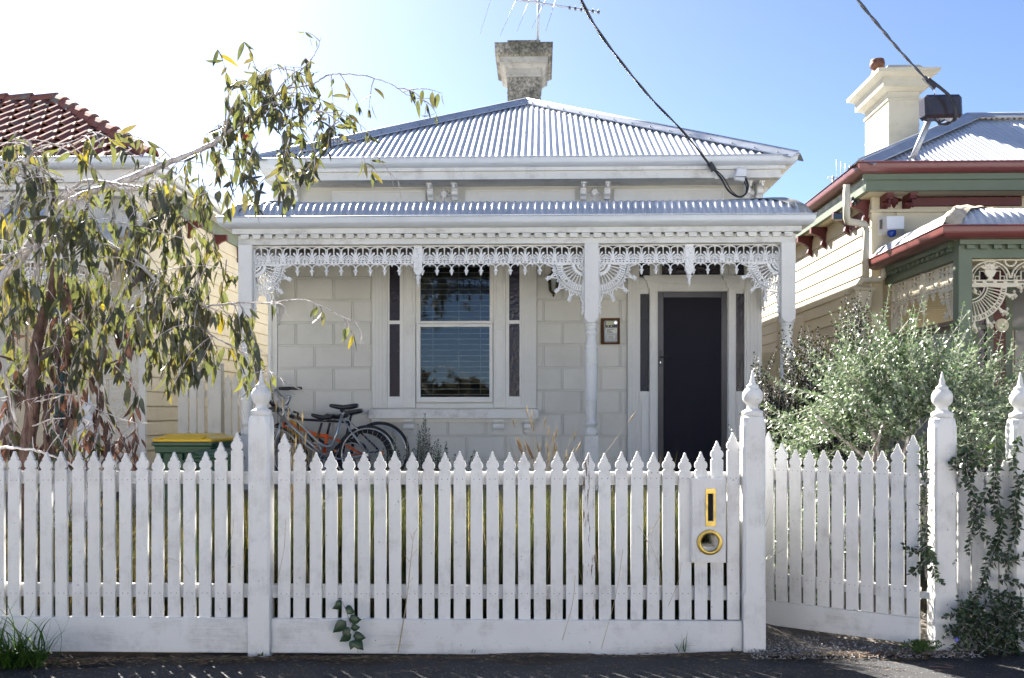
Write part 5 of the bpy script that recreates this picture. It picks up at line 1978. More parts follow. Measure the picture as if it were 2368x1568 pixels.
B('pane', M['rpane'], rwn, (X(2336, YW), X(2480, YW), YW - 0.015, YW - 0.002, wz(756, 2340), 3.1))
B('pane', M['rpane'], rwn, (X(2345, YW), X(2480, YW), YW - 0.015, YW - 0.002, 0.7, wz(764, 2340)))
# downpipes and rainhead
M['pipe'] = paint('cream_pipe_paint', (0.62, 0.56, 0.42), 0.45, 0.04, None, 0.2)
dpx = X(1992, YW - 0.1)
dy = YW - 0.06
dp = MB()
dp.tube([at(1957, 428, 11.56), at(1957, 505, 11.56), at(1959, 512, 11.57), at(1998, 519, 11.80), at(2001, 527, 11.80)], 0.041, 12)
tp = at(2001, 527, 11.80)
dp.tube([tp, (tp.x, tp.y, Z(662, 11.8, 2000))], 0.041, 12)
dp.tube([(tp.x, tp.y, Z(712, 11.8, 2000)), (tp.x, tp.y, 0.3)], 0.041, 12)
g0 = at(2042, 610, 11.72)
dp.tube([g0, at(2042, 640, 11.72), at(2034, 648, 11.74), at(1992, 648, 11.72), at(1986, 660, 11.72)], 0.036, 12)
dpo = dp.build('downpipe', M['pipe'], right)
mb = MB()
hx0, hx1 = X(1976, 11.72), X(2016, 11.72)
hz0, hz1 = Z(712, 11.72, 2000), Z(672, 11.72, 2000)
stack(mb, hx0, hx1, 11.70, 11.87, hz0, hz1, -0.02, 0.0)
stack(mb, hx0, hx1, 11.70, 11.87, hz1 + .0005, hz1 + 0.03, 0.02, 0.03)
mb.build('rainhead', M['pipe'], right)

# ------------------------------------------------------------------ fittings on the right house
al = thing('alarm_siren_box', 'white alarm siren box with a blue strobe under the right house eaves', 'alarm box', (X(2062, YW - .1), YW - 0.1, wz(545, 2062)))
M['alarm'] = plain('alarm_white', (0.66, 0.67, 0.68), 0.4, 0, 0.05)
ax0, ax1, az0, az1 = X(2050, 11.7), X(2090, 11.7), Z(535, 11.7, 2062), Z(500, 11.7, 2062)
mb = MB()
mb.add([(ax0, 11.70, az0 + 0.03), (ax1, 11.70, az0 + .03), (ax1, 11.70, az1), (ax0, 11.70, az1), (ax0 - 0.05, YW - .013, az0 - .02), (ax1 + .05, YW - .013, az0 - .02), (ax1 + .05, YW - .013, az1 + .03), (ax0 - .05, YW - .013, az1 + .03)],
       [(0, 1, 2, 3), (4, 0, 3, 7), (1, 5, 6, 2), (3, 2, 6, 7), (4, 5, 1, 0)])
mb.build('cover', M['alarm'], al)
mb = MB()
for k in range(8):
    t = k / 8
    zz = az1 - 0.03 - k * 0.014
    mb.box(ax0 - 0.042, ax0 - 0.018, 11.78, 11.83, zz, zz + 0.005)
mb.build('vent_slots', M['black'], al, kind='stuff')
MB().lathe([(0.05, 0), (0.052, -0.03), (0.045, -0.06), (0.02, -0.075), (0.004, -0.078)], (ax0 + ax1) / 2 - 0.02, 11.77, 16, z0=az0 + 0.02).build('strobe', plain('blue_lens', (0.01, 0.05, 0.28), 0.15), al)
fd = thing('flood_light', 'small black flood light under the right house side eave', 'light', tuple(at(1938, 497, 12.1)))
mb = MB()
q = at(1938, 497, 12.1)
mb.box(q.x - 0.06, q.x + 0.06, q.y - 0.02, q.y + 0.04, q.z - 0.06, q.z + 0.02)
mb.tube([q, q + Vector((0.10, 0.1, 0.07)), q + Vector((0.19, 0.1, 0.1))], 0.012, 6)
mb.build('body', M['black'], fd, bevel=0.01)
B('lens', M['glass'], fd, (q.x - 0.05, q.x + 0.05, q.y - 0.025, q.y - 0.0205, q.z - 0.05, q.z + 0.01))
q = at(1975, 466, 11.98)
sn_ = thing('motion_sensor', 'black round motion sensor beside the right house downpipe', 'sensor', tuple(q))
MB().box(q.x - 0.03, q.x + 0.08, q.y, q.y + 0.06, q.z, q.z + 0.06).build('mount', M['black'], sn_, bevel=0.008)
MB().ball((q.x + 0.0, q.y - 0.005, q.z - 0.02), 0.035, 12, 8).build('dome', M['black'], sn_)
# hot water unit and side gate panel between the houses
hw = thing('hot_water_unit', 'beige wall-mounted hot water unit between the two houses', 'water heater', tuple(at(1778, 812, 13.2)))
HYY = 13.3
hx0_ = RXW - 0.26
hz0_, hz1_ = Z(806, HYY, 1790), Z(732, HYY, 1790)
M['beige_metal'] = plain('beige_metal', (0.42, 0.36, 0.28), 0.4, 0, 0.06)
hwb = B('case', M['beige_metal'], hw, (RXW - 0.75, RXW - 0.44, HYY, HYY + 0.25, hz0_, hz1_), bevel=0.01)
B('exhaust_slot', M['black'], hw, (RXW - 0.72, RXW - 0.60, HYY - 0.006, HYY - 0.0005, hz1_ - 0.09, hz1_ - 0.065))
B('sticker', M['paper'], hw, (RXW - 0.73, RXW - 0.68, HYY - 0.004, HYY - 0.0005, hz1_ - 0.25, hz1_ - 0.14))
MB().tube([(RXW - 0.6, HYY + 0.1, hz0_), (RXW - 0.6, HYY + 0.1, hz0_ - 0.35)], 0.012, 6).build('pipe', M['black'], hw)
sg = thing('side_gate', 'butter-coloured boarded side gate right of the cottage', 'gate', (3.3, 13.5, 0.2))
for k in range(9):
    xa = XR + 0.02 + k * 0.142
    B('board', M['rcream'], sg, (xa, xa + 0.138, 13.6, 13.62, 0.25, Z(832, 13.6, 1790)))
B('cap_rail', M['rcream'], sg, (XR + 0.01, RXW - 0.03, 13.58, 13.64, Z(832, 13.6, 1790) + .001, Z(815, 13.6, 1790)))

# ================================================================== cables and aerials
M['cable'] = plain('black_cable', (0.012, 0.012, 0.018), 0.45)


def smooth_path(pts, n=8):
    """Catmull-Rom through the points"""
    pts = [Vector(p) for p in pts]
    P = [pts[0] * 2 - pts[1]] + pts + [pts[-1] * 2 - pts[-2]]
    out = []
    for i in range(1, len(P) - 2):
        for k in range(n):
            t = k / n
            a, b, c, d = P[i - 1], P[i], P[i + 1], P[i + 2]
            out.append(0.5 * ((2 * b) + (c - a) * t + (2 * a - 5 * b + 4 * c - d) * t * t + (3 * b - a - 3 * c + d) * t ** 3))
    out.append(pts[-1])
    return out


def twisted(name, pts, r, tw, parent, m):
    path = smooth_path(pts, 14)
    for ph_ in (0, PI):
        q, s = [], 0.0
        for i, p in enumerate(path):
            if i:
                s += (p - path[i - 1]).length
            a = ph_ + s * tw
            q.append(p + Vector((math.cos(a), 0.3 * math.sin(a), math.sin(a))) * r * 0.6)
        MB().tube(q, r, 6).build(name, m, parent)


c1 = thing('service_cable', 'black twisted power cable running down to the cottage cornice', 'cable', tuple(at(1665, 400, 11.44)))
twisted('strand', [(-9.1, -11.0, 6.6), (-2.6, -2.0, 5.0), at(1180, -420, 5.2), at(1270, -170, 6.4), at(1343, 0, 7.5), at(1400, 96, 8.4), at(1500, 222, 9.7), at(1580, 306, 10.6), at(1642, 383, 11.34)], 0.0085, 5, c1, M['cable'])
mb = MB()
mb.box(-0.03, 0.03, -0.02, 0.02, -0.05, 0.05)
o = mb.build('clamp', M['black'], c1, local=True)
o.location = at(1645, 386, 11.40) - Vector(c1.location)
o.rotation_euler = (0, -0.6, 0)
for dx_ in (0, 7):
    MB().tube(smooth_path([at(1645 + dx_ * .3, 387, 11.42), at(1665 + dx_, 410, 11.46), at(1683 + dx_, 440, 11.46), at(1705 + dx_ * .5, 455, 11.44), at(1722, 450, 11.44), at(1729 - dx_ * .6, 432, 11.45), at(1724 - dx_, 413, 11.46)], 8), 0.012 if dx_ == 0 else 0.007, 6).build('lead', M['cable'], c1)
B('wall_plate', M['trim'], c1, (X(1652, 11.48), X(1683, 11.48), 11.475, 11.4845, Z(414, 11.48, 1665), Z(405, 11.48, 1665)))
jb = thing('junction_box', 'small white junction box at the right end of the cottage cornice', 'junction box', tuple(at(1711, 418, 11.44)))
mb = MB()
mb.box(-0.06, 0.06, -0.045, 0.035, -0.075, 0.075)
o = mb.build('body', M['alarm'], jb, local=True, bevel=0.014)
o.location = at(1711, 405, 11.42) - Vector(jb.location)
o.rotation_euler = (0, 0.28, 0)
mb = MB()
mb.box(-0.064, 0.064, -0.05, 0.038, -0.035, -0.027)
o = mb.build('strap', M['black'], jb, local=True)
o.location = at(1711, 405, 11.42) - Vector(jb.location)
o.rotation_euler = (0, 0.0, 0)

sp_ = thing('service_pole', 'leaning galvanised pole with a black connection box on the right roof', 'pole', tuple(at(2105, 375, 11.75)))
p0, p1 = at(2106, 374, 11.75), at(2152, 268, 11.75)
MB().tube([p0, p1], 0.034, 12).build('pipe', M['galv'], sp_)
MB().lathe([(0.10, -0.03), (0.09, 0.0), (0.06, 0.03), (0.045, 0.06), (0.036, 0.08)], p0.x, p0.y, 14, z0=p0.z - 0.02).build('boot', M['lead'], sp_)
bxq = at(2174, 250, 11.6)
mb = MB()
mb.box(-0.225, 0.225, -0.10, 0.10, -0.135, 0.135)
M['box_brown'] = plain('brown_black_plastic', (0.030, 0.024, 0.026), 0.22, 0, 0.35, 5)
o = mb.build('connection_box', M['box_brown'], sp_, local=True, bevel=0.035)
o.location = bxq - Vector(sp_.location)
o.rotation_euler = (0, -0.04, 0.12)
c2 = thing('service_cable', 'black bundled power cable looping into the box on the right roof', 'cable', tuple(at(2150, 190, 11.4)))
twisted('strand', [(-8.8, -11.0, 6.7), (-0.8, 0.0, 5.2), at(1880, -200, 6.6), at(1940, -70, 7.6), at(1983, 0, 8.4), at(2030, 58, 9.2), at(2080, 118, 10.2), at(2130, 172, 11.1), at(2145, 190, 11.35)], 0.0105, 6, c2, M['cable'])
for k in range(3):
    e = k * 3
    MB().tube(smooth_path([at(2140 + e, 186 - e, 11.36), at(2170 + e, 203, 11.4), at(2193 + e, 225, 11.42), at(2207 + e * .5, 255, 11.42), at(2203 + e, 277, 11.46), at(2190, 288 - e * .6, 11.55), at(2175 - e, 287, 11.56), at(2160 + k * 12, 277, 11.56)], 7), 0.010, 6).build('lead', M['cable'], c2)
mb = MB()
mb.box(-0.02, 0.02, -0.02, 0.02, -0.09, 0.09)
o = mb.build('clamp', M['black'], c2, local=True)
o.location = at(2148, 192, 11.37) - Vector(c2.location)
o.rotation_euler = (0, -0.75, 0)
MB().tube([at(2160, 205, 11.45), at(2161, 224, 11.5)], 0.007, 6).build('hook', M['steel'], c2)

pp = thing('power_pole', 'timber power pole on the far side of the street that carries the cables', 'pole', (-9.0, -11.1, 0))
MB().tube([(-9.0, -11.15, -0.1), (-9.0, -11.15, 7.6)], [0.15, 0.11], 12).build('pole', M['galv'], pp)
MB().box(-9.9, -8.1, -11.03, -10.9, 6.55, 6.68).build('crossarm', M['galv'], pp)

an = thing('television_aerial', 'metal television aerial on a mast above the stained chimney', 'aerial', (X(1244, CY + .1), CY + 0.1, czp(93)))
AY = CY - 0.05
MB().tube([at(1243, 110, AY), at(1246, -60, AY)], 0.021, 8).build('mast', M['galv'], an)
b0_, b1_ = at(1160, -6, AY - .05), at(1387, 29, AY - .05)
MB().tube([b0_, b1_], 0.015, 6).build('boom', M['steel'], an)
MB().tube([at(1215, -4, AY - .05), at(1288, 16, AY - .05)], 0.009, 6).build('boom', M['steel'], an)
# long elements lean towards the viewer's lower left, short directors follow along the boom
for (xa, ya, xb, yb) in ((1150, -55, 1109, 82), (1192, 3, 1156, 83), (1222, 4, 1195, 74), (1258, 6, 1229, 67), (1285, -2, 1262, 72)):
    A_, B_ = at(xa, ya, AY - .06), at(xb, yb, AY - 0.55)
    MB().tube([A_ * 1.0 + (A_ - B_) * 0.9, A_, B_], 0.0055, 5).build('element', M['galv'], an)
for k in range(6):
    xa = 1317 + k * 13.4
    ya = 19 + k * 2.0
    q = at(xa, ya, AY - .05)
    MB().tube([q + Vector((-0.025, -0.14, -0.075)), q + Vector((0.025, 0.14, 0.075))], 0.006, 5).build('director', M['galv'], an)
    MB().tube([q + Vector((-0.035, -0.1, -0.03)), q + Vector((0.01, 0.1, 0.09))], 0.005, 5).build('director', M['galv'], an)
    B('insulator', M['black'], an, (q.x - 0.014, q.x + 0.014, q.y - 0.02, q.y + 0.02, q.z - 0.02, q.z + 0.02))
an2 = thing('television_aerial', 'distant small aerial showing over the right house side gutter', 'aerial', tuple(at(1935, 430, 18)))
MB().tube([at(1926, 440, 18), at(1926, 408, 18)], 0.02, 6).build('mast', M['galv'], an2)
MB().tube([at(1913, 411, 18), at(1975, 414, 18)], 0.013, 6).build('boom', M['galv'], an2)
for k, (xa, h) in enumerate(((1934, 45), (1944, 40), (1954, 36), (1964, 32))):
    MB().tube([at(xa, 414, 18), at(xa, 414 - h, 18)], 0.008, 5).build('element', M['galv'], an2)
# ================================================================== bins
def wheelie_bin(name, label, cx, cy, zb, w, d, h, body, lid, group=None, rz=0.0):
    t = thing(name, label, 'bin', (cx, cy, zb), group, rz)
    mb = MB()
    a = 0.80

    def ring_(k, z, e=0.0):
        return [(-w / 2 * k - e, -d / 2 * k - e, z), (w / 2 * k + e, -d / 2 * k - e, z), (w / 2 * k + e, d / 2 * k + e, z), (-w / 2 * k - e, d / 2 * k + e, z)]
    rings = [ring_(a, 0.05), ring_(0.96, h - 0.12), ring_(0.97, h - 0.118, 0.018), ring_(0.98, h - 0.05, 0.02), ring_(1.0, h - 0.048, 0.034), ring_(1.0, h - 0.012, 0.034)]
    vs_ = [p for r in rings for p in r]
    fs = [(i * 4 + k, i * 4 + (k + 1) % 4, (i + 1) * 4 + (k + 1) % 4, (i + 1) * 4 + k) for i in range(5) for k in range(4)] + [(3, 2, 1, 0), (20, 21, 22, 23)]
    mb.add(vs_, fs)
    for k in range(5):
        x = -w * 0.4 + k * w * 0.2
        mb.box(x - 0.006, x + 0.006, -d / 2 - 0.018, -d / 2 + 0.02, h - 0.19, h - 0.119)
    mb.build('body', body, t, local=True, bevel=0.006)
    mb = MB()
    e = 0.028
    r2 = [ring_(1.0, h - 0.010, e), ring_(1.0, h + 0.020, e), ring_(0.93, h + 0.040, 0.0), ring_(0.84, h + 0.042, 0), ring_(0.80, h + 0.060, 0), ring_(0.62, h + 0.068, 0)]
    vs_ = [p for r in r2 for p in r]
    fs = [(i * 4 + k, i * 4 + (k + 1) % 4, (i + 1) * 4 + (k + 1) % 4, (i + 1) * 4 + k) for i in range(5) for k in range(4)] + [(20, 21, 22, 23), (3, 2, 1, 0)]
    mb.add(vs_, fs)
    mb.box(-w * 0.42, -w * 0.36, -d / 2 - 0.04, -d / 2 + 0.1, h + 0.0205, h + 0.045)
    mb.box(w * 0.36, w * 0.42, -d / 2 - 0.04, -d / 2 + 0.1, h + 0.0205, h + 0.045)
    mb.build('lid', lid, t, local=True, bevel=0.008)
    for s in (-1, 1):
        MB().tube([(s * (w * .36), d * .38, 0.1), (s * (w * .36 + .05), d * .38, 0.1)], 0.1, 14).build('wheel', M['rubber'], t, local=True)
    return t


M['bin_green'] = plain('bin_green', (0.020, 0.075, 0.035), 0.45, 0, 0.1)
M['bin_yellow'] = plain('bin_yellow', (0.72, 0.44, 0.01), 0.4, 0, 0.06)
by = 9.75
wheelie_bin('wheelie_bin', 'green wheelie bin with a bright yellow lid behind the left fence', X(428, by), by + 0.3, Z(1015, by, 428) - 1.06, 0.55, 0.62, 1.04, M['bin_green'], M['bin_yellow'], rz=-0.06)
wheelie_bin('wheelie_bin', 'smaller all-green wheelie bin right of the yellow-lidded one', X(487, 9.5), 9.7, Z(1052, 9.5, 487) - 0.86, 0.34, 0.45, 0.84, M['bin_green'], M['bin_green'], rz=0.05)

# ================================================================== bicycles
def zq(zx, zy, Y):
    return at(612.5 + zx / 5.854, 866.8 + zy / 5.854, Y)


def bike_wheel(parent, c, r, tyre_r, rimm, knob_=False, nsp=28):
    w = MB()
    n = 44
    tub = [(c.x + r_ * math.cos(2 * PI * k / n), c.y, c.z + r_ * math.sin(2 * PI * k / n)) for k in range(n + 1) for r_ in (r - tyre_r,)]
    w.tube(tub, tyre_r, 8, cap=False)
    if knob_:
        for k in range(88):
            a = 2 * PI * k / 88
            for dy_ in (-0.016, 0.016, 0.0):
                rr = r + (0.001 if dy_ else 0.004)
                p = Vector((c.x + rr * math.cos(a), c.y + dy_, c.z + rr * math.sin(a)))
                w.box(p.x - .005, p.x + .005, p.y - .005, p.y + .005, p.z - .005, p.z + .005)
    tyre = w.build('wheel', M['rubber'], parent)
    rm = MB()
    rr = r - tyre_r * 2 - 0.004
    rm.tube([(c.x + rr * math.cos(2 * PI * k / n), c.y, c.z + rr * math.sin(2 * PI * k / n)) for k in range(n + 1)], 0.010, 6, cap=False)
    rm.build('rim', rimm, tyre)
    s = MB()
    for k in range(nsp):
        a = 2 * PI * k / nsp
        b = a + (0.5 if k % 2 else -0.5)
        s.tube([(c.x + 0.02 * math.cos(b), c.y + (0.025 if k % 4 < 2 else -0.025), c.z + 0.02 * math.sin(b)), (c.x + rr * math.cos(a), c.y, c.z + rr * math.sin(a))], 0.0017, 3, cap=False)
    s.tube([(c.x, c.y - 0.045, c.z), (c.x, c.y + 0.045, c.z)], 0.018, 8)
    s.build('spokes', M['steel'], tyre)
    return tyre


def saddle(parent, p, L=0.27, w=0.07, m=None, tilt=0.0):
    """p is the middle of the saddle top, nose to -x"""
    mb = MB()
    secs = [(-0.52, 0.022, 0.030, -0.005), (-0.45, 0.030, 0.045, 0.0), (-0.25, 0.036, 0.055, -0.006), (0.0, 0.055, 0.06, -0.012), (0.22, 0.095, 0.065, -0.002), (0.40, 0.105, 0.06, 0.006), (0.49, 0.085, 0.05, 0.004)]
    n = 10
    vs_ = []
    for u, hw, th, dz in secs:
        for k in range(n):
            a = 2 * PI * k / n
            vs_.append((p.x + u * L, p.y + hw * math.cos(a) * w / 0.07 * 0.7, p.z + dz - th * 0.5 + th * 0.5 * math.sin(a) + tilt * u))
    fs = [(i * n + k, i * n + (k + 1) % n, (i + 1) * n + (k + 1) % n, (i + 1) * n + k) for i in range(len(secs) - 1) for k in range(n)]
    fs += [tuple(range(n))[::-1], tuple(range((len(secs) - 1) * n, len(secs) * n))]
    mb.add(vs_, fs, True)
    s = mb.build('saddle', m or M['seat'], parent)
    MB().tube([(p.x - 0.06, p.y, p.z - .05), (p.x + .03, p.y, p.z - .075), (p.x + 0.09, p.y, p.z - .055)], 0.006, 5).build('saddle_rail', M['steel'], s)
    return s


M['seat'] = plain('saddle_vinyl', (0.014, 0.016, 0.022), 0.32)
M['silver'] = plain('silver_frame', (0.40, 0.42, 0.43), 0.3, 0.75, 0.12, 8)
M['orange'] = plain('orange_frame', (0.78, 0.13, 0.02), 0.28, 0, 0.1)
M['yellow'] = plain('yellow_frame', (0.66, 0.38, 0.02), 0.28, 0, 0.12)
M['amber'] = plain('amber_reflector', (0.80, 0.25, 0.01), 0.2)
M['redbrown'] = plain('dark_grip', (0.03, 0.022, 0.02), 0.6)

# silver step-through
Y1 = 11.30
bk = thing('bicycle', 'silver step-through bicycle with black saddle, nearest of the parked bikes', 'bicycle', (X(760, Y1), Y1, ZFL), 'bicycles leaning on the veranda wall')
rh, fh = zq(1390, 1080, Y1), zq(110, 1080, Y1)
R_ = 0.338
bike_wheel(bk, rh, R_, 0.017, M['steel'])
bike_wheel(bk, fh, R_, 0.017, M['steel'])
fr = MB()
bb = zq(850, 1160, Y1)
T = lambda pts, r, m='silver', nm='tube': MB().tube(smooth_path([zq(a, b, Y1) for a, b in pts], 5), r, 8)
fr.tube([zq(262, 470, Y1), zq(232, 600, Y1)], 0.020, 10)
fr.tube([zq(238, 575, Y1), bb], 0.0165, 10)
fr.tube(smooth_path([zq(300, 470, Y1), zq(500, 690, Y1), zq(690, 880, Y1), zq(780, 950, Y1), zq(850, 970, Y1), zq(930, 945, Y1)], 6), 0.0155, 10)
fr.tube([zq(1048, 540, Y1), bb], 0.0165, 10)
for dy_ in (-0.035, 0.035):
    o_ = Vector((0, dy_, 0))
    fr.tube([zq(1045, 590, Y1) + o_ * .5, rh + o_], 0.008, 6)
    fr.tube([bb + o_, rh + o_], 0.009, 6)
fr.build('frame', M['silver'], bk)
fk = MB()
for dy_ in (-0.04, 0.04):
    fk.tube([zq(230, 610, Y1) + Vector((0, dy_ * .6, 0)), zq(190, 780, Y1) + Vector((0, dy_, 0)), fh + Vector((0, dy_, 0))], [0.014, 0.012, 0.008], 7)
fk.build('fork', M['silver'], bk)
st = MB()
st.tube([zq(280, 440, Y1), zq(345, 290, Y1), zq(330, 285, Y1), zq(235, 292, Y1)], 0.013, 8)
st.lathe([(0.024, 0), (0.026, 0.02), (0.018, 0.035)], zq(290, 430, Y1).x, Y1, 10, z0=zq(290, 430, Y1).z - .02)
st.build('stem', M['steel'], bk)
hb = MB()
q0 = zq(235, 292, Y1)
hb.tube(smooth_path([q0 + Vector((0, 0.1, 0)), q0, q0 + Vector((-0.03, -0.12, 0.06)), zq(170, 190, Y1 - .22), zq(230, 182, Y1 - .28), zq(480, 182, Y1 - .33)], 6), 0.011, 8)
hbo = hb.build('handlebar', M['steel'], bk)
MB().tube([zq(335, 182, Y1 - .31), zq(495, 185, Y1 - .335)], 0.019, 10).build('grip', M['redbrown'], hbo)
MB().tube([zq(195, 185, Y1 - .27), zq(330, 185, Y1 - .31)], 0.021, 10).build('shifter', M['black'], hbo)
MB().tube(smooth_path([zq(270, 215, Y1 - .29), zq(350, 235, Y1 - .3), zq(408, 272, Y1 - .3)], 4), 0.006, 6).build('brake_lever', M['steel'], hbo)
MB().lathe([(0.03, 0), (0.03, 0.012), (0.024, 0.022), (0.01, 0.027)], zq(255, 335, Y1 - .1).x, Y1 - .1, 12, z0=zq(255, 345, Y1 - .1).z).build('bell', M['steel'], hbo)
cb = MB()
cb.tube(smooth_path([zq(160, 190, Y1 - .2), zq(105, 215, Y1 - .15), zq(95, 300, Y1 - .1), zq(150, 480, Y1), zq(215, 560, Y1)], 5), 0.0035, 5)
cb.tube(smooth_path([zq(160, 200, Y1 - .2), zq(120, 240, Y1 - .15), zq(110, 340, Y1 - .1), zq(170, 500, Y1), zq(240, 600, Y1)], 5), 0.0035, 5)
cb.build('cables', M['cable'], bk)
saddle(bk, zq(1070, 392, Y1), 0.32, 0.085)
MB().tube([zq(1075, 500, Y1), zq(1040, 560, Y1)], 0.013, 8).build('seat_post', M['steel'], bk)
cr = MB()
cr.tube([bb + Vector((0, -0.06, 0)), bb + Vector((-0.06, -0.07, -0.15))], 0.010, 6)
cr.box(bb.x - 0.11, bb.x - 0.02, bb.y - 0.16, bb.y - 0.07, bb.z - 0.165, bb.z - 0.145)
cr.build('crank', M['steel'], bk)
MB().tube([(bb.x + 0.085 * math.cos(a), bb.y - 0.05, bb.z + 0.085 * math.sin(a)) for a in [i * PI / 14 for i in range(29)]], 0.006, 5, cap=False).build('chainring', M['steel'], bk)
bc = MB()
bc.tube(smooth_path([zq(1150, 640, Y1 - .04), zq(1200, 700, Y1 - .05), zq(1260, 740, Y1 - .05)], 4), 0.008, 6)
bc.tube(smooth_path([zq(1090, 580, Y1 - .03), zq(1140, 620, Y1 - .05), zq(1165, 660, Y1 - .05)], 4), 0.005, 5)
bc.build('brake_caliper', M['steel'], bk)
MB().box(zq(1580, 1030, Y1).x, zq(1608, 1030, Y1).x, Y1 - .03, Y1 - .02, zq(1580, 1090, Y1).z, zq(1580, 1030, Y1).z).build('reflector', M['amber'], bk)
# orange and yellow mountain bike
Y2 = 11.47
bk2 = thing('bicycle', 'orange and yellow mountain bicycle with knobbly tyres behind the silver one', 'bicycle', (X(770, Y2), Y2, ZFL), 'bicycles leaning on the veranda wall')
rh, fh = zq(1345, 1100, Y2), zq(-100, 1085, Y2)
bike_wheel(bk2, rh, 0.328, 0.026, M['black'], True)
bike_wheel(bk2, fh, 0.328, 0.026, M['black'], True)
bb = zq(800, 1060, Y2)
fr = MB()
fr.tube(smooth_path([zq(330, 640, Y2), zq(500, 735, Y2), zq(690, 810, Y2), zq(830, 830, Y2)], 5), [0.024] * 16, 10)
fr.tube([zq(842, 800, Y2), bb], 0.019, 10)
for dy_ in (-0.04, 0.04):
    fr.tube([zq(838, 840, Y2), zq(980, 880, Y2) + Vector((0, dy_, 0)), rh + Vector((0, dy_, 0))], 0.011, 6)
    fr.tube([bb, rh + Vector((0, dy_, 0))], 0.012, 6)
fr.tube([zq(245, 610, Y2), zq(215, 740, Y2)], 0.024, 10)
fr.build('frame', M['orange'], bk2)
MB().tube(smooth_path([zq(230, 690, Y2), zq(420, 830, Y2), zq(620, 960, Y2), zq(800, 1060, Y2)], 5), 0.028, 10).build('down_tube', M['orange'], bk2)
MB().tube(smooth_path([zq(330, 622, Y2), zq(430, 672, Y2), zq(560, 740, Y2)], 5), 0.019, 8).build('top_tube_stripe', M['yellow'], bk2)
MB().tube([zq(320, 745, Y2 - .015), zq(520, 890, Y2 - .015)], 0.021, 8).build('down_tube_stripe', M['yellow'], bk2)
fk = MB()
for dy_ in (-0.06, 0.06):
    fk.tube([zq(212, 745, Y2) + Vector((0, dy_, 0)), fh + Vector((0, dy_, 0))], 0.017, 8)
fk.build('fork', M['steel'], bk2)
MB().tube([zq(880, 650, Y2), zq(842, 800, Y2)], 0.014, 8).build('seat_post', M['black'], bk2)
saddle(bk2, zq(975, 520, Y2), 0.26, 0.075)
hb = MB()
hb.tube(smooth_path([zq(245, 600, Y2), zq(250, 520, Y2), zq(240, 480, Y2), zq(120, 440, Y2 - .28)], 5), 0.012, 8)
hb.tube([zq(240, 480, Y2), zq(330, 470, Y2 + .25)], 0.012, 8)
hbo = hb.build('handlebar', M['black'], bk2)
MB().tube([zq(140, 440, Y2 - .2), zq(60, 350, Y2 - .4)], 0.022, 8).build('grip', M['redbrown'], hbo)
MB().box(zq(120, 500, Y2).x, zq(250, 500, Y2).x, Y2 - .25, Y2 - .1, zq(120, 500, Y2).z, zq(120, 440, Y2).z).build('shifter', M['black'], hbo, bevel=0.012)
# small child's bicycle
Y3 = 11.40
bk3 = thing('bicycle', "small child's bicycle with black saddle between the silver and orange bikes", 'bicycle', (X(740, Y3), Y3, ZFL), 'bicycles leaning on the veranda wall')
rh, fh = zq(1165, 1130, Y3), zq(330, 1130, Y3)
bike_wheel(bk3, rh, 0.225, 0.022, M['steel'], False, 20)
bike_wheel(bk3, fh, 0.225, 0.022, M['steel'], False, 20)
bb = zq(790, 1130, Y3)
fr = MB()
fr.tube([zq(700, 860, Y3), bb], 0.017, 8)
fr.tube([zq(480, 820, Y3), zq(560, 960, Y3), bb], 0.02, 8)
fr.tube(smooth_path([zq(480, 830, Y3), zq(590, 920, Y3), zq(720, 930, Y3)], 4), 0.017, 8)
for dy_ in (-0.04, 0.04):
    fr.tube([zq(710, 900, Y3), rh + Vector((0, dy_, 0))], 0.009, 6)
    fr.tube([bb, rh + Vector((0, dy_, 0))], 0.010, 6)
    fr.tube([zq(470, 850, Y3) + Vector((0, dy_, 0)), fh + Vector((0, dy_, 0))], 0.011, 6)
fr.build('frame', M['silver'], bk3)
MB().tube([zq(770, 650, Y3), zq(700, 870, Y3)], 0.014, 8).build('seat_post', M['black'], bk3)
saddle(bk3, zq(780, 530, Y3), 0.25, 0.08, tilt=-0.02)
hb = MB()
hb.tube([zq(480, 830, Y3), zq(450, 700, Y3), zq(430, 620, Y3)], 0.012, 8)
hb.tube([zq(300, 550, Y3 - .25), zq(430, 610, Y3), zq(500, 600, Y3 + .1)], 0.011, 8)
hbo = hb.build('handlebar', M['black'], bk3)
MB().tube([zq(340, 555, Y3 - .15), zq(470, 590, Y3 - .2)], 0.02, 8).build('grip', M['redbrown'], hbo)
MB().box(zq(945, 1030, Y3).x, zq(975, 1030, Y3).x, Y3 - .03, Y3 - .02, zq(945, 1045, Y3).z, zq(945, 1010, Y3).z).build('reflector', M['amber'], bk3)
# fourth, against the wall
Y4 = 11.68
bk4 = thing('bicycle', 'dark bicycle with a shiny rim against the wall, rearmost of the bikes', 'bicycle', (X(790, Y4), Y4, ZFL), 'bicycles leaning on the veranda wall')
rh, fh = zq(1555, 1035, Y4), zq(300, 1035, Y4)
bike_wheel(bk4, rh, 0.352, 0.020, M['steel'])
bike_wheel(bk4, fh, 0.352, 0.020, M['steel'])
bb = zq(1040, 1100, Y4)
fr = MB()
fr.tube([zq(420, 640, Y4), bb], 0.018, 8)
fr.tube([zq(430, 600, Y4), zq(1150, 640, Y4)], 0.015, 8)
fr.tube([zq(1170, 520, Y4), bb], 0.015, 8)
for dy_ in (-0.04, 0.04):
    fr.tube([zq(1150, 640, Y4), rh + Vector((0, dy_, 0))], 0.008, 6)
    fr.tube([bb, rh + Vector((0, dy_, 0))], 0.009, 6)
    fr.tube([zq(410, 680, Y4), fh + Vector((0, dy_, 0))], 0.010, 6)
fr.build('frame', M['black'], bk4)
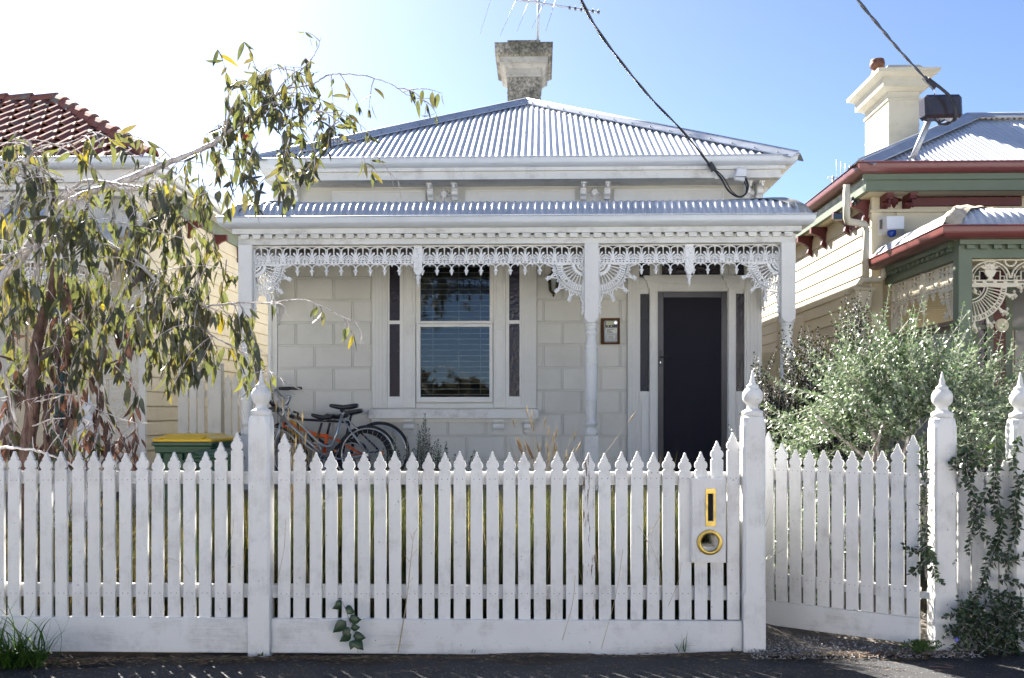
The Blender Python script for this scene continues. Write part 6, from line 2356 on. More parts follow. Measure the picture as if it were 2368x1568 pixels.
saddle(bk4, zq(1170, 460, Y4), 0.26, 0.075)
MB().tube([zq(430, 600, Y4), zq(450, 520, Y4), zq(390, 500, Y4 - .2)], 0.012, 8).build('handlebar', M['black'], bk4)
# ================================================================== plants
def blade(mb, base, dirv, L, w, curve, n=4, tw=None):
    """a grass blade: thin ribbon bending over"""
    d = Vector(dirv).normalized()
    side = d.cross(Vector((0, 0, 1)))
    if side.length < 0.05:
        a = rnd.random() * 6.28
        side = Vector((math.cos(a), math.sin(a), 0))
    side.normalize()
    if tw is not None:
        side = (side * math.cos(tw) + d.cross(side) * math.sin(tw)).normalized()
    p = Vector(base)
    vs_, fs = [], []
    for i in range(n + 1):
        t = i / n
        ww = w * (1 - t ** 1.6) * 0.5 + 0.0003
        vs_ += [p - side * ww, p + side * ww]
        p = p + d * (L / n)
        d = (d + curve * (1.0 / n)).normalized()
    for i in range(n):
        fs.append((2 * i, 2 * i + 1, 2 * i + 3, 2 * i + 2))
    mb.add(vs_, fs, True)


def leaf_verts(L, w, bend, sick, n=6, fold=0.25):
    """gum leaf hanging down -z, curved sideways (sick) and out of plane (bend)"""
    vs_, fs = [], []
    for i in range(n + 1):
        t = i / n
        ww = w * 0.5 * (math.sin(PI * min(1, t * 1.0) ** 0.72) ** 0.85 if 0 < t < 1 else 0.03)
        cx = sick * L * math.sin(PI * t * 0.9) * 0.5 + sick * L * 0.25 * t * t
        cy = bend * L * t * t
        z = -L * t
        vs_ += [(cx - ww, cy + fold * ww, z), (cx, cy, z), (cx + ww, cy + fold * ww, z)]
    for i in range(n):
        a = i * 3
        fs += [(a, a + 1, a + 4, a + 3), (a + 1, a + 2, a + 5, a + 4)]
    return vs_, fs


def small_leaf(mb, p, d, nrm, L, w):
    """small oval leaf, two folded halves"""
    d = d.normalized()
    s = d.cross(nrm)
    if s.length < 1e-4:
        s = Vector((1, 0, 0))
    s.normalize()
    u = s.cross(d)
    a = [p, p + d * L * .45 + s * w * .5 + u * w * .12, p + d * L, p + d * L * .45 - s * w * .5 + u * w * .12, p + d * L * .5 - u * w * .05]
    mb.add(a, [(0, 1, 4), (1, 2, 4), (2, 3, 4), (3, 0, 4)])


def leafy_shoot(lm, tm, pts, r, gap, L, w, start=0.15, pair=True, spread=0.9):
    """opposite leaf pairs, each pair turned a quarter from the last"""
    path = smooth_path(pts, 6)
    if tm is not None:
        n = len(path)
        tm.tube(path, [r * (1 - 0.6 * i / (n - 1)) for i in range(n)], 4, cap=False)
    s, nxt, k = 0.0, 0.0, 0
    tot = sum((path[i + 1] - path[i]).length for i in range(len(path) - 1))
    for i in range(len(path) - 1):
        seg = path[i + 1] - path[i]
        l = seg.length
        while nxt <= s + l:
            t = nxt / max(tot, 1e-6)
            if t >= start:
                p = path[i] + seg * ((nxt - s) / max(l, 1e-6))
                d = seg.normalized()
                a = d.orthogonal().normalized()
                b = d.cross(a)
                ang = k * (PI / 2) + rnd.uniform(-.4, .4)
                o = a * math.cos(ang) + b * math.sin(ang)
                sc = rnd.uniform(0.75, 1.15) * (1.0 - 0.45 * max(0, t - 0.6) / 0.4)
                for sg_ in ((1, -1) if pair else (1,)):
                    dd = (o * sg_ * spread + d * 0.55 + Vector((rnd.uniform(-.2, .2), rnd.uniform(-.2, .2), rnd.uniform(-.25, .15)))).normalized()
                    small_leaf(lm, p, dd, (d + Vector((rnd.uniform(-.5, .5), rnd.uniform(-.5, .5), rnd.uniform(-.2, .6)))), L * sc, w * sc)
                k += 1
            nxt += gap
        s += l
    # tip rosette
    for q in range(3):
        dd = (path[-1] - path[-2]).normalized() + Vector((rnd.uniform(-.6, .6), rnd.uniform(-.6, .6), rnd.uniform(-.2, .6)))
        small_leaf(lm, path[-1], dd, Vector((rnd.uniform(-1, 1), rnd.uniform(-1, 1), 1)), L * 0.6, w * 0.6)


M['gum_leaf'] = leafmat('gum_leaf', [(0.0, (0.070, 0.082, 0.056)), (0.3, (0.088, 0.098, 0.066)), (0.55, (0.110, 0.110, 0.060)), (0.72, (0.085, 0.098, 0.080)), (0.86, (0.105, 0.085, 0.068)), (0.96, (0.12, 0.11, 0.045)), (1.0, (0.22, 0.17, 0.03))], 0.40, 0.36, tcol=(1.5, 1.5, 0.55))
M['dead_leaf'] = leafmat('dry_gum_leaf', [(0.0, (0.085, 0.048, 0.036)), (0.5, (0.13, 0.075, 0.055)), (1.0, (0.07, 0.045, 0.038))], 0.2, 0.6, tcol=(1.2, 0.85, 0.65))


def bark(name, a, b, rough=0.8):
    m, nt, p = _new(name)
    v = coords(nt, (9, 9, 2.2))
    n = noise(nt, v, 4, 8, 0.7)
    c = ramp(nt, n.outputs[0], [(0.38, a), (0.58, b)])
    nt.links.new(c.outputs[0], p.inputs['Base Color'])
    p.inputs['Roughness'].default_value = rough
    bump(nt, p, n.outputs[0], 0.6, 0.02)
    return m


M['bark_white'] = bark('smooth_white_bark', (0.34, 0.29, 0.26), (0.62, 0.59, 0.58), 0.6)
M['bark_brown'] = bark('red_brown_bark', (0.045, 0.020, 0.016), (0.17, 0.105, 0.085))
M['twig'] = bark('twig_bark', (0.24, 0.18, 0.17), (0.62, 0.58, 0.57))

TY = 7.1
tree = thing('gum_tree', 'weeping gum tree with white limbs and hanging leaves at the left', 'tree', tuple(at(40, 1180, TY)))


def limb(name, pts, Y0, Y1, r0, r1, m, n=7):
    P = [at(p[0], p[1], Y0 + (Y1 - Y0) * i / (len(pts) - 1)) for i, p in enumerate(pts)]
    path = smooth_path(P, 6)
    k = len(path)
    for i in range(1, k - 1):
        path[i] = path[i] + Vector((rnd.uniform(-1, 1), rnd.uniform(-1, 1), rnd.uniform(-1, 1))) * 0.004
    MB().tube(path, [r0 + (r1 - r0) * i / (k - 1) for i in range(k)], n).build(name, M[m], tree)
    return path


trunk = limb('trunk', [(52, 1200), (56, 1120), (62, 1050), (75, 950), (80, 870), (84, 805), (100, 735), (120, 668), (132, 600)], 7.1, 7.2, 0.060, 0.030, 'bark_brown', 12)
LB = {}
LB['t2'] = limb('trunk', [(-6, 1160), (4, 1040), (35, 920), (70, 862), (110, 812), (140, 770), (177, 728), (225, 680), (262, 636)], 7.35, 7.7, 0.045, 0.016, 'bark_white', 10)
LB['t3'] = limb('limb', [(-70, 860), (-25, 710), (0, 664), (14, 633), (55, 589), (91, 534), (147, 477), (194, 452), (277, 423), (354, 390), (409, 368), (484, 337), (520, 310), (581, 268), (621, 231), (658, 206)], 7.0, 7.5, 0.046, 0.010, 'bark_white', 10)
LB['t3b'] = limb('limb', [(658, 206), (680, 190), (694, 166), (712, 146), (727, 126), (737, 105), (742, 84)], 7.5, 7.55, 0.0075, 0.002, 'twig')
LB['t4'] = limb('limb', [(84, 650), (86, 590), (83, 520), (78, 455), (60, 420), (54, 392), (64, 370), (73, 350), (66, 326)], 6.9, 6.8, 0.021, 0.009, 'bark_white', 9)
LB['t4b'] = limb('limb', [(73, 350), (102, 337), (157, 331), (195, 313), (226, 305)], 6.8, 6.75, 0.007, 0.002, 'twig')
LB['t4c'] = limb('limb', [(54, 392), (30, 378), (-10, 372), (-40, 370)], 6.8, 6.7, 0.008, 0.003, 'bark_white')
LB['t4d'] = limb('limb', [(64, 380), (100, 392), (140, 410), (160, 450), (175, 490)], 6.8, 6.7, 0.005, 0.002, 'twig')
LB['t5'] = limb('limb', [(147, 470), (165, 441), (184, 423), (206, 417), (250, 422), (289, 428), (330, 434), (368, 446), (387, 476), (415, 523), (430, 565)], 7.1, 6.9, 0.012, 0.003, 'bark_white')
LB['t6'] = limb('limb', [(120, 470), (147, 492), (210, 542), (265, 572), (304, 597), (345, 633), (386, 678), (424, 707)], 7.05, 6.95, 0.018, 0.010, 'bark_white', 9)
LB['t6a'] = limb('limb', [(424, 707), (472, 708), (520, 703), (560, 700), (631, 700), (680, 693), (730, 702), (790, 732), (832, 747)], 6.95, 6.75, 0.008, 0.002, 'twig')
LB['t6b'] = limb('limb', [(424, 707), (460, 745), (486, 772), (525, 796), (560, 813), (584, 831), (588, 880)], 6.95, 6.85, 0.008, 0.0025, 'twig')
LB['t7'] = limb('limb', [(658, 206), (690, 200), (724, 194), (760, 174), (800, 171), (857, 179), (906, 196), (940, 219), (966, 229), (994, 228)], 7.5, 7.3, 0.007, 0.002, 'twig')
LB['t8'] = limb('limb', [(621, 231), (648, 243), (714, 255), (760, 265), (794, 292), (820, 325), (845, 342), (868, 350)], 7.45, 7.2, 0.006, 0.002, 'twig')
LB['t9'] = limb('limb', [(517, 312), (532, 259), (558, 215), (588, 187), (621, 166), (660, 155), (700, 158)], 7.35, 7.3, 0.006, 0.002, 'twig')
LB['t10'] = limb('limb', [(-10, 1034), (60, 1038), (110, 1050), (152, 1068), (180, 1085)], 6.5, 6.4, 0.010, 0.005, 'bark_white')
LB['t11'] = limb('limb', [(-12, 800), (0, 840), (20, 905), (37, 975)], 6.8, 7.0, 0.010, 0.014, 'bark_white')
LB['t12'] = limb('limb', [(80, 930), (125, 920), (165, 912), (205, 935), (250, 957), (300, 975), (345, 980)], 7.0, 6.8, 0.006, 0.002, 'twig')
LB['t13'] = limb('limb', [(75, 985), (130, 968), (190, 972), (235, 990), (255, 1030)], 7.0, 6.8, 0.006, 0.002, 'twig')
LB['t14'] = limb('limb', [(0, 608), (60, 575), (130, 545), (190, 520)], 6.7, 6.8, 0.010, 0.006, 'bark_white')
LB['t15'] = limb('limb', [(110, 560), (112, 520), (108, 490), (118, 455), (108, 440)], 6.7, 6.7, 0.011, 0.006, 'bark_white')

leafsrc = []
for k in range(6):
    L = 1.0
    vs_, fs = leaf_verts(1.0, [0.25, 0.29, 0.21, 0.34, 0.24, 0.30][k], [0.1, -0.12, 0.2, 0.05, -0.2, 0.15][k], [0.10, -0.14, 0.22, -0.05, -0.22, 0.12][k])
    mb = MB().add(vs_, fs, True)
    leafsrc.append(mb)
LEAVES = []      # (matrix, variant, material, apparent size)


def hang_leaf(p, L, dry=False, droop=None):
    v = rnd.randrange(6)
    az = rnd.uniform(0, 2 * PI)
    tilt = abs(rnd.gauss(0, 0.42 if p.z < 3.0 else 0.75)) if droop is None else droop
    dirn = rnd.uniform(0, 2 * PI)
    R = Matrix.Rotation(dirn, 4, 'Z') @ Matrix.Rotation(tilt, 4, 'X') @ Matrix.Rotation(az, 4, 'Z')
    LEAVES.append((Matrix.Translation(p) @ R @ Matrix.Diagonal((L, L, L, 1)), v, 'dead_leaf' if dry else 'gum_leaf', L / p.y))


def twig(p0, d0, L, dry=False, gap=0.036, ll=(0.065, 0.18), r=0.0042, grav=0.55):
    """a drooping twig with hanging leaves"""
    p, d = Vector(p0), Vector(d0).normalized()
    n = max(4, int(L / 0.05))
    pts = [p.copy()]
    for i in range(n):
        d = (d + Vector((rnd.uniform(-.16, .16), rnd.uniform(-.16, .16), -grav * 1.6 / n + rnd.uniform(-.1, .1)))).normalized()
        p = p + d * (L / n)
        pts.append(p.copy())
    tw_ = MB().tube(pts, [r * (1 - 0.7 * i / n) + 0.0006 for i in range(n + 1)], 5, cap=False)
    acc, nx = 0.0, gap * rnd.uniform(0.5, 1.5)
    for i in range(n):
        seg = pts[i + 1] - pts[i]
        l = seg.length
        while nx < acc + l:
            q = pts[i] + seg * ((nx - acc) / l)
            # short petiole
            e = q + Vector((rnd.uniform(-.02, .02), rnd.uniform(-.02, .02), rnd.uniform(-.025, .0)))
            tw_.tube([q, e], 0.0009, 3, cap=False)
            hang_leaf(e, rnd.uniform(*ll), dry)
            nx += gap * rnd.uniform(0.6, 1.5)
        acc += l
    for _ in range(2):
        hang_leaf(pts[-1], rnd.uniform(*ll) * 0.8, dry)
    tw_.build('twig', M['twig'], tree)


def sprout(path, i0, i1, count, Lr, dx, dz=(-0.3, 0.6), dry=0.0, **kw):
    n = len(path)
    for k in range(count):
        t = i0 + (i1 - i0) * (k + rnd.random()) / count
        q = path[min(n - 1, int(t * (n - 1)))]
        d = Vector((rnd.uniform(*dx), rnd.uniform(-.6, .6), rnd.uniform(*dz)))
        twig(q, d, rnd.uniform(*Lr), rnd.random() < dry, **kw)


sprout(LB['t3'], 0.62, 0.78, 6, (0.25, 0.5), (-0.6, 0.8))
sprout(LB['t3'], 0.78, 1.0, 14, (0.35, 0.70), (-0.3, 1.0))
sprout(LB['t3b'], 0.2, 1.0, 3, (0.12, 0.2), (-1, 1), (0.2, 0.8), gap=0.05, ll=(.06, .11))
sprout(LB['t7'], 0.05, 0.95, 8, (0.16, 0.34), (-0.3, 0.8), (-0.8, 0.3), gap=0.06, ll=(0.08, 0.15))
sprout(LB['t8'], 0.05, 0.6, 7, (0.3, 0.62), (-0.4, 0.7), (-0.7, 0.2))
sprout(LB['t8'], 0.7, 1.0, 2, (0.12, 0.2), (-0.2, 0.5), (-0.8, 0.0), gap=0.07)
sprout(LB['t9'], 0.1, 1.0, 8, (0.2, 0.36), (-0.5, 0.8), (-0.6, 0.6))
sprout(LB['t5'], 0.3, 1.0, 13, (0.35, 0.75), (-0.4, 0.8), (-0.6, 0.3))
sprout(LB['t6'], 0.35, 1.0, 15, (0.35, 0.72), (-0.5, 0.8), (-0.5, 0.6))
sprout(LB['t6a'], 0.0, 0.45, 7, (0.22, 0.5), (-0.3, 0.7), (-0.7, 0.4))
sprout(LB['t6a'], 0.5, 1.0, 5, (0.06, 0.16), (0.0, 0.8), (-0.8, 0.5), gap=0.07, ll=(0.09, 0.15))
sprout(LB['t6b'], 0.0, 0.6, 8, (0.25, 0.5), (-0.6, 0.5), (-0.8, 0.2))
sprout(LB['t6b'], 0.6, 1.0, 3, (0.1, 0.2), (-0.4, 0.8), (-0.6, 0.4), gap=0.07)
sprout(LB['t2'], 0.45, 1.0, 10, (0.3, 0.6), (-0.6, 0.8), (-0.4, 0.6))
sprout(LB['t4'], 0.1, 1.0, 9, (0.2, 0.42), (-0.9, 0.9), (-0.2, 0.7))
sprout(LB['t4b'], 0.0, 1.0, 6, (0.2, 0.45), (0.0, 0.9), (-0.5, 0.3))
sprout(LB['t4c'], 0.0, 1.0, 4, (0.2, 0.4), (-0.9, 0.3), (-0.5, 0.3))
sprout(LB['t4d'], 0.2, 1.0, 4, (0.2, 0.4), (-0.5, 0.7), (-0.5, 0.3))
sprout(LB['t14'], 0.0, 1.0, 8, (0.2, 0.5), (-0.8, 0.8), (-0.5, 0.4))
sprout(LB['t15'], 0.0, 1.0, 3, (0.2, 0.4), (-0.8, 0.8), (-0.5, 0.4))
sprout(trunk, 0.62, 1.0, 8, (0.3, 0.55), (-0.9, 0.9), (-0.2, 0.6))
sprout(LB['t11'], 0.0, 0.9, 3, (0.2, 0.35), (-0.6, 0.6), (-0.5, 0.2), dry=0.5)
sprout(LB['t12'], 0.15, 1.0, 9, (0.12, 0.28), (-0.4, 0.5), (-1, -0.1), dry=0.9, ll=(0.07, 0.13))
sprout(LB['t13'], 0.1, 1.0, 7, (0.14, 0.3), (-0.4, 0.5), (-1, -0.1), dry=0.8, ll=(0.08, 0.14))
# clumps that hang apart from the limbs, as far as the photograph shows them
for px, py, c, dry in ((30, 620, 5, 0), (90, 640, 5, .1), (140, 600, 4, .1), (200, 700, 5, .2), (140, 720, 5, .3), (260, 690, 5, .2), (330, 690, 5, 0), (60, 780, 4, .3), (200, 780, 4, .4), (350, 790, 4, 0), (420, 790, 4, 0), (460, 680, 3, 0), (20, 700, 4, .2), (30, 860, 4, .5), (110, 860, 3, .7), (150, 900, 3, .8), (220, 870, 3, .6), (90, 1000, 3, .7), (200, 980, 3, .8), (270, 1000, 3, .8), (30, 980, 3, .5), (120, 790, 3, .7), (255, 800, 4, .25), (300, 730, 4, .5), (290, 850, 2, .6), (400, 720, 4, 0), (370, 640, 4, 0), (440, 620, 4, 0), (330, 560, 4, 0), (470, 540, 4, 0), (500, 600, 3, 0),
                       (230, 620, 4, 0), (180, 640, 4, 0), (60, 690, 4, 0), (20, 560, 4, 0), (10, 460, 3, 0), (40, 320, 2, 0), (60, 1010, 4, .5), (110, 960, 3, .7), (150, 1000, 4, .8), (0, 930, 3, .4), (600, 340, 4, 0), (660, 330, 4, 0), (700, 350, 3, 0), (560, 420, 3, 0), (640, 410, 3, 0), (540, 350, 3, 0), (450, 400, 3, 0), (410, 450, 3, 0)):
    for _ in range(c):
        q = at(px + rnd.uniform(-28, 28), py + rnd.uniform(-20, 20), 7.0 + rnd.uniform(-.3, .5))
        twig(q, Vector((rnd.uniform(-.5, .5), rnd.uniform(-.5, .5), rnd.uniform(-1, -.2))), rnd.uniform(0.14, 0.34), rnd.random() < dry)
bare = MB()
for nm, cnt in (('t2', 16), ('t3', 20), ('t4', 14), ('t5', 12), ('t6', 16), ('t6a', 4), ('t6b', 6), ('t8', 4), ('t9', 4), ('t14', 8), ('t15', 5), ('t4b', 4), ('t4d', 4), ('t12', 5), ('t13', 5), ('t11', 3)):
    pth_ = LB[nm]
    for k in range(cnt):
        q = pth_[rnd.randrange(len(pth_) // 4, len(pth_))]
        d = Vector((rnd.uniform(-1, 1), rnd.uniform(-.7, .5), rnd.uniform(-.7, .35))).normalized()
        L = rnd.uniform(0.2, 0.55)
        pts_ = [q]
        for j in range(9):
            d = (d + Vector((rnd.uniform(-.25, .25), rnd.uniform(-.25, .25), rnd.uniform(-.32, .12)))).normalized()
            pts_.append(pts_[-1] + d * L / 9)
        bare.tube(pts_, [0.0042 * (1 - j / 10.5) for j in range(10)], 5, cap=False)
        for j in (3, 5, 7):
            e = (d + Vector((rnd.uniform(-1, 1), rnd.uniform(-1, 1), rnd.uniform(-1, .3)))).normalized()
            bare.tube([pts_[j], pts_[j] + e * L * .14, pts_[j] + e * L * .26 + Vector((0, 0, -.02))], [0.0022, 0.0016, 0.0007], 4, cap=False)
bare.build('bare_twigs', M['twig'], tree, kind='stuff')
LEAVES.sort(key=lambda t: -t[3])
invt = root_inv(tree)
src = {}
rest = {'gum_leaf': MB(), 'dead_leaf': MB()}
for i, (mx, v, mt_, _) in enumerate(LEAVES):
    if i < 300:
        if (v, mt_) not in src:
            src[(v, mt_)] = o = leafsrc[v].build('leaf', M[mt_], tree, local=True)
        else:
            o = inst(src[(v, mt_)], tree, name='leaf')
        o.matrix_local = invt @ mx
    else:
        rest[mt_].add([mx @ Vector(q) for q in leafsrc[v].v], leafsrc[v].f, True)
for mt_, mb in rest.items():
    mb.build('foliage', M[mt_], tree, kind='stuff')
bl = MB()
q = at(568, 313, 7.3)
for k in range(60):
    d = Vector((rnd.uniform(-1, 1), rnd.uniform(-1, 1), rnd.uniform(-1.2, 0.3))).normalized()
    bl.tube([q, q + d * rnd.uniform(0.02, 0.034)], 0.0011, 3, cap=False)
bl.build('blossom', plain('red_blossom', (0.6, 0.03, 0.07), 0.6), tree)

# ------------------------------------------------------------------ silver bush at the gate
M['silver_leaf'] = leafmat('silver_leaf', [(0.0, (0.055, 0.095, 0.045)), (0.35, (0.12, 0.18, 0.09)), (0.7, (0.24, 0.30, 0.19)), (1.0, (0.46, 0.49, 0.40))], 0.25, 0.33, tcol=(1.0, 1.1, 0.8))
M['silver_stem'] = plain('silver_stem', (0.34, 0.34, 0.27), 0.7)
M['dark_leaf'] = leafmat('dark_small_leaf', [(0.0, (0.018, 0.026, 0.014)), (0.5, (0.035, 0.042, 0.024)), (0.85, (0.055, 0.052, 0.034)), (1.0, (0.10, 0.11, 0.04))], 0.2, 0.45)
M['creeper_leaf'] = leafmat('creeper_leaf', [(0.0, (0.030, 0.060, 0.030)), (0.5, (0.055, 0.095, 0.045)), (0.85, (0.085, 0.115, 0.07)), (1.0, (0.13, 0.15, 0.11))], 0.2, 0.5)
bush = thing('silver_bush', 'large silver-leaved bush spilling over the gate, brightly lit', 'bush', (X(2040, 7.1), 7.1, 0.2))
lm, tm = MB(), MB()
c0 = at(2075, 985, 7.08)
for k in range(900):
    a, u = rnd.uniform(0, 2 * PI), rnd.uniform(-0.25, 1.0)
    rr = math.sqrt(max(0, 1 - u * u))
    d = Vector((rr * math.cos(a), rr * math.sin(a) * 0.85, u))
    e = rnd.uniform(0.35, 1.0) ** 0.6
    p = c0 + Vector((d.x * 1.02, d.y * 0.62, d.z * 0.50)) * e * 0.86
    p.z -= 0.10 * abs(d.x) ** 2
    qx = 1250 + p.x * 2300 / p.y
    qy = 950 - (p.z - CAMZ) * 2300 / p.y
    if qx < 2005 - (qy - 820) * 0.62:
        continue
    L = rnd.uniform(0.14, 0.34) * (1.0 if rnd.random() < 0.8 else 1.9)
    dd = (d * 0.8 + Vector((rnd.uniform(-.6, .6) - 0.25, rnd.uniform(-.6, .4), rnd.uniform(-.1, .7)))).normalized()
    pts = [p, p + dd * L * .5 + Vector((0, 0, .01)), p + dd * L + Vector((0, 0, rnd.uniform(-.05, .05)))]
    leafy_shoot(lm, tm, pts, 0.0036, 0.030, 0.046, 0.024, 0.05)
for (a, b, cc) in (((1990, 860), (2060, 790), (2105, 735)), ((2150, 860), (2190, 790), (2235, 725)), ((2040, 850), (2080, 800), (2085, 745)), ((1960, 900), (1830, 960), (1765, 940)), ((1960, 940), (1850, 985), (1770, 1010)), ((2250, 880), (2290, 830), (2280, 800)),
                   ((2330, 900), (2350, 850), (2362, 820)), ((1980, 880), (1930, 840), (1890, 850)), ((1900, 920), (1840, 900), (1800, 890)), ((2010, 880), (1960, 820), (1930, 800)), ((2240, 860), (2180, 830), (2150, 780)), ((2100, 850), (2140, 800), (2165, 765)), ((2000, 870), (2020, 800), (2040, 770)), ((2200, 860), (2210, 800), (2200, 770)), ((2300, 870), (2330, 830), (2340, 790)), ((2080, 860), (2030, 810), (1990, 790)), ((1930, 900), (1900, 860), (1880, 820)), ((2340, 960), (2360, 900), (2380, 860))):
    Yq = 6.95 + rnd.uniform(-.3, .2)
    leafy_shoot(lm, tm, [at(*a, Yq), at(*b, Yq - .05), at(*cc, Yq - .1)], 0.0050, 0.034, 0.052, 0.027, 0.05)
for k in range(260):
    # lower growth right down to the ground behind the gate
    p = at(rnd.uniform(1775, 2150), rnd.uniform(1040, 1330), rnd.uniform(6.7, 7.5))
    dd = Vector((rnd.uniform(-1, 1), rnd.uniform(-.5, .4), rnd.uniform(-.2, .9))).normalized() * rnd.uniform(.12, .26)
    leafy_shoot(lm, tm, [p, p + dd * .5, p + dd], 0.003, 0.022, 0.036, 0.021, 0.0)
for k in range(170):  # hidden shoots added behind post and gate to keep sun off the footpath
    p = Vector((rnd.uniform(1.2, 1.85), rnd.uniform(6.55, 7.0), rnd.uniform(0.25, 0.9)))
    dd = Vector((rnd.uniform(0, 1), rnd.uniform(-.5, .5), rnd.uniform(-.4, .5))).normalized() * rnd.uniform(.12, .22)
    leafy_shoot(lm, tm, [p, p + dd * .5, p + dd], 0.003, 0.022, 0.040, 0.026, 0.0)
lm.build('foliage', M['silver_leaf'], bush, kind='stuff')
tm.build('stems', M['silver_stem'], bush, kind='stuff')
tr_ = MB()
for k in range(9):
    b_ = Vector((c0.x + rnd.uniform(-.3, .3), 7.1 + rnd.uniform(-.15, .2), 0.18))
    tr_.tube(smooth_path([b_, b_ + Vector((rnd.uniform(-.15, .15), rnd.uniform(-.1, .1), .45)), c0 + Vector((rnd.uniform(-.7, .7), rnd.uniform(-.4, .4), rnd.uniform(-.1, .3)))], 5), 0.011, 6)
tr_.build('branches', M['twig'], bush)

db = thing('dark_shrub', 'dark upright shrub between the cottage corner and the silver bush', 'shrub', (X(1860, 8.3), 8.3, 0.25))
lm, tm = MB(), MB()
for k in range(850):
    px = rnd.uniform(1750, 1990)
    top = 800 + 60 * math.sin(px * 0.05) + 40 * math.sin(px * 0.021 + 1) + (40 if px < 1800 else 0)
    py = rnd.uniform(top, 1060)
    p = at(px, py + 60, 8.2 + rnd.uniform(-.3, .5))
    L = rnd.uniform(0.2, 0.42)
    dd = Vector((rnd.uniform(-.35, .45), rnd.uniform(-.3, .3), 1)).normalized()
    leafy_shoot(lm, tm, [p, p + dd * L * .5, p + dd * L], 0.003, 0.024, 0.038, 0.023, 0.0)
for px, top in ((1815, 865), (1875, 795), (1930, 770), (1968, 738), (1760, 860), (1745, 900), (1895, 785), (1850, 830)):
    Yq = 8.1
    for j in (-9, 0, 9):
        leafy_shoot(lm, tm, [at(px - 12 + j, top + 160, Yq), at(px - 5 + j, top + 80, Yq), at(px + j * 1.4, top + abs(j) * 3, Yq)], 0.004, 0.022, 0.036, 0.021, 0.0)
lm.build('foliage', M['dark_leaf'], db, kind='stuff')
tm.build('stems', M['twig'], db, kind='stuff')
cb_ = thing('leafy_sprig', 'dark leafy sprig leaning against the right fence post from behind', 'shrub', (X(1705, 6.6), 6.6, 0.2))
lm, tm = MB(), MB()
for a, b, c_ in (((1716, 1120), (1712, 1040), (1692, 1000)), ((1722, 1100), (1715, 1010), (1712, 960)), ((1716, 1100), (1706, 1040), (1686, 985)), ((1722, 1080), (1722, 1000), (1738, 935)), ((1735, 1000), (1748, 930), (1740, 850))):
    leafy_shoot(lm, tm, [at(*a, 6.6), at(*b, 6.6), at(*c_, 6.6)], 0.003, 0.022, 0.030, 0.018, 0.0)
lm.build('foliage', M['dark_leaf'], cb_, kind='stuff')
tm.build('stems', M['twig'], cb_, kind='stuff')

# ------------------------------------------------------------------ creeper on the right fence
cr_ = thing('creeper', 'dark green creeper trailing down the fence right of the gate', 'creeper', (X(2280, 5.84), 5.84, 0.03))
lm, tm = MB(), MB()
CY_ = 5.82
strands = [[(2230, 1030), (2238, 1100), (2252, 1170), (2245, 1230), (2235, 1270)], [(2300, 1010), (2296, 1090), (2300, 1160), (2312, 1230), (2290, 1290), (2272, 1350), (2255, 1410), (2262, 1480)],
           [(2360, 1100), (2345, 1160), (2352, 1220), (2335, 1280), (2330, 1330)], [(2272, 1350), (2300, 1380), (2340, 1375), (2365, 1390)], [(2285, 1130), (2265, 1180), (2270, 1230), (2295, 1260)],
           [(2250, 1060), (2215, 1090), (2196, 1075)], [(2255, 1040), (2225, 1055), (2202, 1068)], [(2280, 1030), (2250, 1090), (2222, 1120)], [(2360, 1010), (2340, 1060), (2350, 1110)],
           [(2142, 1210), (2140, 1260), (2165, 1300), (2205, 1298)], [(2142, 1262), (2118, 1275), (2092, 1268)], [(2150, 1290), (2160, 1325), (2178, 1345)], [(2142, 1290), (2120, 1320), (2106, 1322)],
           [(2255, 1400), (2220, 1415), (2186, 1428)], [(2262, 1440), (2235, 1470), (2245, 1515)], [(2262, 1440), (2300, 1470), (2290, 1525)], [(2280, 1420), (2330, 1450), (2350, 1500)], [(2300, 1430), (2340, 1480), (2330, 1530)],
           [(2240, 1420), (2260, 1460), (2300, 1545)], [(2300, 1440), (2365, 1470), (2380, 1500)], [(2230, 1440), (2215, 1490), (2225, 1520)], [(2290, 1200), (2330, 1190), (2360, 1200)], [(2300, 1280), (2340, 1300), (2370, 1280)],
           [(2310, 1340), (2340, 1345), (2360, 1352)], [(2250, 1380), (2275, 1440), (2310, 1500)], [(2290, 1400), (2330, 1410), (2372, 1440)], [(2260, 1490), (2300, 1520), (2340, 1545)],
           [(2134, 1100), (2138, 1060), (2131, 1030)], [(2134, 1180), (2140, 1140), (2134, 1112)]]
for s in strands:
    for rep in range(3 if len(s) > 3 else 2):
        j = rep * 7
        yy = CY_ if s[0][0] > 2145 or s[1][0] < 2130 else 5.88
        leafy_shoot(lm, tm, [at(a + rnd.uniform(-j, j), b + rnd.uniform(-j, j), yy + rnd.uniform(-.05, .02)) for a, b in s], 0.0028, 0.027, 0.046, 0.028, 0.0)
for k in range(85):
    px, py = rnd.uniform(2210, 2367), 1400 + abs(rnd.gauss(0, 55))
    if py > 1545:
        continue
    p = at(px, py, 5.80 + rnd.uniform(-.06, .02))
    dd = Vector((rnd.uniform(-1, 1), rnd.uniform(-.6, .1), rnd.uniform(-.5, .8))).normalized() * rnd.uniform(.06, .13)
    leafy_shoot(lm, tm, [p, p + dd * .5, p + dd], 0.002, 0.026, 0.042, 0.026, 0.0)
lm.build('foliage', M['creeper_leaf'], cr_, kind='stuff')
tm.build('stems', M['twig'], cr_, kind='stuff')
fl_ = MB()
q = at(2292 - 82, 1478, 5.76)
for k in range(5):
    small_leaf(fl_, q, Vector((math.cos(k * 1.3), -0.5, math.sin(k * 1.3))), Vector((0, -1, 0)), 0.02, 0.011)
fl_.build('flower', plain('blue_flower', (0.16, 0.17, 0.55), 0.6), cr_)
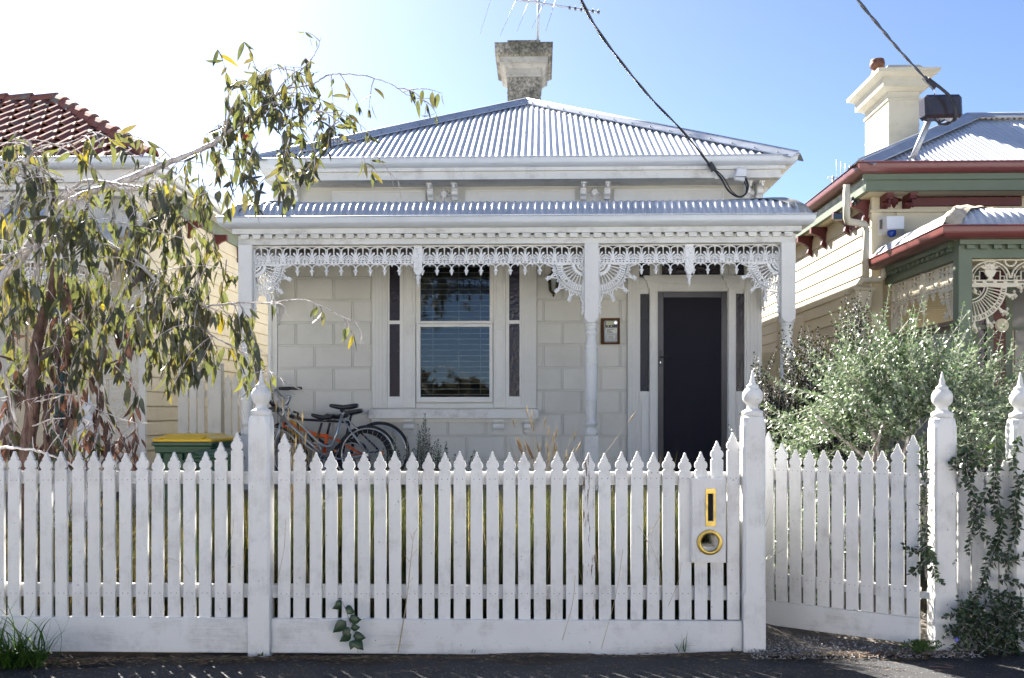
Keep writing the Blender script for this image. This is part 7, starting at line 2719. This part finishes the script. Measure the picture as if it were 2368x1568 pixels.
# spray of the silver bush over the fence, behind the creeper
tb = thing('silver_bush', 'second silver bush spilling between the two right-hand fence posts', 'bush', (X(2290, 6.4), 6.4, 0.2))
lm, tm = MB(), MB()
for k in range(210):
    px, py = rnd.uniform(2205, 2400), rnd.uniform(930, 1090)
    p = at(px, py, 6.25 + rnd.uniform(-.22, .4))
    dd = Vector((rnd.uniform(-1, .8), rnd.uniform(-.8, .3), rnd.uniform(-.3, .7))).normalized() * rnd.uniform(.10, .24)
    leafy_shoot(lm, tm, [p, p + dd * .5, p + dd], 0.0028, 0.021, 0.030, 0.015, 0.0)
lm.build('foliage', M['silver_leaf'], tb, kind='stuff')
tm.build('stems', M['silver_stem'], tb, kind='stuff')

# ------------------------------------------------------------------ rosemary-like bush below the window
wb = thing('needle_bush', 'upright needle-leaved bush beside the bicycles under the window', 'bush', (X(975, 9.0), 9.0, 0.25))
lm, tm = MB(), MB()
M['needle'] = leafmat('needle_leaf', [(0.0, (0.028, 0.055, 0.030)), (0.6, (0.050, 0.085, 0.048)), (1.0, (0.08, 0.12, 0.07))], 0.15, 0.5)
for px, top in ((905, 1000), (925, 1045), (945, 1015), (962, 985), (978, 960), (992, 995), (1010, 1020), (1030, 1025), (1038, 1040), (1000, 965 + 60), (885, 1040), (950, 1040), (985, 1030), (870, 1050), (1098, 1045), (1085, 1060), (1060, 1055), (965, 1050), (915, 1025), (1020, 1050)):
    for rep in range(5):
        xx, tt = px + rnd.uniform(-9, 9), top + rep * 14
        leafy_shoot(lm, tm, [at(xx * .6 + 975 * .4, tt + 170, 9.0), at(xx * .85 + 975 * .15, tt + 80, 9.0 + rnd.uniform(-.15, .15)), at(xx, tt, 9.0 + rnd.uniform(-.2, .2))], 0.0035, 0.012, 0.044, 0.012, 0.05)
lm.build('foliage', M['needle'], wb, kind='stuff')
tm.build('stems', M['twig'], wb, kind='stuff')

# ------------------------------------------------------------------ long grass behind the fence, one mass
M['grass'] = leafmat('grass_blade', [(0.0, (0.016, 0.030, 0.007)), (0.45, (0.032, 0.050, 0.011)), (0.7, (0.060, 0.072, 0.018)), (0.88, (0.12, 0.09, 0.04)), (1.0, (0.24, 0.19, 0.10))], 0.3, 0.5, tcol=(1.4, 1.4, 0.5))
M['straw'] = leafmat('straw', [(0.0, (0.32, 0.25, 0.14)), (0.5, (0.46, 0.38, 0.22)), (1.0, (0.55, 0.47, 0.30))], 0.35, 0.6, tcol=(1.2, 1.1, 0.8))
gm_ = MB()
for k in range(9000):
    x, y = rnd.uniform(-1.55, 1.15), 6.13 + abs(rnd.gauss(0, 0.45))
    if y > 8.2:
        continue
    d = Vector((rnd.uniform(-.55, .55), rnd.uniform(-.1, .5), 1.0))
    blade(gm_, (x, y, garden_z(x, y) - 0.01), d, rnd.uniform(0.35, 0.98), rnd.uniform(0.006, 0.012), Vector((rnd.uniform(-1, 1), rnd.uniform(-.15 - (y - 6.13) * .8, .6), rnd.uniform(-1.2, -.1))), 5)
for k in range(5000):
    x, y = rnd.uniform(-1.55, 1.18), rnd.uniform(6.2, 6.75)
    blade(gm_, (x, y, garden_z(x, y) - 0.01), Vector((rnd.uniform(-.3, .3), rnd.uniform(-.05, .3), 1.0)), rnd.uniform(0.5, 0.92), rnd.uniform(0.008, 0.014), Vector((rnd.uniform(-.6, .6), rnd.uniform(-.1, .4), rnd.uniform(-.5, 0))), 4, rnd.uniform(-.8, .8))
for k in range(3600):
    x, y = rnd.uniform(-2.1, 1.2), rnd.uniform(6.0, 6.16)
    blade(gm_, (x, y, garden_z(x, y) - 0.01), Vector((rnd.uniform(-.22, .22), rnd.uniform(.0, .2), 1.0)), rnd.uniform(0.72, 1.02), rnd.uniform(0.010, 0.016), Vector((rnd.uniform(-.3, .3), rnd.uniform(.05, .3), rnd.uniform(-.25, 0))), 4, rnd.uniform(-.8, .8))
gm_.build('long_grass', M['grass'], kind='stuff')
gm_ = MB()
for k in range(6000):
    x, y = rnd.uniform(-4.0, -1.75), 6.13 + abs(rnd.gauss(0, 0.6))
    d = Vector((rnd.uniform(-.55, .55), rnd.uniform(-.1, .5), 1.0))
    blade(gm_, (x, y, garden_z(x, y) - 0.01), d, rnd.uniform(0.3, 0.90), rnd.uniform(0.006, 0.013), Vector((rnd.uniform(-1, 1), rnd.uniform(-.15 - (y - 6.13) * .8, .6), rnd.uniform(-1.2, -.1))), 5)
gm_.build('garden_weeds', leafmat('weed_blade', [(0.0, (0.03, 0.045, 0.012)), (0.4, (0.06, 0.07, 0.02)), (0.7, (0.12, 0.08, 0.04)), (1.0, (0.22, 0.16, 0.08))], 0.4, 0.5), kind='stuff')
gm_ = MB()
for k in range(500):
    x, y = rnd.uniform(2.0, 4.5), 6.2 + abs(rnd.gauss(0, 0.8))
    d = Vector((rnd.uniform(-.7, .7), rnd.uniform(-.5, .4), 1.0))
    blade(gm_, (x, y, garden_z(x, y) - 0.01), d, rnd.uniform(0.15, 0.4), 0.006, Vector((rnd.uniform(-1, 1), rnd.uniform(-.7, .5), -1)), 4)
gm_.build('path_weeds', M['grass'], kind='stuff')


def straw_tuft(name, label, cx, cy, n, tops, spread, group=None):
    t = thing(name, label, 'grass', (cx, cy, 0.2), group)
    s = MB()
    h = MB()
    for k in range(n):
        px, py = tops()
        tip = at(px, py, cy + rnd.uniform(-.2, .2))
        b = Vector((cx + rnd.uniform(-spread, spread), cy + rnd.uniform(-.12, .12), 0.2))
        mid = (b + tip) / 2 + Vector((rnd.uniform(-.03, .03), 0, rnd.uniform(0.0, .08)))
        path = smooth_path([b, mid, tip], 5)
        s.tube(path, [0.0022 - 0.0015 * i / (len(path) - 1) for i in range(len(path))], 3, cap=False)
        if rnd.random() < 0.25:
            h.tube([tip, tip + (tip - mid).normalized() * 0.05, tip + (tip - mid).normalized() * 0.09], [0.003, 0.006, 0.001], 5)
    s.build('stalks', M['straw'], t, kind='stuff')
    h.build('seed_heads', M['straw'], t, kind='stuff')
    return t


straw_tuft('dry_grass_tuft', 'tall dry straw-coloured grass in front of the sill and middle post', X(1250, 7.6), 7.6, 90, lambda: (rnd.gauss(1250, 48), rnd.triangular(950, 1090, 1060)), 0.16)
straw_tuft('dry_grass_tuft', 'bright dry grass stalks beside the left fence post, over the bicycles', X(680, 6.7), 6.7, 46, lambda: (rnd.gauss(690, 26), rnd.uniform(945, 1090)), 0.10)
mb = MB()
for a, b in (((1210, 1052), (1192, 1013)), ((1232, 1060), (1214, 1020))):
    A_, B_ = at(*a, 7.4), at(*b, 7.4)
    mb.tube([A_ + (A_ - B_) * 3, A_], 0.002, 4)
    mb.tube([A_, (A_ + B_) / 2, B_], [0.008, 0.011, 0.004], 6)
tag(mb.build('foxtail_grass', plain('foxtail', (0.20, 0.13, 0.08), 0.9), origin=tuple(at(1215, 1060, 7.4))), 'two brown foxtail seed heads in the dry grass', 'grass')

# ------------------------------------------------------------------ growth and litter along the foot of the fence
M['weed'] = leafmat('fresh_grass', [(0.0, (0.035, 0.09, 0.015)), (0.6, (0.06, 0.14, 0.025)), (1.0, (0.11, 0.18, 0.04))], 0.4, 0.4)


def grass_clump(name, label, px, py, Y, n, L, w, sx):
    b = at(px, py, Y)
    b.z = zf(b.x)
    t = thing(name, label, 'grass', tuple(b))
    g = MB()
    for k in range(n):
        x, y = b.x + rnd.gauss(0, sx), b.y + rnd.gauss(0, sx * .35)
        d = Vector((rnd.uniform(-.8, .8), rnd.uniform(-.6, .1), 1))
        blade(g, (x, y, b.z), d, rnd.uniform(L * .5, L), rnd.uniform(w * .6, w), Vector((rnd.uniform(-1.2, 1.2), rnd.uniform(-.6, 0), rnd.uniform(-1.6, -.5))), 6)
    g.build('blades', M['weed'], t, kind='stuff')
    return t, b


t_, b_ = grass_clump('grass_clump', 'lush green grass clump on the footpath at the far left', 25, 1550, 5.62, 210, 0.46, 0.012, 0.10)
g = MB()
for k in range(16):
    p = b_ + Vector((rnd.gauss(0.03, .09), rnd.uniform(-.08, .02), rnd.uniform(.02, .10)))
    small_leaf(g, p, Vector((rnd.uniform(-1, 1), -.5, rnd.uniform(-.3, .3))), Vector((0, -.5, 1)), 0.055, 0.04)
g.build('broad_leaves', M['weed'], t_, kind='stuff')
grass_clump('grass_tuft', 'small green grass tuft against the plinth left of the gate', 1578, 1502, 5.85, 12, 0.16, 0.008, 0.02)
grass_clump('grass_tuft', 'tiny weed at the foot of the left fence post', 605, 1516, 5.82, 7, 0.05, 0.012, 0.012)
grass_clump('grass_tuft', 'tiny weed below the letter box end of the plinth', 1690, 1505, 5.85, 6, 0.04, 0.012, 0.012)
grass_clump('grass_tuft', 'tiny green sprout under the dry stem on the plinth', 1093, 1507, 5.86, 6, 0.05, 0.008, 0.008)
wd = thing('weed', 'low green weed at the foot of the gate post beside the gate', 'weed', tuple(at(2125, 1500, 5.75)))
g, g2 = MB(), MB()
for k in range(34):
    p = at(2128 + rnd.gauss(0, 20), 1504, 5.76 + rnd.uniform(-.05, .06))
    p.z = zf(p.x) + rnd.uniform(0.005, .05)
    leafy_shoot(g, g2, [p, p + Vector((rnd.uniform(-.04, .04), rnd.uniform(-.04, .02), .02)), p + Vector((rnd.uniform(-.07, .07), rnd.uniform(-.06, .02), .03))], 0.0014, 0.012, 0.014, 0.012, 0)
g.build('leaves', M['weed'], wd, kind='stuff')
g2.build('stems', M['weed'], wd, kind='stuff')

sap = thing('sapling', 'dark green leafy seedling growing up the plinth right of the left post', 'sapling', tuple(at(828, 1510, 5.85)))
mb = MB()
pth = smooth_path([at(828, 1512, 5.85), at(820, 1470, 5.84), at(806, 1430, 5.83), at(795, 1400, 5.83), at(786, 1385, 5.84), at(772, 1396, 5.84)], 5)
mb.tube(pth, 0.0024, 5)
mb.build('stem', M['twig'], sap)
M['sap_leaf'] = leafmat('seedling_leaf', [(0.0, (0.014, 0.042, 0.018)), (1.0, (0.030, 0.070, 0.028))], 0.2, 0.35)
for (a, b, L, ang) in ((797, 1405, .075, -15), (790, 1398, .06, 195), (806, 1432, .085, 12), (800, 1436, .10, 215), (810, 1452, .065, 18), (806, 1450, .07, 240), (816, 1470, .085, 5), (812, 1466, .08, 205), (820, 1478, .085, -40), (818, 1480, .06, 250), (786, 1388, .05, 240)):
    g = MB()
    p = at(a, b, 5.835)
    an_ = math.radians(ang)
    dv = Vector((math.cos(an_), -0.35, math.sin(an_) - .15))
    s_ = Vector((-math.sin(an_), 0.2, math.cos(an_))).normalized()
    dv.normalize()
    n_ = dv.cross(s_)
    pr = [(0, .02), (.18, .30), (.38, .36), (.62, .27), (.85, .10), (1, .01)]
    vs_ = []
    for t, w in pr:
        vs_ += [p + dv * L * t + s_ * L * w - n_ * 0.004, p + dv * L * t + n_ * 0.003, p + dv * L * t - s_ * L * w - n_ * 0.004]
    g.add(vs_, [q for i in range(5) for q in ((i * 3, i * 3 + 1, i * 3 + 4, i * 3 + 3), (i * 3 + 1, i * 3 + 2, i * 3 + 5, i * 3 + 4))], True)
    g.build('leaf', M['sap_leaf'], sap)
ds = MB()
pth = smooth_path([at(920, 1508, 5.86), at(932, 1440, 5.855), at(942, 1370, 5.85), at(950, 1290, 5.85), at(957, 1230, 5.86)], 6)
ds.tube(pth, [0.0042 - 0.003 * i / (len(pth) - 1) for i in range(len(pth))], 5)
for (a, b, c_, d_) in ((947, 1300, 935, 1283), (950, 1290, 964, 1270), (944, 1350, 955, 1335), (955, 1250, 947, 1232), (957, 1235, 964, 1222), (940, 1390, 925, 1378)):
    ds.tube([at(a, b, 5.85), at(c_, d_, 5.84)], 0.0012, 4)
tag(ds.build('dead_weed', M['straw'], origin=tuple(at(920, 1508, 5.86))), 'thin dry forked stem leaning on the middle of the plinth', 'stem')
st2 = MB()
for (a, b, c_, d_) in ((1490, 1250, 1530, 1180), (1500, 1300, 1475, 1215), (1300, 1480, 1330, 1330), (1390, 1500, 1440, 1270), (1545, 1400, 1575, 1300), (1530, 1390, 1500, 1250), (660, 1200, 640, 1350), (390, 1290, 440, 1330), (540, 1200, 520, 1290)):
    A_, B_ = at(a, b, 5.875), at(c_, d_, 5.865)
    st2.tube(smooth_path([A_, (A_ + B_) / 2 + Vector((.02, -.01, .02)), B_], 4), 0.0013, 4)
st2.build('stray_stalks', M['straw'], kind='stuff')
for (px, py, L, an) in ((22, 1300, .17, 120), (0, 1350, .16, 95), (60, 1330, .10, 150), (300, 1330, .05, 60), (230, 1180, .04, 80)):
    pass
lit = MB()
for k in range(4200):
    if rnd.random() < 0.75:
        px = rnd.choice((rnd.gauss(640, 190), rnd.uniform(60, 1700), rnd.gauss(1990, 130), rnd.gauss(180, 90)))
        y = edge_y(X(px, 5.8)) - abs(rnd.gauss(0, 0.075))
    else:
        px, y = rnd.uniform(0, 2367), rnd.uniform(5.3, 5.8)
        if rnd.random() < .6:
            continue
    x = X(px, 5.8)
    z = zf(x) + rnd.uniform(0.004, 0.014) - (0.012 if y > 5.77 else 0)
    a = rnd.uniform(-.7, .7) + (PI if rnd.random() < .5 else 0)
    L, w = rnd.uniform(.015, .06), rnd.uniform(.004, .011)
    d = Vector((math.cos(a), math.sin(a), rnd.uniform(-.15, .2)))
    small_leaf(lit, Vector((x, y, z)), d, Vector((rnd.uniform(-.4, .4), rnd.uniform(-.4, .4), 1)), L, w)
lit.build('leaf_litter', leafmat('fallen_leaf', [(0.0, (0.05, 0.03, 0.018)), (0.5, (0.15, 0.09, 0.05)), (0.9, (0.30, 0.21, 0.13)), (1.0, (0.22, 0.24, 0.10))], 0.05, 0.7), kind='stuff')
B_line = MB()
a, b = at(2222 - 75, 1533, 5.46), at(2290 - 87, 1546, 5.42)
for q in (a, b):
    q.z = zf(q.x) + 0.006
dv = (b - a).normalized()
sv = Vector((-dv.y, dv.x, 0)) * 0.003
B_line.add([a - sv, b - sv, b + sv, a + sv], [(0, 1, 2, 3)])
tag(B_line.build('pink_paint_mark', plain('pink_paint', (0.65, 0.2, 0.22), 0.6), origin=tuple(a)), 'short pink paint line on the footpath before the gate', 'mark')

# ------------------------------------------------------------------ far side of the street: hedge mirrored in the window, houses added for fill light
fw = MB()
for k in range(3500):
    x = rnd.uniform(-7.5, 0.5)
    h = 2.5 + 0.5 * math.sin(x * 0.9) + 0.4 * math.sin(x * 2.3 + 1.0)
    z = rnd.uniform(0.0, 1.0) ** 0.8 * h
    p = Vector((x, -11.5 + rnd.gauss(0, 0.5), z))
    small_leaf(fw, p, Vector((rnd.uniform(-1, 1), rnd.uniform(-1, 1), rnd.uniform(-1, .4))), Vector((rnd.uniform(-1, 1), rnd.uniform(-1, 1), 1)), 0.55, 0.36)
fw.build('street_hedge', leafmat('street_tree_leaf', [(0.0, (0.03, 0.03, 0.015)), (1.0, (0.09, 0.07, 0.04))], 0.2, 0.6), kind='stuff')
M['fill_light_wall'] = paint('fill_light_render', (0.78, 0.77, 0.74), 0.6, 0.04, None, 0.2)  # kept near white to throw sunlight back at the shaded fence
for (xa, xb, lab) in ((-36, -6.5, 'unseen pale house added across the street to bounce light, far to the left'), (-0.5, 30, 'unseen pale house added across the street to bounce light, opposite the gate')):
    oh = thing('fill_light_house', lab, 'house', ((xa + xb) / 2, -13, 0), 'unseen houses added for fill light')  # never in view; added to brighten the fence and cottage front
    B('wall', M['fill_light_wall'], oh, (xa, xb, -21, -13, -0.09, 4.6))
    mb = MB()
    mx = (xa + xb) / 2
    mb.add([(xa - .4, -12.7, 4.61), (xb + .4, -12.7, 4.61), (xb + .4, -21.5, 4.61), (xa - .4, -21.5, 4.61), (xa + 4, -17, 6.6), (xb - 4, -17, 6.6)],
           [(0, 4, 5, 1), (1, 5, 2), (2, 5, 4, 3), (3, 4, 0), (0, 1, 2, 3)])
    mb.build('roof', M['zinc_cap'], oh)  # roof of the added unseen house
    B('door', M['maroon'], oh, (mx - .5, mx + .5, -12.999, -12.95, 0.3, 2.4))  # door of the added unseen house
    for q in (-.32, .32):
        wq = mx + q * (xb - xa)
        B('window', M['pane_dark'], oh, (wq - .8, wq + .8, -12.999, -12.96, 1.0, 2.6))  # window of the added unseen house
